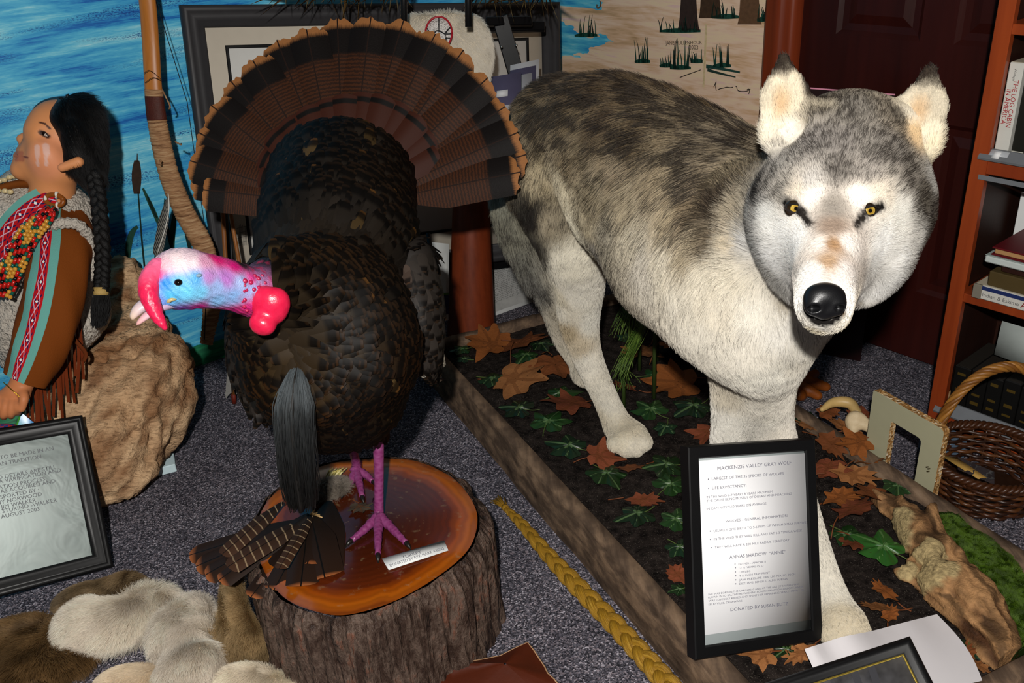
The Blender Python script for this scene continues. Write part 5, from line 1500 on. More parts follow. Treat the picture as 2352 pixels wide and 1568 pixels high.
m = M(); p = spline([P(155, 745, 2.10), P(172, 780, 2.095), P(196, 810, 2.10), P(192, 830, 2.10)], 5); m.tube(p, 0.005, 7, flat=0.4, up=-FWD); m.build('fringe', SUE, doll)
# wide band over the shoulder, ring and bead strands
bandp = [(136, 466), (112, 470), (82, 486), (52, 512), (26, 545), (2, 590), (-14, 640)]
tq_ = plain('turquoise_cloth', '#63a096', 0.9, 0.1)
def strip_on(v, pix, half, lift, mat, name, parent, stscale=False, sh=0.0):
    p = spline(np.array([surf(v, x, y) for x, y in pix]), 6) - FWD * lift
    T = np.gradient(p, axis=0); T /= np.linalg.norm(T, axis=1, keepdims=True)
    S = np.cross(T, -FWD); S /= np.linalg.norm(S, axis=1, keepdims=True)
    L = np.concatenate([[0], np.cumsum(np.linalg.norm(np.diff(p, axis=0), axis=1))])
    m = M(); ws = np.linspace(-1, 1, 7)
    m.grid([[p[i] + S[i] * (half * w + sh) for i in range(len(p))] for w in ws], st=[[(-0.10 + 0.145 * w, L[i]) for i in range(len(p))] for w in ws])
    return m.build(name, mat, parent)
strip_on(vv_, bandp, 0.043, 0.008, tq_, 'turquoise_band', doll)
strip_on(vv_, bandp, 0.013, 0.011, SLM, 'ribbon_band', doll, sh=0.013); strip_on(vv_, bandp, 0.013, 0.0112, SLM, 'ribbon_band', doll, sh=-0.013)
m = M(); rc = surf(vv_, 136, 463) - FWD * 0.022; th = np.linspace(0, 2 * math.pi, 33)
m.tube([rc + RT * 0.020 * math.cos(a) - UP * 0.013 * math.sin(a) + RT * 0.3 * 0.013 * math.sin(a) for a in th], 0.0058, 9, hexc('#8a4a16')); rg = m.build('wooden_ring', vcol('ring_wood', 0.3, 0.5), doll)
m = M()
for a in (3.4, 1.2, 5.0): m.ball(rc + RT * 0.020 * math.cos(a) - UP * 0.013 * math.sin(a), (0.0045, 0.0075, 0.0085), (.72, .68, .6), 7, 9)
m.build('ring_tie', vcol('white_tie', 0.8), rg)
BEAD = vcol('glass_beads', 0.22, 0.5, var=0.05)
Rr, Gr, Yr, Kr = hexc('#c01c14'), hexc('#0f5a48'), hexc('#c98f33'), hexc('#0c0b0c')
for k in range(7):
    off = (k - 3) * 9
    q = spline([P(122 + off * .2, 470, 2.055), P(92 + off, 500 + 0.2 * abs(off), 2.025), P(62 + off, 545, 2.02), P(34 + off, 600, 2.02), P(8 + off, 660, 2.03), P(-8 + off, 690, 2.03)], 10)
    L = np.concatenate([[0], np.cumsum(np.linalg.norm(np.diff(q, axis=0), axis=1))]); m = M(); s0 = 0.004 + 0.016 * ((k * 37) % 7) / 7; j = (k * 3) % 4
    seq = [Gr, Rr, Kr, Rr, Rr, Gr, Yr, Yr, Yr, Yr, Gr, Rr, Kr, Rr, Gr, Yr, Yr, Yr, Gr, Rr, Kr, Rr, Gr, Yr, Yr, Gr, Rr, Rr]
    while s0 < L[-1] - 0.01 and j < len(seq):
        c = seq[j]; rnd = c in (Yr, Kr); ln = 0.0085 if rnd else (0.0135 if c is Rr else 0.008)
        pc = np.array([np.interp(s0 + ln / 2, L, q[:, i]) for i in range(3)]); pa = np.array([np.interp(s0, L, q[:, i]) for i in range(3)]); pb = np.array([np.interp(s0 + ln, L, q[:, i]) for i in range(3)])
        if rnd: m.ball(pc, 0.0052 if c is Yr else 0.0045, c, 7, 9)
        else: m.tube([pa, pb], 0.0036, 8, c)
        s0 += ln + 0.001; j += 1
    m.build('bead_strand', BEAD, doll)
# hand
HN = SDF(0.0022, 0.010)
HN.cone(P(54, 872, 2.03), P(42, 898, 2.03), 0.026, 0.024, 0.02)
HN.ell(P(28, 912, 2.03), (0.034, 0.020, 0.024), k=0.016)
for k, (x, x2, l) in enumerate([(-2, -10, 950), (13, 8, 957), (28, 25, 955), (41, 40, 947)]):
    HN.chain([P(x + 3, 915, 2.022), P(x, 932, 2.008), P(x2, l - 6, 2.012), P(x2 + 1, l, 2.03)], [0.011, 0.0098, 0.0088, 0.0075], 0.004)
HN.chain([P(50, 895, 2.02), P(55, 915, 2.005), P(50, 938, 2.006)], [0.012, 0.010, 0.008], 0.006)
v_, q_ = HN.mesh(); mesh_obj('hand', relax(v_, q_, 1) - world_of(doll), q_, SKINM, doll, None, np.tile(np.array(hexc('#c27a4e')), (len(v_), 1)))
m = M(); m.tube(spline([P(8, 878, 2.0), P(28, 896, 1.995), P(45, 912, 2.0), P(47, 925, 2.0)], 5), 0.0012, 6); m.build('bracelet', plain('gold_chain', '#b98f2a', 0.25, 0.5, metal=0.9), doll)
# things by the hand
m = M(); a, b, c3, d3 = P(50, 948, 2.06), P(80, 972, 2.07), P(80, 1010, 2.06), P(30, 1010, 2.05)
nz = nrm(np.cross(b - a, d3 - a)); us = np.linspace(0, 1, 9)
t = NT('picture_card_print'); st = t.attr('st', 1); sx = t.n('SeparateXYZ', Vector=st)
CARD = t.out(t.ramp(sx.outputs[1], [(0.0, hexc('#3f8f2a')), (0.4, hexc('#5fae3a')), (0.55, hexc('#2f9fb0')), (1.0, hexc('#2b7fc4'))]), 0.3, 0.5)
m.grid([[d3 * (1 - u) * (1 - v2) + c3 * u * (1 - v2) + a * (1 - u) * v2 + b * u * v2 for u in us] for v2 in us], st=[[(u, v2) for u in us] for v2 in us])
m.slab([a + nz * .001, d3 + nz * .001, d3 + nz * 0.001 - RT * 0.006, a + nz * 0.001 - RT * 0.004], nz * 0.004, (.8, .5, .6))
tag(m.build('picture_card', CARD), 'small card with blue sky and green grass beside the doll hand', 'card')
m = M(); pc = P(12, 1000, 2.06); m.ball(pc, (0.05, 0.02, 0.03), 1, 10, 16)
t = NT('woven_pouch'); w_ = t.n('TexChecker', Vector=t.pos(), Scale=120.0); t.set(w_.inputs['Color1'], hexc('#a01a1c')); t.set(w_.inputs['Color2'], hexc('#1a2a6a'))
tag(m.build('woven_pouch', t.out(w_.outputs[0], 0.8)), 'small red and blue woven pouch under the doll hand', 'pouch')

# ---- framed picture leaning at the back
TL, TR = P(412, 12, 2.50), P(1280, 5, 2.98)
ex = nrm(TR - TL); ww = np.linalg.norm(TR - TL)
dn_ = -RT * 0.0315 - UP * 0.959 + FWD * 0.28; dn_ = nrm(dn_ - ex * (dn_ @ ex)); ey = -dn_; hh = 0.83
O = TL - ey * hh
fr_ = thing('framed_picture', O + ex * ww / 2, 'large black-framed picture with a cream mat leaning behind the turkey', 'picture frame')
frame_bars(O, ex, ey, ww, hh, [(0, -0.02), (0, 0.018), (0.010, 0.024), (0.018, 0.018), (0.030, 0.020), (0.042, 0.012), (0.054, 0.010), (0.060, 0.0), (0.060, -0.004)]).build('moulding', plain('dark_moulding', '#2e2d2f', 0.5, 0.3, 0.2), fr_)
sheet(O, ex, ey, 0.055, 0.055, ww - 0.055, hh - 0.055, 0.0, th=0.004).build('mat_board', plain('cream_mat', '#d2c8b7', 0.85, 0.1, 0.05), fr_)
x0, y0 = 0.108, 0.12
frame_bars(O + ex * x0 + ey * y0, ex, ey, ww - 2 * x0, hh - y0 - 0.107, [(0, 0.0008), (0, 0.0022), (0.009, 0.0022), (0.009, 0.0008)]).build('inner_border', plain('black_card', '#0c0c0c', 0.7), fr_)
sheet(O, ex, ey, x0 + .006, y0 + .006, ww - x0 - .006, hh - .113, 0.0009, th=0.0005).build('print', plain('print_paper', '#e2e1dc', 0.8, 0.1, 0.04), fr_)
m = M(); pc = uproject(O)
for k in range(10):
    a = P(540 + k * 3, 515 - (k % 3) * 3, 2.76); b = P(542 + k * 3, 560, 2.77)
    pl = lambda p: p - np.cross(ex, ey) * ((p - O) @ np.cross(ex, ey)) + np.cross(ex, ey) * 0.0018
    a, b = pl(a), pl(b); m.grid([[a, b], [a + ex * 0.0009, b + ex * 0.0009]], (.08, .08, .08))
for k in range(4):
    a, b = pl(P(538, 520 + k * 12, 2.76)), pl(P(572, 514 + k * 12, 2.76)); m.grid([[a, b], [a + ey * 0.0009, b + ey * 0.0009]], (.08, .08, .08))
m.build('pencil_sketch', INKM, fr_)

# ---- bow
bow = thing('bow', G(474, 790, 0.0), 'wooden archery bow with leather grip and raffia wrapping leaning on the water mural', 'bow')
bpx = [(322, -120, 2.25), (338, 0, 2.30), (346, 100, 2.34), (352, 200, 2.37), (363, 290, 2.40), (388, 400, 2.43), (425, 490, 2.47), (470, 575, 2.51), (486, 690, 2.58), (474, 790, 2.60)]
bs = spline([P(*q) for q in bpx], 40); bw = spline(np.array([[18], [19], [19.5], [20], [22], [23], [23.5], [24], [22], [15]]) * 2.4 / FOCAL, 40)[:, 0]
yb = np.array([uproject(p)[1] for p in bs])
def bow_part(y0, y1, extra, mat, name, ripple=0):
    k = np.where((yb >= y0 - 2) & (yb <= y1 + 2))[0]; m = M(); p = bs[k]; r = bw[k] + extra
    if ripple:
        p = spline(p, 2); r = spline(r[:, None], 2)[:, 0] + 0.0009 * np.random.default_rng(4).normal(0, 1, len(p))
    m.tube(p, r, 14, flat=0.55, up=FWD); return m.build(name, mat, bow)
BW = wood('bow_wood', '#8a4f1c', '#b9742f', 8, (1, 1, 0.06), 0.4, 0.4)
RAF = NT('raffia'); v = RAF.pos(sc=(1, 1, 9), rot=(0.2, 0.3, 0)); nn_ = RAF.noise(v, 22, 4, 0.65); RAF.bump(nn_, 0.7, 0.004)
RAFM = RAF.out(RAF.ramp(nn_, [(0.3, hexc('#5f3f28')), (0.5, hexc('#9a7350')), (0.7, hexc('#b89a74'))]), 0.7, 0.2)
bow_part(-200, 210, 0, BW, 'limb'); bow_part(206, 222, 0.0012, RAFM, 'raffia_band'); bow_part(221, 275, 0.0016, plain('grip_leather', '#45180c', 0.6, 0.3, 0.4, 60, 0.5, 300), 'grip'); bow_part(276, 800, 0.001, RAFM, 'raffia_wrap', 1)
m = M(); m.tube(spline([P(330, 168, 2.33), P(345, 162, 2.325), P(372, 185, 2.34), P(352, 178, 2.33), P(333, 190, 2.34)], 6), 0.0008, 5); m.build('loose_thread', plain('brown_thread', '#3a2114', 0.8), bow)
m = M(); m.tube([P(345, -40, 2.34), P(430, 235, 2.46), P(476, 560, 2.54), P(470, 780, 2.57)], 0.0011, 6); m.build('bow_string', plain('dark_cord', '#14181c', 0.7), bow)
for a, b, c3 in [((372, 205), (390, 242), (388, 250)), ((402, 325), (415, 332), (416, 330)), ((372, 372), (368, 368), (370, 380))]:
    m = M(); m.tube(spline([P(*a, 2.37), P(*b, 2.37), P(*c3, 2.38)], 4), 0.0022, 6); m.build('loose_end', RAFM, bow)
# striped feather hanging by the bow
hf = thing('feather', P(370, 590, 2.46), 'striped grey feather with a white quill hanging beside the bow', 'feather')
t = NT('striped_vane'); st = t.attr('st', 1); w_ = t.n('TexWave', Vector=t.pos(src=st, rot=(0, 0, .2)), Scale=6.0, Distortion=2.0, _bands_direction='Y')
STRV = t.out(t.mix(t.ramp(w_.outputs['Fac'], [(0.4, (0, 0, 0)), (0.6, (1, 1, 1))]), hexc('#1a1a18'), hexc('#6e6a60')), 0.6)
r_ = random.Random(5)
m = M(); rows, sts = tail_vane(P(386, 452, 2.44), P(358, 588, 2.46), 0.014, -FWD, r_, 0.004, 16, 7, 0.8); m.grid(rows, st=sts); m.build('vane', STRV, hf)
m = M(); m.tube(spline([P(386, 440, 2.435), P(388, 480, 2.435), P(378, 530, 2.445), P(362, 580, 2.455)], 5), [0.0016] * 16, 6); m.build('quill', plain('white_quill', '#c9c6bd', 0.4), hf)

# ---- arrows standing behind the turkey
ARW = wood('arrow_shaft', '#6b3d18', '#97602c', 10, (1, 1, .1), 0.5, 0.3)
def arrow(name, px0, d0, foot, r, label):
    a, b = P(*px0, d0), G(*foot, 0.002)
    th_ = thing(name, b, label, 'arrow', None)
    m = M(); m.tube([a, a * .5 + b * .5, b], r, 9); m.build('shaft', ARW, th_)
    return th_, a, b
th_, a, b = arrow('arrow', (508, 430), 2.46, (538, 925), 0.0062, 'wooden arrow with grey fletching standing upright behind the turkey breast')
ax = nrm(a - b); L = np.linalg.norm(a - b)
t = NT('fletch_vane'); st = t.attr('st', 1); FLT = t.out(t.mix(t.noise(t.pos(src=st, sc=(2, 60, 1)), 2, 2), hexc('#5d5c58'), hexc('#a9a7a2')), 0.6)
r_ = random.Random(8)
for sg, w_ in ((-1, 0.030), (1, 0.020)):
    rows = []
    for u in np.linspace(0, 1, 16):
        p0 = b + ax * (0.035 + 0.135 * (1 - u)); hw = w_ * (0.35 + 0.65 * u) * (0.9 + .1 * r_.random()) * (1 if u < .97 else .9)
        rows.append([p0 + (RT * sg) * hw * w - ax * 0.022 * w * w + FWD * 0.004 * w for w in np.linspace(0, 1, 6)])
    m = M(); m.grid(rows); m.build('fletching', FLT, th_)
m = M(); m.tube([b, b + ax * 0.03], 0.0075, 9, hexc('#6a1f10')); m.build('nock_wrap', vcol('red_wrap', 0.6), th_)
arrow('arrow', (519, 432), 2.40, (605, 915), 0.0055, 'plain brown arrow shaft slanting behind the fletched arrow')
a, b = P(524, 440, 2.56), G(552, 915, 0.0)
m = M(); m.tube([a, b], 0.004, 8); tag(m.build('dark_rod', BLK), 'thin black rod standing between the two arrows', 'rod')

# ---- tapering wooden tube
tb0 = np.array([*G(1080, 757, 0.04)[:2], 0.0]); tb1 = P(1082, 400, depth(tb0 + np.array([0, 0.04, 0.5])))
t = NT('stained_wood_tube'); v = t.pos(sc=(1, 1, .12)); n1 = t.noise(v, 30, 4, .6); n2 = t.noise(t.pos(), 60, 3)
TUBEM = t.out(t.mix(t.math('MULTIPLY', n2, 0.5), t.ramp(n1, [(0.3, hexc('#43170b')), (0.6, hexc('#6e2c14'))]), hexc('#7d3a1c')), 0.38, 0.4)
m = M(); u = np.linspace(0, 1, 16); pth = tb0[None] * (1 - u[:, None]) + tb1[None] * u[:, None]
m.tube(pth, 0.080 * (1 - u) + 0.052 * u, 40); tag(m.build('wooden_tube', TUBEM), 'tapering reddish-brown wooden tube standing behind the tray', 'tube')

# ---- posters and cards by the tube
A_, B_, e1, e2, h_ = lean((1140, 724), (1256, 682), 0.0, (1165, 440), True)
ps_ = thing('parchment_poster', (A_ + B_) / 2, 'white poster of a handwritten parchment with a curling edge on the carpet', 'poster')
w_ = np.linalg.norm(B_ - A_); h_ = max(h_, 0.36)
o = A_ - e1 * 0.02; w_ += 0.02
sheet(o, e1, e2, 0, 0, w_, h_, 0, th=0.002).build('sheet', plain('poster_white', '#c9cac8', 0.7), ps_)
nz = np.cross(e1, e2)
pr = [(0, 0.012), (w_ * .72, 0.012), (w_ * .93, 0.022), (w_ * .80, 0.03), (w_ * .70, 0.07), (w_ * .62, 0.14), (w_ * .56, 0.20), (w_ * .53, h_), (0, h_)]
m = M(); m.add([o + e1 * x + e2 * y + nz * 0.0008 for x, y in pr], [tuple(range(len(pr)))], hexc('#a9a9a6')); m.build('parchment_print', vcol('parchment_grey', 0.8, var=0.3, vscale=40), ps_)
m = M(); ed = spline(np.array([o + e1 * x + e2 * y + nz * 0.0016 for x, y in [(w_ * .93, .022), (w_ * .78, .034), (w_ * .68, .075), (w_ * .60, .15), (w_ * .58, .19)]]), 6); m.tube(ed, 0.0025, 6); m.build('curl_line', plain('dark_ink', '#161616', 0.7), ps_)
m = M(); rr_ = np.random.default_rng(9)
for k in range(58):
    y = h_ - 0.012 - k * (h_ - 0.05) / 58; x1 = w_ * (0.50 if y > .2 else 0.50 + 0.25 * (1 - y / .2)) - 0.006; x = 0.004
    while x < x1:
        l = rr_.uniform(.004, .011); xs = np.linspace(x, min(x + l, x1), 5); ys = y + 0.0011 * rr_.normal(0, 1, 5)
        q = [o + e1 * a + e2 * b + nz * .0012 for a, b in zip(xs, ys)]; m.grid([q, [p + e2 * 0.0011 for p in q]], (.03, .03, .03)); x += l + .0025
m.build('handwriting', INKM, ps_)
def flat_card(name, quad, d, label, cat, mat, th=0.003):
    q = [P(*a, d) if len(a) == 2 else P(*a) for a in quad]; th_ = thing(name, (q[0] + q[1]) / 2, label, cat)
    nz = nrm(np.cross(q[1] - q[0], q[3] - q[0])); m = M(); m.slab(q, -nz * th); m.build('board', mat, th_)
    return th_, q, nz
PURP = plain('purple_grey_board', '#4d4a63', 0.7)
th_, q, nz = flat_card('mounted_portrait', [(1165, 420), (1238, 420), (1238, 136), (1172, 150)], 2.66, 'mounted oval portrait print with white edge leaning behind the wolf rump', 'print', plain('card_white', '#c4c5c8', 0.7))
def quad_in(q, u0, v0, u1, v1, nz, l): return [q[0] * (1 - u) * (1 - v2) + q[1] * u * (1 - v2) + q[3] * (1 - u) * v2 + q[2] * u * v2 + nz * l for u, v2 in ((u0, v0), (u1, v0), (u1, v1), (u0, v1))]
m = M(); m.slab(quad_in(q, 0.0, 0.0, .90, .955, nz, .0006), nz * .0004); m.build('purple_mount', PURP, th_)
m = M(); qq = quad_in(q, 0.05, .35, .76, .90, nz, .0014); m.slab(qq, nz * .0004); m.build('portrait_ground', plain('portrait_grey', '#9c9da2', 0.6, var=.3, scale=8), th_)
m = M(); cx = (qq[0] + qq[2]) / 2 - RT * .006; m.ball(cx - UP * .02 + nz * .0006, (0.022, 0.0008, 0.040), hexc('#35302e')); m.ball(cx + UP * .03 + nz * .0012, (0.013, 0.0008, 0.02), hexc('#8f8a86')); m.build('portrait_figure', vcol('portrait_ink', 0.6), th_)
th_, q, nz = flat_card('text_board', [(1100, 420, 2.64), (1197, 420, 2.64), (1197, 165, 2.60), (1120, 178, 2.60)], 2.60, 'purple-grey board with a printed text card beside the portrait', 'board', PURP)
m = M(); m.slab(quad_in(q, .34, .30, .78, .72, nz, .0006), nz * .0004); m.build('text_card', plain('card_pale', '#b4b5bb', 0.7), th_)
m = M(); m.slab(quad_in(q, .30, .80, .62, .86, nz, .0006), nz * .0004); m.build('title_strip', plain('card_strip', '#c9cacc', 0.7), th_)
m = M()
for k in range(11): m.slab(quad_in(q, .38, .34 + k * .033, .74 - .03 * (k % 3), .348 + k * .033, nz, .0012), nz * .0002, (.12, .12, .14))
m.build('print_lines', INKM, th_)
th_, q, nz = flat_card('white_card', [(985, 745, 2.62), (1030, 735, 2.64), (1032, 560, 2.58), (985, 555, 2.58)], 2.6, 'white card with blue foot leaning left of the wooden tube', 'card', plain('card_grey', '#b9bbb9', 0.7))
m = M(); m.slab(quad_in(q, 0, .08, 1, .34, nz, .0006), nz * .0004); m.build('blue_foot', plain('navy_print', '#232a52', 0.6), th_)
m = M(); m.slab(quad_in(q, 0, .34, 1, .365, nz, .0008), nz * .0004); m.build('green_line', plain('green_print', '#4f7a3a', 0.6), th_)
m = M(); m.box((P(1000, 640, 2.56)), (RT * .006, nrm(P(1018, 745, 2.56) - P(985, 540, 2.56)) * .13, FWD * .004)); tag(m.build('black_strip', BLK), 'narrow black strip leaning against the white card', 'strip')

# ---- black easel, white fur shield, banded sticks and feather bundles
ez = thing('easel', [*P(1200, 300, 2.75)[:2], 0], 'black metal easel standing before the framed picture', 'easel')
EZ = plain('easel_black', '#08080a', 0.35, 0.4)
m = M(); a = P(1148, 40, 2.66); lo = a + np.array([.235 * a[2], -.05, -a[2]]); dirn = nrm(lo - a); m.box((a + lo) / 2, ((lo - a) / 2, nrm(np.cross(dirn, FWD)) * 0.0235, FWD * .008), bev=.002); m.build('leg', EZ, ez, smooth=False)
m = M(); m.box(P(1030, 66, 2.68), (ex * 0.32, ey * 0.013, FWD * .01), bev=.002); m.build('crossbar', EZ, ez, smooth=False)
m = M(); m.box(P(1170, 50, 2.675), (ex * 0.075, ey * 0.012, FWD * .01), bev=.002); m.build('crossbar', EZ, ez, smooth=False)
for x, y in [(1186, 104), (1152, 108)]:
    m = M(); m.ball(P(x, y, 2.648), 0.004, 1, 8, 10); m.build('screw', plain('screw_metal', '#8a8a86', 0.25, 0.5, metal=.9), ez)
sh = thing('fur_shield', P(1030, 180, 2.52), 'white fur shield with a beaded red-ringed disc hanging above the turkey tail', 'shield')
S = SDF(0.006, 0.04); S.ell(P(1020, 105, 2.50), (0.11, 0.022, 0.085), k=.03); S.ell(P(1085, 130, 2.50), (0.05, 0.026, 0.10), k=.04); S.ell(P(960, 90, 2.50), (0.045, 0.02, 0.06), k=.03)
v_, q_ = S.mesh(); mesh_obj('pelt', v_ - world_of(sh), q_, plain('pelt_skin', '#c9beaa', 0.9), sh)
fl_ = np.tile(-UP * 0.8 + RT * 0.2, (len(v_), 1)); g_ = v_ - P(1030, 100, 2.5); fl_ = fl_ + g_ / np.linalg.norm(g_, axis=1, keepdims=True) * 0.7
hp, hr_, hc = grow(v_, q_, 26000, np.full(len(v_), 0.022), fl_, np.full(len(v_), .25), lambda p, ip, r: (np.tile(np.array(hexc('#cfc4ae')), (len(p), 1)) * (.8 + .3 * r.random((len(p), 1))), np.tile(np.array(hexc('#e9e2d4')), (len(p), 1))), clump=.4, wid=.0011, seed=31)
curves_obj('fur', hp, hr_, hc, FUR, sh)
dc_ = P(1008, 76, 2.440); m = M(); th = np.linspace(0, 2 * math.pi, 37)[:-1]; R0 = 0.043
m.grid([[dc_ + FWD * 0.004 * (k > 2) + (RT * math.cos(a) * .82 + UP * math.sin(a)) * R0 * rr for a in th] for k, rr in enumerate((0.01, .5, .93, 1.0))], (.72, .70, .68), closed_v=True)
t = NT('white_beadwork'); vo = t.n('TexVoronoi', Vector=t.pos(), Scale=420.0); t.bump(vo.outputs['Distance'], 0.6, .002); bd = m.build('beaded_disc', t.out(t.mix(t.math('GREATER_THAN', vo.outputs['Distance'], .62), hexc('#d2cdc8'), hexc('#8d8884')), .4), sh)
m = M(); m.tube([dc_ - FWD * .002 + (RT * math.cos(a) * .82 + UP * math.sin(a)) * R0 for a in np.linspace(0, 2 * math.pi, 37)], 0.0026, 7); m.build('red_rim', plain('red_beads', '#a01522', .4), bd)
m = M()
for pts in [[(0, .95), (0, .05)], [(-.02, .6), (.04, .6)], [(-.5, -.15), (-.2, .12), (.1, .1), (.45, -.05), (.95, -.05)], [(.45, -.05), (.75, .25), (.9, .35)], [(.45, -.05), (.5, -.2)], [(-.9, .3), (-.6, -.1)], [(.55, -.3), (.5, -.9)], [(.5, -.3), (.95, -.35)]]:
    q = spline(np.array([dc_ - FWD * .0012 + (RT * x * .82 + UP * y) * R0 for x, y in pts]), 4); m.tube(q, 0.0019 if len(pts) > 2 else .0015, 6)
m.build('bead_figure', plain('black_beads', '#0d0d10', .4), bd)
for nm, (x, d) in {'one by the white fur shield top': (928, 2.30), 'one right of the beaded disc': (1076, 2.31)}.items():
    t_ = thing('banded_stick', P(x, 60, d), 'black stick ringed with gold bands, ' + nm, 'stick')
    m = M(); m.tube([P(x, 62, d), P(x - 2, -140, d - .04)], 0.0085, 12); m.build('rod', BLK, t_)
    for y in (8, 14, 25, 38, 48):
        m = M(); m.tube([P(x - .5, y, d), P(x - .5, y - 3, d)], .0092, 12); m.build('band', plain('gold_band', '#b08a5a', .35, .5), t_)
def bundle(x0, x1, ylo, d, n, label, seed):
    r = np.random.default_rng(seed); t_ = thing('feather_bundle', P((x0 + x1) / 2, ylo, d), label, 'feathers')
    m = M(); V_, F_, C_, S_ = [], [], [], []
    for k in range(n):
        x = r.uniform(x0, x1); y = ylo - 12 - abs(r.normal(0, 26)); L = r.uniform(.05, .085)
        b0 = P(x, y - 30, d + r.uniform(-.03, .03)); dr = nrm(RT * r.normal(0.5, .8) - UP * r.uniform(.1, .8) - FWD * r.uniform(0, .5)); zz = nrm(-FWD + UP * .4 + r.normal(0, .3, 3)); zz = nrm(zz - dr * (zz @ dr)); xx = np.cross(dr, zz)
        vb = vane(1.0, .25) * np.array([.85, 1, 1]).reshape(-1, 3) * L
        pv_ = b0 + np.outer(vb[:, 0], xx) + np.outer(vb[:, 1], dr) + np.outer(vb[:, 2] - .15 * vb[:, 1] ** 2 / L, zz)
        c = np.array(hexc(['#3a2a1a', '#5f4828', '#7d673c', '#97845a', '#4c3824'][r.integers(5)])) * r.uniform(.5, 1.1)
        f0 = [(i * 3 + j, i * 3 + j + 1, i * 3 + 4 + j, i * 3 + 3 + j) for i in range(5) for j in range(2)]
        m.add(pv_, f0, c, np.stack([np.sign(vb[:, 0]) * .5 + .5, vb[:, 1] / L], 1))
    m.build('plumes', FEA, t_)
    m = M(); m.box(P((x0 + x1) / 2, ylo - 60, d), (RT * px((x1 - x0) / 2 - 8, d), UP * .018, FWD * .012), bev=.005); m.build('core', plain('bundle_core', '#1a130c', .9), t_)
bundle(650, 915, 30, 2.40, 300, 'mottled brown feather bundle hanging over the top of the turkey tail', 41)
bundle(1100, 1265, 32, 2.44, 200, 'mottled brown feather bundle hanging at the picture frame corner by the shore mural', 42)

# ---- framed text sign on the floor
def vp_frame(corner, vp, other):
    """a flat rectangle: one corner, the vanishing pixel of its long edge, the pixel of the corner above or below"""
    e1 = nrm(ray(*vp)); r = ray(*other); q = CAM + r * (((corner - CAM) @ e1) / (r @ e1)); h = np.linalg.norm(q - corner)
    return e1, (q - corner) / h, h
B_ = G(260, 1302, 0.010); e1, e2, h_ = vp_frame(B_, (3840, 370), (188, 954))
W_ = 0.44; o = B_ - e1 * W_
sg = thing('framed_sign', B_ * np.array([1, 1, 0]), 'black-framed text sheet under wrinkled plastic leaning on the driftwood', 'sign')
frame_bars(o, e1, e2, W_, h_, [(0, -.012), (0, .006), (.005, .010), (.008, .008), (.013, .012), (.016, .010), (.028, .012), (.036, .006), (.038, -.002)]).build('frame', BLK, sg)
t = NT('plastic_over_paper'); v = t.pos(); n1 = t.noise(v, 9, 3, .5, 1.2)
t.bump(n1, .35, .02)
sheet(o, e1, e2, .034, .034, W_ - .034, h_ - .034, -.001, th=.004).build('paper', t.out(t.mix(n1, hexc('#c8d8d4'), hexc('#e2ede9')), .18, .5), sg)
m = M(); cx_ = W_ - .034
lines = ['THE DUGOUT SEEMS TO BE MADE IN AN', 'ALGONQUIAN TRADITION', '', 'DATES AND DETAILS ARE STILL', 'DUE TO A VARIFICATION AND', 'PRESERVATION PROCESS', 'CANOE WAS ACQUIRED AND', 'TRANSPORTED BY :', 'TONY NORWOOD', 'JIM WALKER', 'ELIZABETH STURINO -WALKER', 'AUGUST 2003']
nz = np.cross(e1, e2)
def at_plane(x, y):
    r = ray(x, y); tt = ((o - CAM) @ nz) / (r @ nz); p = CAM + r * tt; return np.array([(p - o) @ e1, (p - o) @ e2])
ends = [(124, 1033), (96, 1052), None, (129, 1076), (141, 1083), (104, 1103), (128, 1108), (90, 1128), (97, 1138), (83, 1152), (131, 1152), (92, 1172)]
m2 = M(); m2.box(O + ex * ww * .5 - ey * .012 - np.cross(ex, ey) * .005, (ex * ww * .35, ey * .010, np.cross(ex, ey) * .025)); m2.build('ledge', EZ, ez, smooth=False)
pitch = (at_plane(110, 1035) - at_plane(110, 1178))[1] / 10.2
for s, e in zip(lines, ends):
    if not s: continue
    q = at_plane(*e); put_text(m, s, pitch * 0.92, o + e1 * q[0] + e2 * q[1], e1, e2, (.17, .18, .19), 'RIGHT', .0012)
m.build('lettering', INKM, sg)
# ================================================================== TRAY WITH SOIL
TU = np.array([math.sin(math.radians(156)), math.cos(math.radians(156)), 0]); TN = np.array([-TU[1], TU[0], 0]) * 1.0
TN = np.array([0.9135, 0.4067, 0])
UPZ = np.array([0, 0, 1.0]); TH = 0.12
c_l = 0.742; c_r = float(G(2300, 1237, TH) @ TN) + 0.01
s_b = float(G(1120, 748, TH) @ TU); s_f = float(G(2290, 1556, TH) @ TU) + 0.02
def TP(c, s, z): return TN * c + TU * s + UPZ * z
tray = thing('display_tray', TP((c_l + c_r) / 2, (s_b + s_f) / 2, 0), 'low plank-sided tray of dark soil and leaves under the wolf', 'tray')
t = NT('old_plank'); v = t.pos(rot=(0, 0, math.radians(24)), sc=(7, 1, 7)); n1 = t.noise(v, 5, 5, .6, .4); n2 = t.noise(t.pos(), 22, 3)
t.bump(n1, .5, .006)
PLANK = t.out(t.ramp(t.math('ADD', t.math('MULTIPLY', n1, .6), t.math('MULTIPLY', n2, .4)), [(0.3, hexc('#2b211a')), (0.48, hexc('#57473a')), (0.6, hexc('#7a6450')), (0.75, hexc('#8f7a66'))]), .8, .15)
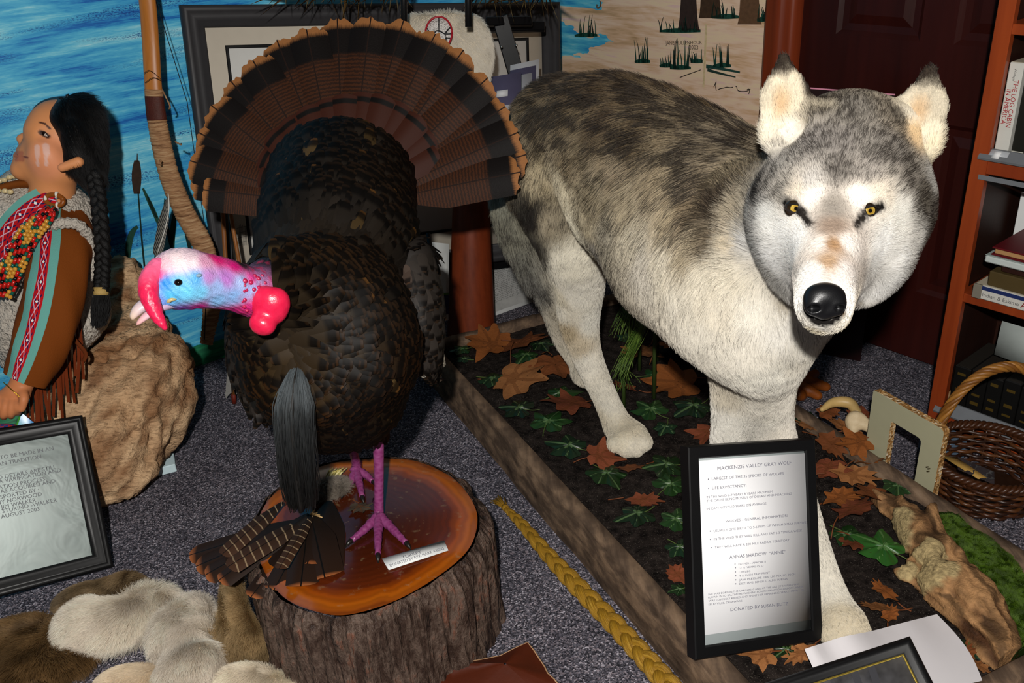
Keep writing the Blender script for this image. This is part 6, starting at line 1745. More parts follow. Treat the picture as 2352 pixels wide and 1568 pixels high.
def plank(c0, c1, s0, s1, seed):
    m = M(); r = np.random.default_rng(seed); n = 40
    along_s = (s1 - s0) > (c1 - c0); rows = []
    for k, f in enumerate(np.linspace(0, 1, n)):
        w = 0.0025 * vnoise(np.array([[f * 18, seed, 0]]))[0]; w2 = 0.002 * vnoise(np.array([[f * 30, seed, 5]]))[0]
        if along_s: q = [TP(c0 + w, s0 + f * (s1 - s0), 0), TP(c0 + w, s0 + f * (s1 - s0), TH - .006), TP(c0 + w + .005, s0 + f * (s1 - s0), TH + w2), TP(c1 - .004, s0 + f * (s1 - s0), TH + w2), TP(c1, s0 + f * (s1 - s0), TH - .005), TP(c1, s0 + f * (s1 - s0), 0)]
        else: q = [TP(c0 + f * (c1 - c0), s1 + w, 0), TP(c0 + f * (c1 - c0), s1 + w, TH - .006), TP(c0 + f * (c1 - c0), s1 - .005, TH + w2), TP(c0 + f * (c1 - c0), s0 + .004, TH + w2), TP(c0 + f * (c1 - c0), s0, TH - .005), TP(c0 + f * (c1 - c0), s0, 0)]
        rows.append(q)
    m.grid(rows); b = m.n - 6 * n
    m.f.append(tuple(range(6))); m.f.append(tuple(range(m.n - 6, m.n))[::-1])
    return m.build('plank', PLANK, tray)
BW_ = 0.036
plank(c_l, c_l + BW_, s_b, s_f, 1); plank(c_r - BW_, c_r, s_b, s_f, 2); plank(c_l + BW_, c_r - BW_, s_b, s_b + BW_, 3); plank(c_l + BW_, c_r - BW_, s_f - BW_, s_f, 4)
t = NT('dark_soil'); v = t.pos(); n1 = t.noise(v, 45, 5, .7); n2 = t.noise(v, 9, 3)
t.bump(n1, .8, .008)
SOIL = t.out(t.mix(t.ramp(t.noise(v, 400, 1), [(.66, (0, 0, 0)), (.70, (.25,) * 3)]), t.ramp(n1, [(.35, hexc('#100d0c')), (.6, hexc('#2a2421')), (.8, hexc('#3d3530'))]), hexc('#8d8478')), .95, .05)
m = M(); cs, ss = np.linspace(c_l + BW_, c_r - BW_, 90), np.linspace(s_b + BW_, s_f - BW_, 150)
pp = np.array([[TP(c, s, 0) for c in cs] for s in ss]); hz = np.minimum(0.097 + 0.005 * fbm(pp, 9, 3, 2) + 0.003 * fbm(pp, 40, 2, 5), 0.1055); pp[..., 2] = hz
m.grid(pp, flip=True); tag(m.build('soil', SOIL, tray), kind='stuff')
def soil_z(p): return 0.1045

# ---- leaves
def leaf_outline(kind, r):
    if kind == 'ivy': lob = [(90, 1.05), (32, .88), (-28, .70), (148, .88), (208, .70)]; val, sharp, notch = .60, 1.35, .16
    elif kind == 'maple': lob = [(90, 1.05), (48, .86), (14, .98), (-32, .66), (132, .86), (166, .98), (212, .66)]; val, sharp, notch = .60, 1.5, .30
    else: lob = [(90, 1.0), (62, .82), (32, .74), (0, .62), (-38, .74), (118, .82), (148, .74), (180, .62), (218, .74), (-90, .85)]; val, sharp, notch = .56, 1.7, .9
    lob = [(a + r.uniform(-5, 5), l * r.uniform(.86, 1.12)) for a, l in lob]
    lob = sorted((a % 360, l) for a, l in lob); out_ = []
    for k in range(72):
        a = k * 5.0; best = None
        for i in range(len(lob)):
            a0, l0 = lob[i]; a1, l1 = lob[(i + 1) % len(lob)]; a1 += 360 if a1 <= a0 else 0
            aa = a if a >= a0 else a + 360
            if a0 <= aa <= a1:
                f = (aa - a0) / (a1 - a0); gap = a1 - a0; v_ = min(val, .78 * min(l0, l1)) if kind != 'ivy' or gap < 90 else notch + .3
                w = abs(2 * f - 1) ** sharp; best = v_ + ((l0 if f < .5 else l1) - v_) * w
        an = abs(((a - 270) + 180) % 360 - 180)
        if kind != 'oak' and an < 26: best = notch + (best - notch) * (an / 26) ** .8
        best *= 1 + r.uniform(-.025, .025)
        x, y = best * math.cos(math.radians(a)), best * math.sin(math.radians(a))
        if kind == 'oak': x *= .74
        out_.append((x, y))
    return np.array(out_)
t = NT('ivy_leaf'); st = t.attr('st', 1); sx = t.n('SeparateXYZ', Vector=st); c = t.attr('col')
vein = t.math('LESS_THAN', sx.outputs[1], 0.5); n1 = t.noise(t.pos(), 60, 3)
IVY = t.out(t.mix(t.math('MULTIPLY', t.math('LESS_THAN', sx.outputs[0], .03), .35), t.mix(.5, c, t.mix(n1, (.55,) * 3, (1.0,) * 3), 'MULTIPLY'), hexc('#6f8f5a')), .38, .4)
t = NT('dry_leaf'); st = t.attr('st', 1); sx = t.n('SeparateXYZ', Vector=st); c = t.attr('col'); n1 = t.noise(t.pos(), 45, 4)
t.bump(t.noise(t.pos(), 130, 3), .5, .003)
cc_ = t.mix(.7, c, t.mix(n1, (.55, .5, .48), (1, 1, 1)), 'MULTIPLY')
cc_ = t.mix(t.math('MULTIPLY', t.math('LESS_THAN', sx.outputs[0], .05), .5), cc_, hexc('#5c3316'))
DRY = t.out(t.mix(t.ramp(t.noise(t.pos(), 150, 2), [(.68, (0, 0, 0)), (.72, (.8,) * 3)]), cc_, hexc('#2a140a')), .7, .2)
LEAFN = [0]
def leaf(kind, x, y, size, rot, col, label, lift=0.004, tilt=0.2, curl=None, group=None, stem=True, z=None):
    LEAFN[0] += 1
    r = random.Random(LEAFN[0] * 13 + 5)
    z_ = (soil_z(None) if z is None else z)
    c0 = G(x, y, z_ + lift); S = px(size, depth(c0)) * (1.18 if kind == 'ivy' else 1.22)
    ol = leaf_outline(kind, r); cen = np.array([0, 0.1 if kind == 'ivy' else .05])
    curl = r.uniform(.15, .4) if curl is None else curl
    a = math.radians(rot); E1 = np.array([math.cos(a), math.sin(a), 0]); E2 = np.array([-math.sin(a), math.cos(a), 0])
    ta, tb_ = r.uniform(-tilt, tilt), r.uniform(-tilt, tilt)
    rings, sts, zz = [], [], []
    ph = r.uniform(0, 6.28)
    for f in (0.02, .3, .55, .8, 1.0):
        q = cen + (ol - cen) * f; row, srow = [], []
        for i, (u, v_) in enumerate(q):
            h = curl * .5 * (u * u * .6 + .25 * v_ * v_) + .05 * math.sin(u * 5 + ph) * f + .04 * math.sin(v_ * 7 + ph) * f + ta * u + tb_ * v_ * .6
            if kind == 'ivy': h = -.12 * f * f + .25 * ta * u + .06 * abs(u) + .02 * math.sin(i * .9)
            row.append(c0 + S * (E1 * u + E2 * v_ + UPZ * h))
            ang_ = math.atan2(u, v_ + .05)
            vd = min(abs(u), *(abs(u * math.cos(k) - (v_ + .1) * math.sin(k)) if (v_ + .1) * math.cos(k) + u * math.sin(k) > 0 else 9 for k in (.75, -.75, 1.5, -1.5)))
            srow.append((vd, f))
        rings.append(row); sts.append(srow)
    R = np.array(rings); low = R[..., 2].min()
    R[..., 2] += max(0, z_ + 0.0015 - low)
    nm = {'ivy': 'ivy_leaf', 'maple': 'maple_leaf', 'oak': 'oak_leaf'}[kind]
    th_ = thing(nm, [c0[0], c0[1], z_], label, 'leaf', group)
    cv = np.array(hexc(col)) * r.uniform(.85, 1.15)
    m = M(); m.grid(R, cv, st=sts, closed_v=True, flip=False)
    m.build('blade', IVY if kind == 'ivy' else DRY, th_)
    if stem:
        b0 = R[0, 0] + (-E2 * .08 + UPZ * .0) * S; y0 = -.16 if kind == 'ivy' else (-.30 if kind == 'maple' else -.85)
        p0 = c0 + S * E2 * y0; p0[2] = R[-1, 0, 2] + .001
        p1 = p0 - E2 * S * .35 + E1 * S * .08; p1[2] = max(z_ + .003, p0[2] - .004); p2 = p1 - E2 * S * .30 + E1 * S * .12; p2[2] = z_ + .003
        m = M(); m.tube(spline([p0, p1, p2], 5), .0013, 6, hexc('#4a5a2a') if kind == 'ivy' else hexc('#6b3a1c')); m.build('stem', vcol('leaf_stem', .6), th_)
    return th_
GRN = ['#152a11', '#193414', '#122414', '#1c3818', '#162d1a']
IV = [(1112, 774, 34, 10, 'at the far tray edge below the wooden tube'), (1062, 802, 28, 100, 'at the far corner of the tray nearest the turkey'), (1242, 790, 36, 200, 'tucked under the brown leaf stem near the far hind paw'),
      (1210, 815, 38, 150, 'between two big brown maple leaves at the far end'), (1068, 824, 22, 60, 'small, below the far corner maple leaf'), (1130, 866, 42, 230, 'lying on the big ragged brown maple leaf'), (1285, 906, 44, 280, 'dark, folded flat above the smooth brown leaf'),
      (1195, 940, 46, 70, 'with a pale tip, second in from the side plank'), (1258, 968, 52, 330, 'large, overlapping a pale-tipped ivy leaf'), (1312, 1028, 56, 60, 'with yellow speckled lobes below the hind paw'), (1392, 1082, 54, 200, 'broad, nearest below the wolf hind paw claws'),
      (1502, 864, 44, 250, 'beside the long green grass spray'), (1598, 934, 58, 120, 'star-shaped with a curled stem before the far fore leg'), (1498, 944, 48, 30, 'dim, right of the wolf hind paw'), (1530, 980, 36, 150, 'small, below the dim ivy leaf by the hind paw'),
      (1536, 1070, 56, 90, 'large, half hidden behind the information frame top'), (1538, 1116, 50, 300, 'pale veined, beside the information frame edge'), (1468, 1180, 50, 110, 'arrow-shaped, lying alone on bare soil'), (1556, 1196, 46, 40, 'behind the information frame at its middle height'),
      (1560, 1256, 40, 200, 'low behind the information frame side'), (1562, 1352, 26, 100, 'small, beside the pinkish dry leaf by the frame'), (1942, 1226, 44, 200, 'right of the wolf fore leg'), (1852, 962, 34, 20, 'dark, right of the wolf fore leg top'),
      (2062, 1116, 42, 160, 'dark, under the cut-out board'), (2226, 1488, 44, 150, 'beside the lower end of the gnarled wood'), (1808, 1490, 34, 120, 'peeping out below the information frame'), (1442, 776, 30, 0, 'in the shade under the grass sprays')]
for i, (x, y, s, rt, d) in enumerate(IV):
    leaf('ivy', x, y, s, rt, GRN[i % 5], 'green ivy leaf ' + d, 0.010 if i in (5, 8, 10) else 0.004, group='ivy leaves on the tray soil')
leaf('ivy', 2036, 1256, 66, 40, '#2a5a20', 'big bright glossy green ivy leaf against the gnarled wood', .022, group='ivy leaves on the tray soil')
BRN = [('#8f5326', 'orange-brown'), ('#7a4524', 'brown'), ('#97643a', 'tan-brown'), ('#7d422a', 'reddish-brown')]
DL = [('maple', 1130, 796, 62, 70, 0, 'at the far corner of the tray'), ('maple', 1192, 800, 58, 330, 1, 'with an upright stem at the far tray edge'), ('maple', 1180, 876, 74, 240, 2, 'ragged and large, left of the hind leg'), ('maple', 1275, 842, 64, 190, 1, 'with a long bent stem left of the hind leg'),
      ('maple', 1318, 932, 66, 100, 3, 'smooth, lying left of the hind leg shank'), ('maple', 1562, 880, 74, 80, 0, 'broad, between the grass spray and fore leg'), ('maple', 1478, 806, 56, 140, 2, 'behind the grass spray right of the hind leg'), ('maple', 1548, 812, 62, 290, 0, 'with small holes under the wolf belly'),
      ('oak', 1434, 890, 34, 60, 3, 'curled and pinkish at the wolf hind shank'), ('maple', 1376, 1054, 50, 260, 3, 'under two ivy leaves below the hind paw'), ('oak', 1448, 1078, 40, 110, 1, 'pointed, right of the broad ivy leaf'), ('oak', 1478, 1150, 44, 250, 3, 'above the arrow-shaped ivy leaf'),
      ('oak', 1555, 1318, 40, 20, 3, 'pinkish and leaning on the information frame'), ('maple', 1626, 995, 44, 150, 3, 'behind the wolf far fore leg'), ('oak', 1902, 950, 40, 310, 1, 'long, at the tray edge by the glove'), ('oak', 1866, 978, 40, 60, 2, 'curled, right above the information frame'),
      ('oak', 1940, 985, 52, 20, 2, 'upright in front of the bone'), ('maple', 1984, 956, 46, 300, 3, 'folded against the cut-out board'), ('oak', 1908, 1028, 48, 200, 1, 'dark, at the frame corner in the leaf heap'), ('maple', 1974, 1016, 50, 100, 0, 'in the middle of the leaf heap'),
      ('maple', 1902, 1080, 50, 140, 3, 'with a sharp point beside the information frame'), ('oak', 1962, 1090, 58, 250, 2, 'pale, at the front of the leaf heap'), ('oak', 1936, 1140, 56, 290, 0, 'with a dark hole, below the leaf heap'), ('maple', 2010, 1136, 46, 30, 1, 'near the tray plank below the cut-out board'),
      ('oak', 1960, 1172, 66, 310, 3, 'long and rolled above the ivy by the gnarled wood'), ('maple', 1962, 1246, 46, 200, 3, 'flat and reddish under the bright ivy leaf'), ('oak', 2032, 1356, 40, 20, 0, 'bright orange, left of the gnarled wood'), ('oak', 2014, 1396, 44, 80, 2, 'pale and pointed above the white sheet'),
      ('oak', 2044, 1408, 34, 330, 0, 'small, touching the pale pointed oak leaf'), ('oak', 2240, 1526, 46, 40, 2, 'by the tip of the gnarled wood'), ('oak', 2216, 1498, 40, 330, 1, 'curled under the ivy by the gnarled wood tip'), ('maple', 1752, 1502, 46, 90, 2, 'flat, under the information frame foot'),
      ('oak', 1838, 1500, 48, 120, 2, 'arched, left of the white sheet corner'), ('oak', 2020, 1010, 36, 170, 1, 'dark, at the foot of the cut-out board'), ('oak', 2000, 1060, 40, 280, 0, 'small, between the heap and the plank')]
for i, (k, x, y, s, rt, ci, d) in enumerate(DL):
    c, w = BRN[ci]
    leaf(k, x, y, s, rt, c, w + ' dry leaf ' + d, 0.006 + (0.02 if 15 < i < 25 and i % 2 else 0), .35, group='dry brown leaves on the tray soil')
leaf('maple', 826, 1164, 30, 200, '#4a4034', 'dull grey-brown dry leaf between the turkey feet on the stump', .003, .25, z=SZ + .001)

# ---- green grass sprays under the wolf
GRS = vcol('needle_grass', .5, .3, var=.2)
def spray(x0, y0, x1, y1, n, d0, d1, spread, label, seed):
    r = np.random.default_rng(seed); th_ = thing('grass_spray', G(x0, y0, .1), label, 'grass', 'artificial grass sprays under the wolf')
    m = M()
    for k in range(n):
        a = P(x0 + r.normal(0, 4), y0 + r.normal(0, 4), d0); b = P(x1 + r.normal(0, spread), y1 + r.normal(0, spread * .6), d1 + r.normal(0, .03))
        b[2] = max(b[2], .104); md = (a + b) / 2 + UPZ * r.uniform(.0, .03) + RT * r.normal(0, .012)
        q = bez([a, md, b], 6); c = np.array(hexc(['#3f5a1c', '#56702a', '#2a4216', '#6f8a3c'][r.integers(4)]))
        m.tube(q, np.linspace(.0012, .0005, 6), 4, c)
    m.build('blades', GRS, th_)
    m = M(); c0 = P(x0, y0, d0); m.tube([[c0[0], c0[1], .1], c0], [.006, .004], 8, hexc('#33431c')); m.build('stem', GRS, th_)
spray(1505, 690, 1428, 856, 60, 2.28, 2.16, 11, 'long green grass spray drooping to the soil by the hind leg', 1)
spray(1470, 640, 1430, 760, 45, 2.42, 2.36, 18, 'green grass spray close behind the wolf hind leg', 2)
spray(1448, 620, 1475, 745, 45, 2.50, 2.46, 14, 'green grass spray hanging straight under the wolf belly', 3)
spray(1512, 650, 1555, 765, 45, 2.48, 2.36, 16, 'green grass spray spreading towards the wolf fore legs', 4)
spray(1432, 838, 1438, 885, 26, 2.30, 2.26, 16, 'wiry silvery grass tangle at the foot of the long spray', 5)

# ---- the wolf's information frame
o = P(1594, 1514, 1.545); exw, eyw, Hh = vp_frame(o, (7120, 653), (1577, 1026))
nzw = np.cross(exw, eyw); rr_w = ray(1886, 1472); W_ = float((CAM + rr_w * (((o - CAM) @ nzw) / (rr_w @ nzw)) - o) @ exw)
wf = thing('information_frame', o + exw * W_ / 2, 'black-framed white text sheet about the wolf leaning on its fore leg', 'sign')
frame_bars(o, exw, eyw, W_, Hh, [(0, -.022), (0, .004), (.002, .006), (.019, .006), (.021, .003), (.021, -.006)]).build('frame', BLK, wf, smooth=False)
m = M(); m.box(o + exw * W_ / 2 + eyw * Hh / 2 - nzw * .016, (exw * (W_ / 2 - .003), eyw * (Hh / 2 - .003), nzw * .005)); m.build('backing', BLK, wf, smooth=False)
sheet(o, exw, eyw, .018, .018, W_ - .018, Hh - .018, .0, th=.002).build('mount_card', plain('grey_card', '#a9b2b2', .6, .3, .04), wf)
def on_plane(o, e1, e2, x, y):
    nz = np.cross(e1, e2); r = ray(x, y); p = CAM + r * (((o - CAM) @ nz) / (r @ nz)); return np.array([(p - o) @ e1, (p - o) @ e2])
b_ = on_plane(o, exw, eyw, 1740, 1440)[1]
sheet(o, exw, eyw, .021, b_, W_ - .021, Hh - .025, .0012, th=.0006).build('paper', plain('info_paper', '#f2f2f4', .6, .25, .02), wf)
def fit_text(m, s, a, b, cap, o, e1, e2, c, lift, bold=0.0):
    A = on_plane(o, e1, e2, *a); Bq = on_plane(o, e1, e2, *b); v, f = text_mesh(s, 1.0, bold=bold)
    if not len(v): return
    x0, x1 = v[:, 0].min(), v[:, 0].max(); dx = Bq - A; k = np.linalg.norm(dx) / (x1 - x0); d1 = dx / np.linalg.norm(dx); d2 = np.array([-d1[1], d1[0]])
    ky = cap / 0.70
    q = A + np.outer((v[:, 0] - x0) * k, d1) + np.outer(v[:, 1] * ky, d2)
    nz = np.cross(e1, e2); m.add(o + np.outer(q[:, 0], e1) + np.outer(q[:, 1], e2) + nz * lift, f, c)
INFO = [('MACKENZIE VALLEY GRAY WOLF', 285, 264, 737, 228, 21, 0), ('LARGEST OF THE 35 SPECIES OF WOLVES', 250, 326, 690, 292, 17, 1), ('LIFE EXPECTANCY:', 252, 382, 462, 366, 17, 1), ('IN THE WILD 6-7 YEARS 8 YEARS MAXIMUM', 218, 437, 622, 402, 14, 0),
        ('THE CAUSE BEING MOSTLY OF DISEASE AND POACHING', 218, 461, 740, 414, 14, 0), ('IN CAPTIVITY 9-10 YEARS ON AVERAGE', 218, 509, 584, 474, 14, 0), ('WOLVES – GENERAL INFORMATION', 334, 585, 712, 550, 16, 0), ('USUALLY GIVE BIRTH TO 5-6 PUPS OF WHICH 3 MAY SURVIVE', 262, 644, 828, 590, 14, 1),
        ('IN THE WILD THEY WILL KILL AND EAT 2-3 TIMES A WEEK', 263, 694, 804, 640, 14, 1), ('THEY WILL HAVE A 200 MILE RADIUS TERRITORY', 268, 745, 726, 698, 14, 1), ('ANNAS SHADOW  “ANNIE”', 358, 807, 704, 774, 21, 0), ('FATHER – APACHE II', 414, 845, 580, 830, 11, 1), ('12 ½ YEARS OLD', 416, 868, 566, 855, 11, 1),
        ('130 LBS', 416, 893, 486, 887, 11, 1), ('4 ½ INCH PAW PRINT', 418, 917, 606, 897, 12, 1), ('JAW PRESSURE 1800 LBS PER SQ INCH', 418, 942, 762, 906, 12, 1), ('DIET: IAMS, BENEFUL, ALPO, PURINA', 418, 966, 714, 935, 12, 1), ('SHE WAS BORN IN THE CAROLINAS AND AT THE AGE OF 5 WEEKS WAS', 228, 1031, 786, 966, 11, 0),
        ('FLOWN INTO BALTIMORE WASHINGTON INTERNATION AIRPORT. ANNIE', 228, 1050, 810, 982, 11, 0), ('WAS LOVINGLY RAISED AND SPENT HER REMAINING YEARS HAPPILY IN', 230, 1070, 812, 1002, 11, 0), ('SELBYVILLE, DELAWARE.', 230, 1092, 440, 1068, 11, 0), ('DONATED BY SUSAN BLITZ', 365, 1128, 718, 1090, 20, 0)]
m = M(); sc = 1 / 2.667
for s, x0, y0, x1, y1, cap, bul in INFO:
    a = (1540 + x0 * sc, 980 + y0 * sc); b = (1540 + x1 * sc, 980 + y1 * sc)
    fit_text(m, s, a, b, px(cap * sc, 1.58), o, exw, eyw, (.13, .13, .17), .0016)
    if bul:
        q = on_plane(o, exw, eyw, a[0] - 8, a[1] - 1); c0 = o + exw * q[0] + eyw * (q[1] + .001) + nzw * .0016
        m.add([c0 + (exw * math.cos(k) + eyw * math.sin(k)) * .0011 for k in np.linspace(0, 6.28, 9)[:-1]], [tuple(range(8))], (.13, .13, .17))
m.build('lettering', INKM, wf)

# ---- white sheet and framed photograph at the front of the tray
shp = []
topc = spline(np.array([[1848, 1490], [1885, 1478], [1935, 1462], [2005, 1448], [2080, 1428], [2152, 1410]]), 4); botc = spline(np.array([[1880, 1560], [1930, 1572], [1990, 1585], [2060, 1590], [2150, 1585], [2256, 1562]]), 4)
rows = []
for f in np.linspace(0, 1, 9):
    rows.append([G(*(topc[i] * (1 - f) + botc[i] * f + np.array([16 * math.sin(f * math.pi) * (i / len(topc)), 0])), (.116 + .036 * np.clip((2060 - topc[i][0]) / 80, 0, 1)) * (1 - f) + .150 * f + .006 * (1 + math.sin(i * .9)) * (1 - f)) for i in range(len(topc))])
m = M(); m.grid(rows, flip=True); m.grid([[q - UPZ * .0008 for q in r_] for r_ in rows])
st_ = thing('paper_sheet', G(2050, 1560, .12), 'blank-looking white paper sheet behind the framed forest photograph', 'paper')
m.build('sheet', plain('sheet_white', '#d6d2d4', .6, .2, .02), st_)
m = M(); v, f = text_mesh('Please do not touch the wolf !!', 1.0); a, b = G(1903, 1500, .132), G(1972, 1483, .132); d1 = nrm(b - a); k = np.linalg.norm(b - a) / v[:, 0].max(); nzp = nrm(-FWD); d2 = nrm(np.cross(nzp, d1))
m.add(a + np.outer(v[:, 0] * k, d1) + np.outer(v[:, 1] * k, d2) - FWD * .006, f, (.1, .1, .1)); m.build('lettering', INKM, st_)
TRc = P(2088, 1462, 1.44); exf = nrm(TRc - P(1740, 1574, 1.42)); dn2 = P(2112, 1568, 1.405) - TRc; dn2 = dn2 - exf * (dn2 @ exf); eyf = -nrm(dn2)
W_, H_ = 0.36, 0.28; oo = TRc - eyf * H_ - exf * W_
pf_ = thing('framed_photograph', G(2000, 1700, .12), 'black-framed grey forest photograph with a gold inner line, lowest in view', 'picture')
frame_bars(oo, exf, eyf, W_, H_, [(0, -.014), (0, .004), (.006, .010), (.012, .007), (.019, .004), (.022, .000)]).build('frame', BLK, pf_)
frame_bars(oo + exf * .0205 + eyf * .0205, exf, eyf, W_ - .041, H_ - .041, [(0, .0005), (.0005, .0022), (.0028, .0022), (.0032, .0)]).build('gold_slip', plain('gold_slip', '#a08a3a', .35, .5, metal=.6), pf_)
t = NT('forest_photo'); v = t.pos(sc=(1, 1, 1)); FORP = t.out(t.ramp(t.noise(v, 14, 4, .6), [(.3, hexc('#3a3a3e')), (.55, hexc('#6a6a6e')), (.75, hexc('#9a9a9c'))]), .3, .4)
sheet(oo, exf, eyf, .02, .02, W_ - .02, H_ - .02, -.0005, th=.004).build('photo', FORP, pf_)
m = M(); nzf = np.cross(exf, eyf); rr_ = random.Random(2)
for x in [.05, .075, .11, .125, .15, .2, .23, .3]:
    q = [oo + exf * (W_ - .03 - x + .004 * math.sin(k * 2 + x * 40)) + eyf * (H_ - .022 - k * .05) + nzf * .0006 for k in range(4)]; w = rr_.uniform(.002, .006)
    m.grid([[p - exf * w for p in q], [p + exf * w for p in q]], (.03, .03, .035))
m.build('tree_silhouettes', INKM, pf_)

# ---- gnarled wood with sand, moss
K = SDF(0.0045, 0.03)
K.chain([G(2020, 1140, .118), G(2082, 1180, .122), G(2128, 1245, .125), G(2178, 1325, .125), G(2238, 1405, .122), G(2278, 1470, .118), G(2304, 1525, .112)], [.018, .034, .042, .045, .043, .036, .020], .03)
K.cone(G(2128, 1205, .15), G(2144, 1160, .17), .022, .007, .02); K.cone(G(2125, 1320, .112), G(2085, 1322, .108), .034, .020, .03); K.cone(G(2170, 1350, .13), G(2245, 1378, .13), .03, .026, .03)
K.ell(G(2190, 1285, .155), (.025, .025, .016), k=.02, sub=True); K.ell(G(2100, 1285, .15), (.02, .02, .014), k=.02, sub=True)
kv, kq = K.mesh(); kv[:, 2] = np.maximum(kv[:, 2], .1065); kn = vnormals(kv, kq); wd_ = nrm(G(2300, 1520, .12) - G(2050, 1150, .12))
kc = kv - wd_ * (kv @ wd_)[:, None] * .82 + .015 * np.stack([fbm(kv, 12, 2, 1), fbm(kv, 12, 2, 2), fbm(kv, 12, 2, 3)], 1)
make_tree(kv, kq); gv = 1 - 2 * np.abs(fbm(kc, 34, 2, 6))
sandm = np.zeros(len(kv))
for x, y, rr in [(2064, 1208, .042), (2078, 1240, .03), (2135, 1268, .040), (2150, 1300, .045), (2128, 1320, .034), (2090, 1310, .026)]: sandm = np.maximum(sandm, np.clip((rr - np.linalg.norm(kv - surf(kv, x, y), axis=1) + .010 * fbm(kv, 60, 2, 3)) / .008, 0, 1))
kv2 = kv + kn * (kv[:, 2:3] > .108) * ((.008 * gv + .010 * fbm(kc, 12, 2, 3) + .003 * fbm(kc, 90, 2, 8)) * (1 - sandm) + sandm * (.004 + .0022 * fbm(kv, 230, 2, 4)))[:, None]
kcol = (np.array(hexc('#553620')) * (1 - np.clip(.5 + .9 * gv, 0, 1))[:, None] + np.array(hexc('#b08458')) * np.clip(.5 + .9 * gv, 0, 1)[:, None]) * (1 - sandm)[:, None] + sandm[:, None] * np.array(hexc('#b8a274')) * (.75 + .35 * (vnoise(kv, 500, 2) > 0))[:, None]
kv2 = kv2 - TN * np.maximum(kv2 @ TN - (c_r - BW_ - .003), 0)[:, None]; kv2 = kv2 - TU * np.maximum(kv2 @ TU - (s_f - BW_ - .003), 0)[:, None]
o0 = np.array([kv[:, 0].mean(), kv[:, 1].mean(), .1]); tag(mesh_obj('gnarled_wood', kv2 - o0, kq, vcol('gnarled_wood', .75, .2, .6, 190, .005, var=.35, vscale=110), None, o0, np.clip(kcol * (1 - (1 - sandm) * np.clip(.5 * np.abs(fbm(kc, 110, 2, 9)) + .55 * (fbm(kc, 45, 2, 12) > .25), 0, .65))[:, None], 0, 1)), 'gnarled tan driftwood piece with sandy patches on the tray soil', 'driftwood')
mo = thing('moss', G(2270, 1330, .1), 'patch of green moss between the gnarled wood and tray plank', 'moss'); tag(mo, kind='stuff')
S = SDF(.006, .03)
for x, y, r in [(2205, 1195, .035), (2225, 1240, .05), (2260, 1290, .055), (2300, 1350, .055), (2330, 1410, .05), (2350, 1470, .04), (2360, 1520, .03), (2240, 1200, .03)]: S.ell(G(x, y, .105), (r, r, .022), k=.03)
v_, q_ = S.mesh(); v_ = v_ + vnormals(v_, q_) * (.004 * fbm(v_, 60, 2, 3))[:, None]; v_[:, 2] = np.maximum(v_[:, 2], .1065); v_ = v_ - TN * np.maximum(v_ @ TN - (c_r - BW_ - .003), 0)[:, None]; v_ = v_ - TU * np.maximum(v_ @ TU - (s_f - BW_ - .003), 0)[:, None]; mesh_obj('moss_bed', v_ - world_of(mo), q_, plain('moss_bed', '#1c2a0a', .95, .05, .3, 60), mo)
w_ = np.clip(vnormals(v_, q_)[:, 2], 0, 1)
hp, hr_, hc = grow(v_, q_, 26000, np.full(len(v_), .008), rng.normal(0, 1, v_.shape), np.full(len(v_), .6), lambda p, ip, r: (np.tile(np.array(hexc('#22340a')), (len(p), 1)), np.array(hexc('#47601a')) * (.5 + .9 * np.clip(.5 + fbm(p, 40, 2, 2), 0, 1))[:, None]), k=4, weight=w_, clump=.6, wid=.0012, seed=51)
curves_obj('moss_shoots', hp, hr_, hc, FUR, mo)

# ---- cut-out chipboard, bone, gloves
CPL = c_r + 0.012
def on_side(x, y, c=CPL):
    r = ray(x, y); tt = (c - CAM @ TN) / (r @ TN); p = CAM + r * tt; return np.array([p @ TU, p[2]])
def SP(q, c=CPL): return TN * c + TU * q[0] + UPZ * q[1]
cb = thing('cut_out_board', TP(CPL, on_side(2080, 1050)[0], 0), 'pale chipboard panel with a rectangular cut-out leaning outside the tray', 'board')
tl, tr_, br_, bl_ = on_side(2007, 890), on_side(2164, 990), on_side(2150, 1118), on_side(2007, 1040)
s0, s1 = tl[0], (tr_[0] + br_[0]) / 2; zt = (tl[1] + tr_[1]) / 2; a0, a1 = on_side(2042, 1000)[0], on_side(2108, 1060)[0]; zw = (on_side(2047, 966)[1] + on_side(2098, 998)[1]) / 2
def rnd(pts, rad, n=4):
    out_ = []; k = len(pts)
    for i in range(k):
        p, a, b, r = np.array(pts[i]), np.array(pts[i - 1]), np.array(pts[(i + 1) % k]), rad[i]
        if r <= 0: out_.append(p); continue
        p0, p1 = p + nrm(a - p) * r, p + nrm(b - p) * r
        out_ += [(1 - t) ** 2 * p0 + 2 * t * (1 - t) * p + t * t * p1 for t in np.linspace(0, 1, n)]
    return out_
outl = rnd([(s0, 0.0), (a0, 0.0), (a0, zw), (a1, zw), (a1, 0.0), (s1, 0.0), (s1, zt), (s0, zt)], [0, 0, .004, .012, 0, 0, .012, .006])
m = M(); F = [SP(q) for q in outl]; Bk = [p + TN * .017 for p in F]; n = len(F)
qi = [i for i in range(n)]
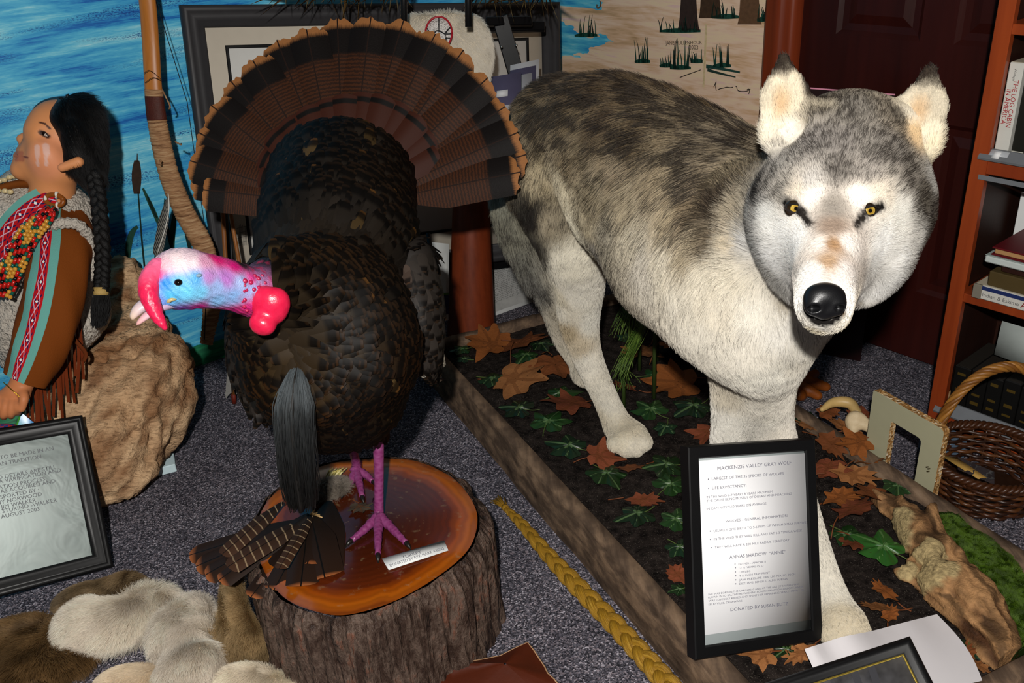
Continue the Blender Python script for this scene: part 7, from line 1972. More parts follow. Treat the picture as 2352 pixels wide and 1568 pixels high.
# face as three strips so that it stays planar and clean
def poly(m, pts): m.add(pts, [tuple(range(len(pts)))])
def rect(x0, z0, x1, z1, c): return [SP((x0, z0), c), SP((x1, z0), c), SP((x1, z1), c), SP((x0, z1), c)]
from mathutils.geometry import tessellate_polygon
tri = tessellate_polygon([[Vector((q[0], q[1], 0)) for q in outl]])
m.add(F, [tuple(t_) for t_ in tri]); m.build('painted_face', plain('pale_green_paint', '#a3a084', .6, .2, .05), cb, smooth=False)
m = M(); m.add(F + Bk, [(i, (i + 1) % n, n + (i + 1) % n, n + i) for i in range(n)] + [tuple(n + k for k in t_) for t_ in tri])
t = NT('chipboard_edge'); vo = t.n('TexVoronoi', Vector=t.pos(sc=(1, 1, 1)), Scale=170.0); t.bump(vo.outputs['Distance'], .6, .003)
m.build('chipboard_core', t.out(t.ramp(t.n('SeparateColor', Color=vo.outputs['Color']).outputs[0], [(0, hexc('#6b4a26')), (.5, hexc('#a87a45')), (.85, hexc('#c9a878')), (1, hexc('#e0d2b8'))]), .85, .1), cb, smooth=False)
for k, (x, y) in enumerate([(2130, 1072), (2134, 1076), (2132, 1082)]):
    q = on_side(x, y); m = M(); m.box(SP(q) - TN * .0004, (nrm(TU + UPZ * .8) * .004, TN * .0005, nrm(UPZ - TU * .8) * .0014)); m.build('ink_mark', INKM if False else plain('dark_mark', '#3a3018', .7), cb)
S = SDF(.003, .012)
S.chain([G(1888, 940, .145), G(1915, 924, .15), G(1950, 925, .15), G(1968, 945, .14)], [.006, .012, .014, .011], .01); v_, q_ = S.mesh()
bo = thing('bone', G(1960, 960, .1), 'pale bone with a curved horn core at the tray edge by the board', 'bone')
gl = np.clip((v_ - G(1930, 930, .15)) @ RT / .05, -1, 1)[:, None]; mesh_obj('horn', v_ - world_of(bo), q_, vcol('horn', .45, .4), bo, None, np.array(hexc('#c9a86a')) * (1 - .4 * np.clip(gl, 0, 1)))
S = SDF(.003, .014); S.ell(G(1966, 965, .13), (.022, .016, .022)); S.cone(G(1962, 958, .13), G(2004, 985, .12), .015, .014); S.cone(G(1955, 970, .12), G(1962, 1000, .105), .012, .009); S.ell(G(1984, 958, .15), (.012, .01, .010), sub=True); S.ell(G(1958, 955, .15), (.008, .008, .008), sub=True)
v_, q_ = S.mesh(); mesh_obj('skull_piece', relax(v_, q_, 1) - world_of(bo), q_, plain('bone_cream', '#cdb894', .55, .3, .15, 40, .4, 200), bo)
gv_ = thing('glove', G(1862, 890, 0), 'brown leather glove with spread fingers on the carpet behind the wolf', 'glove')
S = SDF(.0035, .012)
for pts_ in [[(1825, 872), (1850, 872), (1872, 858)], [(1820, 885), (1855, 895), (1878, 908)], [(1825, 875), (1862, 878), (1897, 888)], [(1815, 895), (1835, 905), (1842, 910)]]: S.chain([G(x, y, .018 + .012 * (i < 2)) for i, (x, y) in enumerate(pts_)], [.020, .017, .013], .008)
S.ell(G(1800, 880, .025), (.05, .04, .022)); v_, q_ = S.mesh(); v_[:, 2] = np.maximum(v_[:, 2], .001)
mesh_obj('leather', relax(v_, q_, 1) - world_of(gv_), q_, plain('tan_leather', '#8a4712', .5, .35, .2, 40, .3, 250), gv_)
m = M(); m.tube(spline([G(1818, 880, .045), G(1850, 884, .044), G(1880, 896, .030)], 5), .0015, 6); m.build('seam', plain('pale_seam', '#c08a45', .6), gv_)

# ---- wicker basket
bc = G(2252, 1130, 0.0); RB = 0.132
bk = thing('wicker_basket', bc, 'dark wicker basket with a twisted cane handle beside the tray', 'basket')
WK = vcol('wicker', .4, .4, var=.35, vscale=70); m_all = []
def brad(z): return RB * (.80 + .20 * min(1, z / .10))
nst = 28
for k in range(10):
    z = .008 + k * .0095; th = np.linspace(0, 2 * math.pi, nst * 6, endpoint=False)
    wv__ = .0042 * np.sin(th * nst / 2 + (math.pi if k % 2 else 0)); rr = brad(z) + wv__
    p = np.stack([bc[0] + rr * np.cos(th), bc[1] + rr * np.sin(th), z + .0012 * np.sin(th * 3 + k)], 1); p = np.concatenate([p, p[:2]])
    m = M(); cvar = np.array(hexc(['#3a1f10', '#4a2814', '#2c170c', '#5a3418'][k % 4])); m.tube(p, .0045, 7, cvar, cap=False); m.build('weave', WK, bk)
for k in range(nst):
    a = 2 * math.pi * k / nst; m = M(); m.tube([bc + np.array([math.cos(a) * brad(z), math.sin(a) * brad(z), z]) for z in np.linspace(.0, .10, 6)], .0032, 6, hexc('#3a2010')); m.build('stake', WK, bk)
th = np.linspace(0, 2 * math.pi, 160)
for k in range(3):
    ph = th * 22 + k * 2.094; m = M(); m.tube(np.stack([bc[0] + (brad(.10) + .007 * np.cos(ph)) * np.cos(th), bc[1] + (brad(.10) + .007 * np.cos(ph)) * np.sin(th), .104 + .006 * np.sin(ph)], 1), .0052, 7, hexc('#42230f'), cap=False); m.build('rim_braid', WK, bk)
m = M(); m.grid([[bc + np.array([math.cos(a) * r_, math.sin(a) * r_, .006]) for a in th] for r_ in (.001, brad(0))], hexc('#2c180c')); m.build('base', WK, bk)
hl, hr2 = bc + nrm(RT * np.array([1, 1, 0])) * -RB + UPZ * .09, bc + nrm(RT * np.array([1, 1, 0])) * RB + UPZ * .09
ha = np.linspace(0, math.pi, 60); hp0 = np.array([(hl + hr2) / 2 + (hr2 - hl) / 2 * -math.cos(a) + UPZ * .245 * math.sin(a) ** .85 for a in ha]); Th = np.gradient(hp0, axis=0); Th /= np.linalg.norm(Th, axis=1, keepdims=True)
side_ = nrm(np.cross(hr2 - hl, UPZ)); nn3 = np.cross(Th, side_)
CANE = vcol('cane', .45, .35, var=.3, vscale=60)
for k in range(6):
    ph = np.linspace(0, 2 * math.pi * 5, 60) + k * 1.047; m = M(); m.tube(hp0 + .0075 * (np.cos(ph)[:, None] * side_ + np.sin(ph)[:, None] * nn3), .0050, 7, hexc(['#8a5a22', '#a06c2c', '#7a4c1c'][k % 3])); m.build('handle', CANE, bk)
nc_ = thing('note_card', bc + UPZ * .04, 'yellowish handwritten card lying in the wicker basket', 'card'); q = [G(2163, 1048, .085), G(2196, 1050, .085), G(2270, 1100, .075), G(2246, 1100, .07)]
m = M(); m.slab(q, UPZ * .0012, hexc('#b08a45')); m.build('card', vcol('note_paper', .7), nc_)
m = M()
for k in range(4): a, b = q[0] * (1 - .2 * k - .15) + q[3] * (.2 * k + .15), q[1] * (1 - .2 * k - .15) + q[2] * (.2 * k + .15); m.tube([a * .85 + b * .15 + UPZ * .0016, a * .2 + b * .8 + UPZ * .0016], .0006, 4, (.15, .08, .03))
m.build('handwriting', INKM, nc_)
m = M(); m.grid([[G(2200 + 12 * i, 1048 + 6 * j + 5 * i, .075 + .006 * math.sin(i * 1.7 + j)) for i in range(8)] for j in range(6)], (.5, .45, .47)); tag(m.build('plastic_sleeve', NT('clear_plastic').out(hexc('#3a3436'), .08, .9)), 'crumpled shiny plastic sleeve beside the card in the basket', 'plastic')
# through the cut-out
sb = G(2078, 1072, 0.0) + TN * .12; m = M(); m.box(sb + UPZ * .03, (TU * .045, TN * .03, UPZ * .03), bev=.002); nb = thing('spiral_notebook', sb, 'blue-grey spiral notebook seen through the board cut-out', 'notebook'); m.build('cover', plain('notebook_cover', '#5f7286', .5, .3, .35, 12), nb, smooth=False)
for k in range(7): m = M(); c0 = sb + TU * (-.04 + .013 * k) - TN * .035 + UPZ * .06; m.tube([c0 + (TN * math.cos(a) + UPZ * math.sin(a)) * .006 for a in np.linspace(0, 6.28, 10)], .0012, 5, cap=False); m.build('coil', plain('black_coil', '#101014', .3), nb)
sb2 = G(2060, 1010, 0.0) + TN * .16; m = M(); m.ball(sb2 + UPZ * .05, (.028, .022, .05), hexc('#8a6a48'), 10, 14); tag(m.build('brown_pebble', vcol('pebble', .6)), 'brown rounded stone seen behind the spiral notebook', 'stone')

# ================================================================== BOOKCASE
F0 = np.array([1.083, 1.951, 0])
def on_case(x, y, off=0.0):
    o_ = F0 - NR * off; r = ray(x, y); tt = ((o_ - CAM) @ NR) / (r @ NR); p = CAM + r * tt; return np.array([(p - F0) @ UR, p[2]])
def CP(s, z, off=0.0): return F0 + UR * s + UPZ * z - NR * off
s_p = float(np.mean([on_case(2229, 328)[0], on_case(2181, 700)[0]])); SWD = 0.036; CD = 0.27; s_e = s_p + 0.95
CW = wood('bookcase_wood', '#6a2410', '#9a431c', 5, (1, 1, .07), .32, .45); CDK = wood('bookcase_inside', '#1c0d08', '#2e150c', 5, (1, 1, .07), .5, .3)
case = thing('bookcase', CP((s_p + s_e) / 2, 0, CD / 2), 'tall reddish wooden bookcase beside the dark door', 'bookcase')
def cbox(s0, s1, z0, z1, d0, d1, mat, name, par, bev=.0015, smooth=False):
    m = M(); m.box(CP((s0 + s1) / 2, (z0 + z1) / 2, (d0 + d1) / 2), (UR * (s1 - s0) / 2, UPZ * (z1 - z0) / 2, NR * (d1 - d0) / 2), bev=bev); return m.build(name, mat, par, smooth=smooth)
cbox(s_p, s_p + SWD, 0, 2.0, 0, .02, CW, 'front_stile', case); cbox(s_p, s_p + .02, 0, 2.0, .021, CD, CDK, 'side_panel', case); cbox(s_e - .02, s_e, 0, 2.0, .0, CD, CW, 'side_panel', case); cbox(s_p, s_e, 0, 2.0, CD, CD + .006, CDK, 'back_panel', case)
zs_ = [on_case(2340, 68)[1], on_case(2310, 352)[1] , on_case(2285, 705)[1], on_case(2270, 975)[1]]
SI, SE = s_p + .022, s_e - .022
STRIP = plain('grey_metal_strip', '#6b6e72', .35, .45)
for k, z in enumerate(zs_):
    if k == 1: z1 = on_case(2300, 372)[1]; z0 = on_case(2300, 408)[1]
    elif k == 3: z1 = on_case(2260, 985)[1]; z0 = 0.002
    else: z1, z0 = z + .010, z - .012
    cbox(SI, SE, z0, z1, .004, CD - .002, CW, 'shelf', case)
    if k in (1, 3):
        m = M(); h = .022 if k == 1 else .03; lo = z1
        m.grid([[CP(s, zz, dd_) for s in (s_p + .016, SE)] for zz, dd_ in [(lo - .001, -.006), (lo + .004, -.008), (lo + h, .012), (lo + h, .016)]]); m.build('metal_strip', STRIP, case, smooth=False)
        if k == 1:
            m = M(); m.grid([[CP(s, zz, dd_) for s in (SI + .001, SE)] for zz, dd_ in [(z0 - .012, .002), (z0 - .012, -.003), (z0 - .001, -.003)]]); m.build('metal_strip', STRIP, case, smooth=False)
            a, b = on_case(2275, 345)[0], on_case(2302, 352)[0]
            m = M(); q = [CP(s, lo + f * h, -.009 + f * .020) for s, f in ((a - .012, .15), (b + .012, .15), (b + .012, .95), (a - .012, .95))]; m.slab(q, NR * .0012, (.45, .47, .5)); m.build('label_holder', vcol('holder_plastic', .3), case)
            m = M(); q = [CP(s, lo + f * h, -.0105 + f * .020) for s, f in ((a + .006, .3), (b - .004, .3), (b - .004, .85), (a + .006, .85))]; m.slab(q, NR * .0008, (.8, .8, .8)); m.build('shelf_label', vcol('label_white', .6), case)
S1 = on_case(2300, 372)[1] + .0; S2 = zs_[2] + .0115; S3 = on_case(2260, 985)[1]
def book(s0, s1, z0, z1, d0, depth_, cover, label, name='book', flat=False, group=None, page='#b8ae98'):
    b = thing(name, CP((s0 + s1) / 2, z0, d0), label, 'book', group)
    cv = plain('book_cover', cover, .5, .3, .15, 20)
    cbox(s0, s1, z0, z1, d0, d0 + depth_, cv, 'cover', b, .002)
    if flat: cbox(s0 + .0005, s1 + .0008, z0 + .0025, z1 - .0025, d0 + .004, d0 + depth_ - .001, plain('page_edge', '#b09a72', .8), 'pages', b, .0005)
    else: cbox(s0 + .0025, s1 - .0025, z0 + .003, z1 + .0006, d0 + .004, d0 + depth_ - .001, plain('page_edge', page, .8), 'pages', b, .0005)
    return b
bz1 = on_case(2312, 146)[1]; bs0, bs1 = max(s_p + SWD + .001, on_case(2287, 250, .004)[0]), on_case(2317, 250, .004)[0]; bs1 = max(bs1, bs0 + .03)
bw_ = bs1 - bs0
b1 = book(bs0, bs1, S1 + .001, bz1, .019, .15, '#c9c8c0', 'white-spined log cabin book with red lettering, first on its shelf', group='books standing on the middle shelf')
m = M()
def spine_text(m, s, sc_, z_top, size, c, d=.0180, k=1.0):
    v, f = text_mesh(s, size)
    h = v[:, 1].max() / 2
    m.add(np.array([CP(sc_ + (q[1] - h), z_top - q[0] * k, d) for q in v]), f, c)
spine_text(m, 'THE LOG CABIN', bs0 + bw_ * .70, bz1 - .035, .0145, hexc('#a01420'), k=.95); spine_text(m, 'IN AMERICA', bs0 + bw_ * .32, bz1 - .055, .0145, hexc('#a01420'), k=.95)
m.build('title', INKM if False else vcol('red_print', .6, var=0), b1)
m = M(); spine_text(m, 'Weslager', bs0 + bw_ * .5, bz1 - .012, .007, (.1, .1, .1)); m.build('author', INKM, b1)
b2 = book(bs1 + .002, bs1 + .030, S1 + .001, bz1 - .005, .03, .15, '#15150f', 'very dark olive book next to the log cabin book', group='books standing on the middle shelf')
cbox(bs1 + .003, bs1 + .029, S1 + .002, S1 + .020, .0285, .0298, plain('spine_label', '#b9b7ac', .6), 'spine_label', b2)
book(bs1 + .032, bs1 + .056, S1 + .001, bz1 - .012, .025, .15, '#5a4425', 'brown book third on the shelf of the log cabin book', group='books standing on the middle shelf')
book(bs1 + .058, bs1 + .09, S1 + .001, bz1 + .01, .03, .15, '#2a2420', 'dark book fourth on the shelf of the log cabin book', group='books standing on the middle shelf')
zt1 = on_case(2290, 672)[1]
def zz_(x, y): return on_case(x, y)[1]
st0 = max(on_case(2226, 680)[0], s_p + SWD + .022)
b = book(st0, st0 + .29, S2, S2 + .034, -.004, .2, '#c4c2ba', 'white-spined artifacts book at the bottom of the lying stack', flat=False, group='books lying in a stack')
cbox(st0 + .001, st0 + .289, S2 + .024, S2 + .0335, -.0052, -.0042, plain('navy_band', '#1c2a5a', .5), 'navy_band', b); cbox(st0 - .001, st0 + .020, S2 - .0005, S2 + .0345, -.0062, .02, plain('clear_tape', '#7a7468', .2, .5), 'clear_tape', b)
m = M()
def flat_text(m, s, s0, z, size, c, d=-.0050, k=1.0):
    v, f = text_mesh(s, size); m.add(np.array([CP(s0 + q[0] * k, z + q[1], d) for q in v]), f, c); return v[:, 0].max() * k
x_ = st0 + .022
x_ += flat_text(m, 'Indian & Eskimo ', x_, S2 + .009, .013, (.12, .12, .12)) + .004
x_ += flat_text(m, 'Artifacts', x_, S2 + .007, .021, hexc('#7a1c14')) + .004
flat_text(m, 'of North America', x_, S2 + .009, .013, (.12, .12, .12)); m.build('title', vcol('book_print', .6, var=0), b)
zb = S2 + .0345
book(st0 + .025, st0 + .30, zb, zb + .036, .004, .19, '#4a3c20', 'worn olive-brown old book second from the bottom of the stack', flat=True, group='books lying in a stack'); zb += .0365
book(st0 + .045, st0 + .29, zb, zb + .020, .015, .17, '#2a120c', 'dark red-brown thin book in the middle of the stack', flat=True, group='books lying in a stack'); zb += .0205
pb = thing('paper_pad', CP(st0 + .15, zb, .02), 'thick white paper pad under the red book', 'paper'); cbox(st0 + .012, st0 + .29, zb, zb + .016, -.004, .18, plain('pad_white', '#b9c0bc', .6), 'pages', pb, .003); cbox(st0 + .012, st0 + .29, zb + .0165, zb + .0185, -.004, .18, plain('pad_cover', '#9aa5a0', .6), 'cover', pb); zb += .019
rb = thing('book', CP(st0 + .16, zb, .02), 'dark red book lying on top of the stack', 'book', 'books lying in a stack'); cbox(st0 + .022, st0 + .30, zb, zb + .004, .0, .19, plain('red_cover', '#5a0c14', .45), 'cover', rb); cbox(st0 + .028, st0 + .29, zb + .0042, zb + .016, .004, .186, plain('red_pages', '#a87f52', .8), 'pages', rb); cbox(st0 + .022, st0 + .30, zb + .0162, zb + .020, .0, .19, plain('red_cover', '#5a0c14', .45), 'cover', rb)
wc = on_case(2340, 460, .2); c_ = thing('white_card', CP(wc[0] + .04, zb + .021, .20), 'white card standing behind the stack of books', 'card'); cbox(wc[0], wc[0] + .12, S2 + .001, max(wc[1], S2 + .2), .205, .208, PAPER, 'card', c_)
w0, w1 = on_case(2300, 738, .12), on_case(2286, 812, .12); c_ = thing('white_sheet', CP(w0[0] + .06, w1[1], .12), 'white sheet hanging over the row of black volumes', 'paper'); m = M(); m.slab([CP(w1[0], w1[1], .115), CP(w1[0] + .2, w1[1] - .01, .115), CP(w0[0] + .2, w0[1], .125), CP(w0[0], w0[1], .125)], NR * .0008); m.build('sheet', plain('sheet_grey', '#b4bdb9', .6), c_)
xs = s_p + .026; r_ = random.Random(6); zt = on_case(2230, 838, .06)[1]
nmz = ['first', 'second', 'third', 'fourth', 'fifth', 'sixth', 'seventh', 'eighth']
for k in range(8):
    w_ = .034 + .008 * r_.random(); b = book(xs, xs + w_, S3 + .001, zt - .01 * r_.random(), .05, .17, '#0c0b0a', f'black gold-marked volume, {nmz[k]} from the stile on the bottom shelf', group='black volumes on the bottom shelf', page='#1d1812')
    for zf in (.75, .4, .2): cbox(xs + w_ * .25, xs + w_ * .75, S3 + (zt - S3) * zf, S3 + (zt - S3) * zf + .004 + .006 * r_.random(), .0487, .0495, plain('gold_tooling', '#4a3a14', .4, .4), 'gold_mark', b, 0)
    xs += w_ + .002
# acrylic panel whose top edge shows behind the wolf's head
pa, pb2 = P(1862, 201, 2.46), P(2056, 216, 2.36); e_ = nrm(pb2 - pa); wdt = np.linalg.norm(pb2 - pa)
pn = thing('acrylic_panel', [*((pa + pb2) / 2)[:2], 0], 'dark panel with a bright pink top edge standing behind the wolf head', 'panel')
dnp = np.array([0, 0, -1.0]); m = M(); m.slab([pa - UPZ * .004, pb2 - UPZ * .004, [pb2[0], pb2[1], 0], [pa[0], pa[1], 0]], FWD * np.array([1, 1, 0]) * .005); m.build('sheet', plain('maroon_acrylic', '#1c0809', .4, .3), pn, smooth=False)
m = M(); m.slab([pa - UPZ * .0035, pb2 - UPZ * .0035, pb2, pa], FWD * np.array([1, 1, 0]) * .005); m.build('edge_strip', plain('pink_edge', '#d98fa6', .2, .6), pn, smooth=False)
# ================================================================== FLOOR THINGS IN FRONT
# ---- card and feathers on the stump
q = [G(877, 1283, SZ + .003), G(893, 1309, SZ + .003), G(1030, 1264, SZ + .003), G(1020, 1241, SZ + .003)]
cd = thing('name_card', (q[0] + q[2]) / 2 - UPZ * .003, 'small white printed card lying on the stump at the turkey toes', 'card')
m = M(); m.slab(q, UPZ * .0006); m.build('card', PAPER, cd)
o_ = q[1] + UPZ * .0007; e1 = nrm(q[2] - q[1]); e2 = q[0] - q[1]; e2 = nrm(e2 - e1 * (e2 @ e1))
m = M(); fit_text(m, 'TURKEY', (925, 1284), (969, 1270), .009, o_, e1, e2, (.15, .15, .18), .0008); fit_text(m, 'DONATED BY REV. MARK AVENS', (897, 1302), (1021, 1262), .008, o_, e1, e2, (.15, .15, .18), .0008); m.build('lettering', INKM, cd)
ff = thing('feather_fan', G(700, 1200, SZ + .005), 'fan of dark turkey feathers spread over the stump edge', 'feathers')
r_ = random.Random(21); root0 = G(712, 1172, SZ + .05)
BAR = NT('barred_vane'); st = BAR.attr('st', 1); w_ = BAR.n('TexWave', Vector=BAR.pos(src=st, rot=(0, 0, .1), sc=(.5, 1, 1)), Scale=3.2, Distortion=1.2, _bands_direction='Y'); sx = BAR.n('SeparateXYZ', Vector=st)
bb = BAR.ramp(w_.outputs['Fac'], [(.90, (0, 0, 0)), (.99, (.6,) * 3)]); bcol = BAR.mix(bb, BAR.mix(sx.outputs[1], hexc('#0f0b08'), hexc('#3d2618')), hexc('#9a8466')); bcol = BAR.mix(BAR.math('LESS_THAN', BAR.math('ABSOLUTE', BAR.math('SUBTRACT', sx.outputs[0], .5)), .02), bcol, hexc('#120a06')); BARM = BAR.out(bcol, .5, .25)
DKF = NT('dark_vane'); st = DKF.attr('st', 1); sx = DKF.n('SeparateXYZ', Vector=st); dk = DKF.ramp(sx.outputs[1], [(0, hexc('#0c0907')), (.72, hexc('#21140d')), (.94, hexc('#24150c')), (.985, hexc('#8a4f2a'))]); DKM = DKF.out(DKF.mix(DKF.math('LESS_THAN', DKF.math('ABSOLUTE', DKF.math('SUBTRACT', sx.outputs[0], .5)), .02), dk, hexc('#070504')), .45, .3)
FF = [((432, 1272), .225, .024, DKM), ((447, 1298), .225, .026, DKM), ((468, 1318), .225, .026, DKM), ((500, 1330), .225, .024, DKM), ((575, 1368), .225, .022, DKM), ((628, 1352), .240, .026, DKM), ((690, 1342), .252, .030, DKM), ((745, 1322), .252, .036, DKM), ((705, 1290), .262, .032, DKM), ((522, 1298), .265, .021, BARM), ((508, 1270), .250, .018, BARM), ((640, 1302), .285, .013, BARM), ((748, 1306), .250, .032, DKM)]
for i, (tp, z, w_, mt) in enumerate(FF):
    tip = G(*tp, z); rt = root0 + UPZ * (-.020 + .004 * (i % 4)) + RT * .004 * (i % 3 - 1)
    if i == 10: rt = G(650, 1152, SZ + .03)
    if i in (8, 12): rt = G(755, 1150, SZ + .018)
    m = M(); rows, sts = tail_vane(rt, tip, w_, UPZ + (-FWD) * .3, r_, .004, 18, 9, .8); m.grid(rows, st=sts); m.build('feather', mt, ff)
m = M()
for k in range(4): m.tube([root0 + RT * .003 * k - UPZ * .01, root0 + RT * (.012 + .004 * k) + UPZ * (.004 - .006 * k) - FWD * .012], [.003, .0012], 6, hexc('#b09060'))
m.build('quills', vcol('quill_horn', .4), ff)
dn = thing('down_tuft', G(765, 1120, SZ), 'grey fluffy down tuft on the stump behind the feather fan', 'down')
S = SDF(.004, .02); S.ell(G(768, 1122, SZ + .012), (.032, .028, .014)); S.ell(G(738, 1135, SZ + .012), (.02, .02, .012)); v_, q_ = S.mesh(); v_[:, 2] = np.maximum(v_[:, 2], SZ + .001); mesh_obj('core', v_ - world_of(dn), q_, plain('down_core', '#4a433c', .9), dn)
hp, hr_, hc = grow(v_, q_, 3500, np.full(len(v_), .016), rng.normal(0, 1, v_.shape), np.full(len(v_), .5), lambda p, ip, r: (np.tile(np.array(hexc('#4a423a')), (len(p), 1)), np.tile(np.array(hexc('#8d8275')), (len(p), 1))), weight=np.clip(vnormals(v_, q_)[:, 2] + .2, 0, 1), clump=.8, wid=.0006, seed=61); curves_obj('barbs', hp, hr_, hc, FUR, dn)
sw = thing('straw_sprig', G(770, 1085, SZ), 'yellowish dried sprig on the stump by the rear turkey foot', 'sprig'); m = M()
for k in range(9): a = G(748 + 3 * k, 1096 + 4 * (k % 3), SZ + .004); b = G(765 + 4 * k, 1074 + 5 * (k % 2), SZ + .018); m.tube([a, (a + b) / 2 + UPZ * .004, b], [.0010, .0022, .0008], 6, hexc(['#b8a860', '#8d8446', '#d0c48a'][k % 3]))
m.build('stalks', vcol('straw', .6), sw)

# ---- sweetgrass braid on the carpet
sgx = thing('grass_braid', G(1320, 1340, 0), 'golden braided sweetgrass rope lying along the tray side', 'braid')
bp_ = spline([G(1160, 1165, .014), G(1200, 1205, .014), G(1260, 1275, .016), G(1330, 1350, .017), G(1410, 1432, .018), G(1490, 1520, .018), G(1560, 1600, .018), G(1640, 1690, .018)], 16)
u = np.linspace(0, 1, len(bp_)); Tb = np.gradient(bp_, axis=0); Tb /= np.linalg.norm(Tb, axis=1, keepdims=True); Sb = np.cross(Tb, UPZ); wid_b = np.interp(u, [0, .12, .4, 1], [.0045, .008, .0125, .014])
t = NT('sweetgrass'); st = t.attr('st', 1); n1 = t.noise(t.pos(src=st, sc=(26, 5, 1)), 4, 3); t.bump(n1, .7, .003); SWG = t.out(t.ramp(n1, [(.3, hexc('#6e4c12')), (.55, hexc('#a67c1e')), (.75, hexc('#cfab52'))]), .5, .3)
for k in range(3):
    ph = u * 2 * math.pi * 7.0 + k * 2.094; m = M(); m.tube(bp_ + Sb * (wid_b * .85 * np.sin(ph))[:, None] + UPZ * (wid_b * .42 * np.sin(2 * ph))[:, None], wid_b * .88, 10, flat=.8); m.build('strand', SWG, sgx)
m = M(); m.tube([bp_[0] - Tb[0] * .004, bp_[0] + Tb[0] * .006], .0085, 10); m.build('binding', SWG, sgx)
m = M()
for k in range(40): d = nrm(-Tb[0] + Sb[0] * rng.normal(0, .28) + UPZ * abs(rng.normal(0, .14))); m.tube([bp_[0] + Sb[0] * rng.normal(0, .003), bp_[0] + d * rng.uniform(.025, .045)], [.0014, .0008], 5)
m.build('loose_ends', SWG, sgx)

# ---- leather piece
lp = [(x_ + 44, y_ + 12) for x_, y_ in [(958, 1507), (985, 1513), (1020, 1511), (1060, 1500), (1105, 1490), (1140, 1476), (1168, 1466), (1182, 1482), (1196, 1500), (1206, 1515), (1214, 1535), (1230, 1552), (1248, 1572), (1262, 1640), (960, 1660), (955, 1560)]]
P3 = [G(x, y, .022 if y < 1600 else .004) for x, y in lp]; lt = thing('leather_piece', np.mean(P3, axis=0) * np.array([1, 1, 0]), 'piece of dark brown leather with a pale cut edge on the carpet', 'leather')
cen = np.mean(P3, axis=0); rows = [[cen + (np.array(p) - cen) * f + UPZ * (.004 * math.sin(i * 1.3) * f + .02 * (1 - f)) for i, p in enumerate(P3)] for f in (.02, .4, .75, 1)]
m = M(); m.grid(rows, closed_v=True, flip=False); m.build('hide', plain('brown_hide', '#4a1c0a', .5, .25, .35, 14, .2, 90), lt)
m = M(); m.tube([p - UPZ * .0015 for p in rows[-1][:13]], .0022, 6); m.build('cut_edge', plain('pale_edge', '#b08a66', .8), lt)
m = M(); m.grid([rows[-1], [np.array([p[0], p[1], .001]) for p in rows[-1]]], closed_v=True); m.build('underside', plain('brown_hide_under', '#2e1208', .8), lt)

# ---- furs in the corner
def pelt(name, blobs, n, length, root, tip, label, cat, seed, k=.03, vary=.25, flow=None, lift=.35, dark=None):
    S = SDF(.006, k)
    for (x, y, z, rx, ry, rz) in blobs: S.ell(G(x, y, z), (rx, ry, rz), k=k)
    v_, q_ = S.mesh(); v_[:, 2] = np.maximum(v_[:, 2], .002)
    c0 = np.array([v_[:, 0].mean(), v_[:, 1].mean(), 0]); th_ = thing(name, c0, label, cat)
    rc, tc = np.array(hexc(root)), np.array(hexc(tip))
    mesh_obj('hide', v_ - c0, q_, plain('fur_hide', tuple(rc * .8), .9, .1), th_)
    fl_ = np.tile(np.array([-.3, -.8, -.3]) if flow is None else np.asarray(flow, float), (len(v_), 1)) + .9 * (v_ - c0) / .1
    def cf(p, ip, r):
        b = (1 - vary + 2 * vary * np.clip(.5 + .8 * fbm(p, 30, 3, seed), 0, 1))[:, None]
        return rc * b, np.minimum(tc * b * (.85 + .3 * r.random((len(p), 1))), .95)
    hp, hr_, hc = grow(v_, q_, int(n * FURQ), np.full(len(v_), length * 1.5), fl_, np.full(len(v_), lift + .15), cf, clump=.5, cs=45, wid=.0009, seed=seed, droop=.15, weight=np.clip(vnormals(v_, q_)[:, 2] + .5, .05, 1))
    curves_obj('fur', hp, hr_, hc, FUR, th_)
    return th_
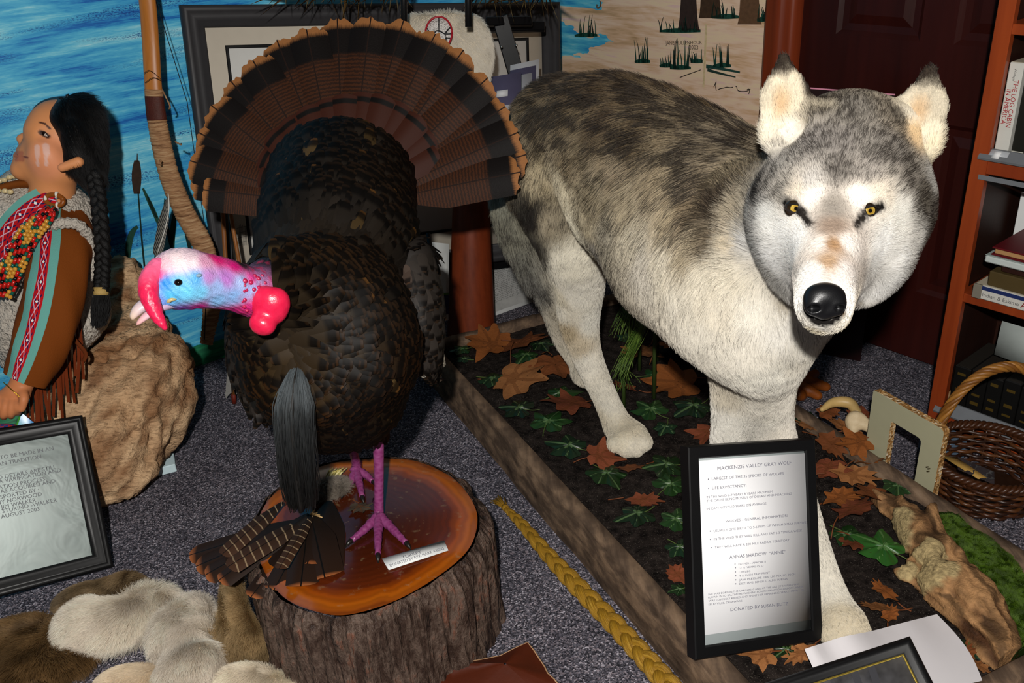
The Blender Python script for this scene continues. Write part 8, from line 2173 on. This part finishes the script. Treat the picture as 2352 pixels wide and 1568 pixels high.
pelt('fur_pelt', [(255, 1438, .045, .085, .05, .038), (200, 1440, .04, .04, .042, .034), (345, 1400, .045, .05, .045, .03)], 30000, .024, '#d2c2aa', '#f4e8d6', 'fluffy cream fur pelt, longest-haired of the furs below the framed sign', 'fur', 71, vary=.08)
pelt('fur_pelt', [(425, 1455, .05, .055, .075, .045), (440, 1540, .05, .055, .06, .04)], 30000, .022, '#d2c4ae', '#f4e8d8', 'thick cream fur pelt overlapping its neighbour beside the brown rabbit skin', 'fur', 72, vary=.08, flow=(.2, -.8, -.3))
pelt('fur_pelt', [(60, 1500, .025, .10, .07, .022), (-30, 1540, .02, .1, .1, .02), (160, 1520, .02, .05, .05, .02), (60, 1450, .02, .06, .03, .02)], 26000, .014, '#30200f', '#7d5f3c', 'dark brown fur pelt lying flat in the corner below the sign', 'fur', 73, vary=.4)
pelt('fur_pelt', [(165, 1385, .02, .035, .03, .02), (200, 1370, .02, .03, .03, .02), (290, 1345, .025, .035, .03, .024), (250, 1365, .02, .04, .03, .02), (330, 1365, .02, .03, .03, .02)], 14000, .010, '#3c2c1c', '#8a7354', 'grey-brown fur pelt showing behind the cream furs', 'fur', 74, vary=.35)
pelt('fur_pelt', [(534, 1325, .15, .018, .018, .022), (534, 1375, .12, .020, .018, .025), (540, 1420, .09, .024, .022, .03), (552, 1465, .06, .036, .034, .032), (572, 1500, .045, .028, .03, .03), (505, 1450, .04, .035, .04, .03), (535, 1520, .035, .05, .035, .03)], 26000, .009, '#5a4328', '#a58a62', 'tan-brown rabbit skin with a raised fold against the stump', 'fur', 75, vary=.35)
pelt('fur_pelt', [(560, 1572, .04, .06, .03, .03), (650, 1590, .04, .05, .026, .03)], 16000, .014, '#d0c0a8', '#f2e4cc', 'pale cream skin spread before the stump bark', 'fur', 76, vary=.1)
pelt('fur_pelt', [(290, 1575, .035, .06, .04, .03), (370, 1585, .03, .06, .05, .028)], 14000, .008, '#d0b898', '#ecd8ba', 'smooth short-haired cream skin at the lower picture edge', 'fur', 77, vary=.06)
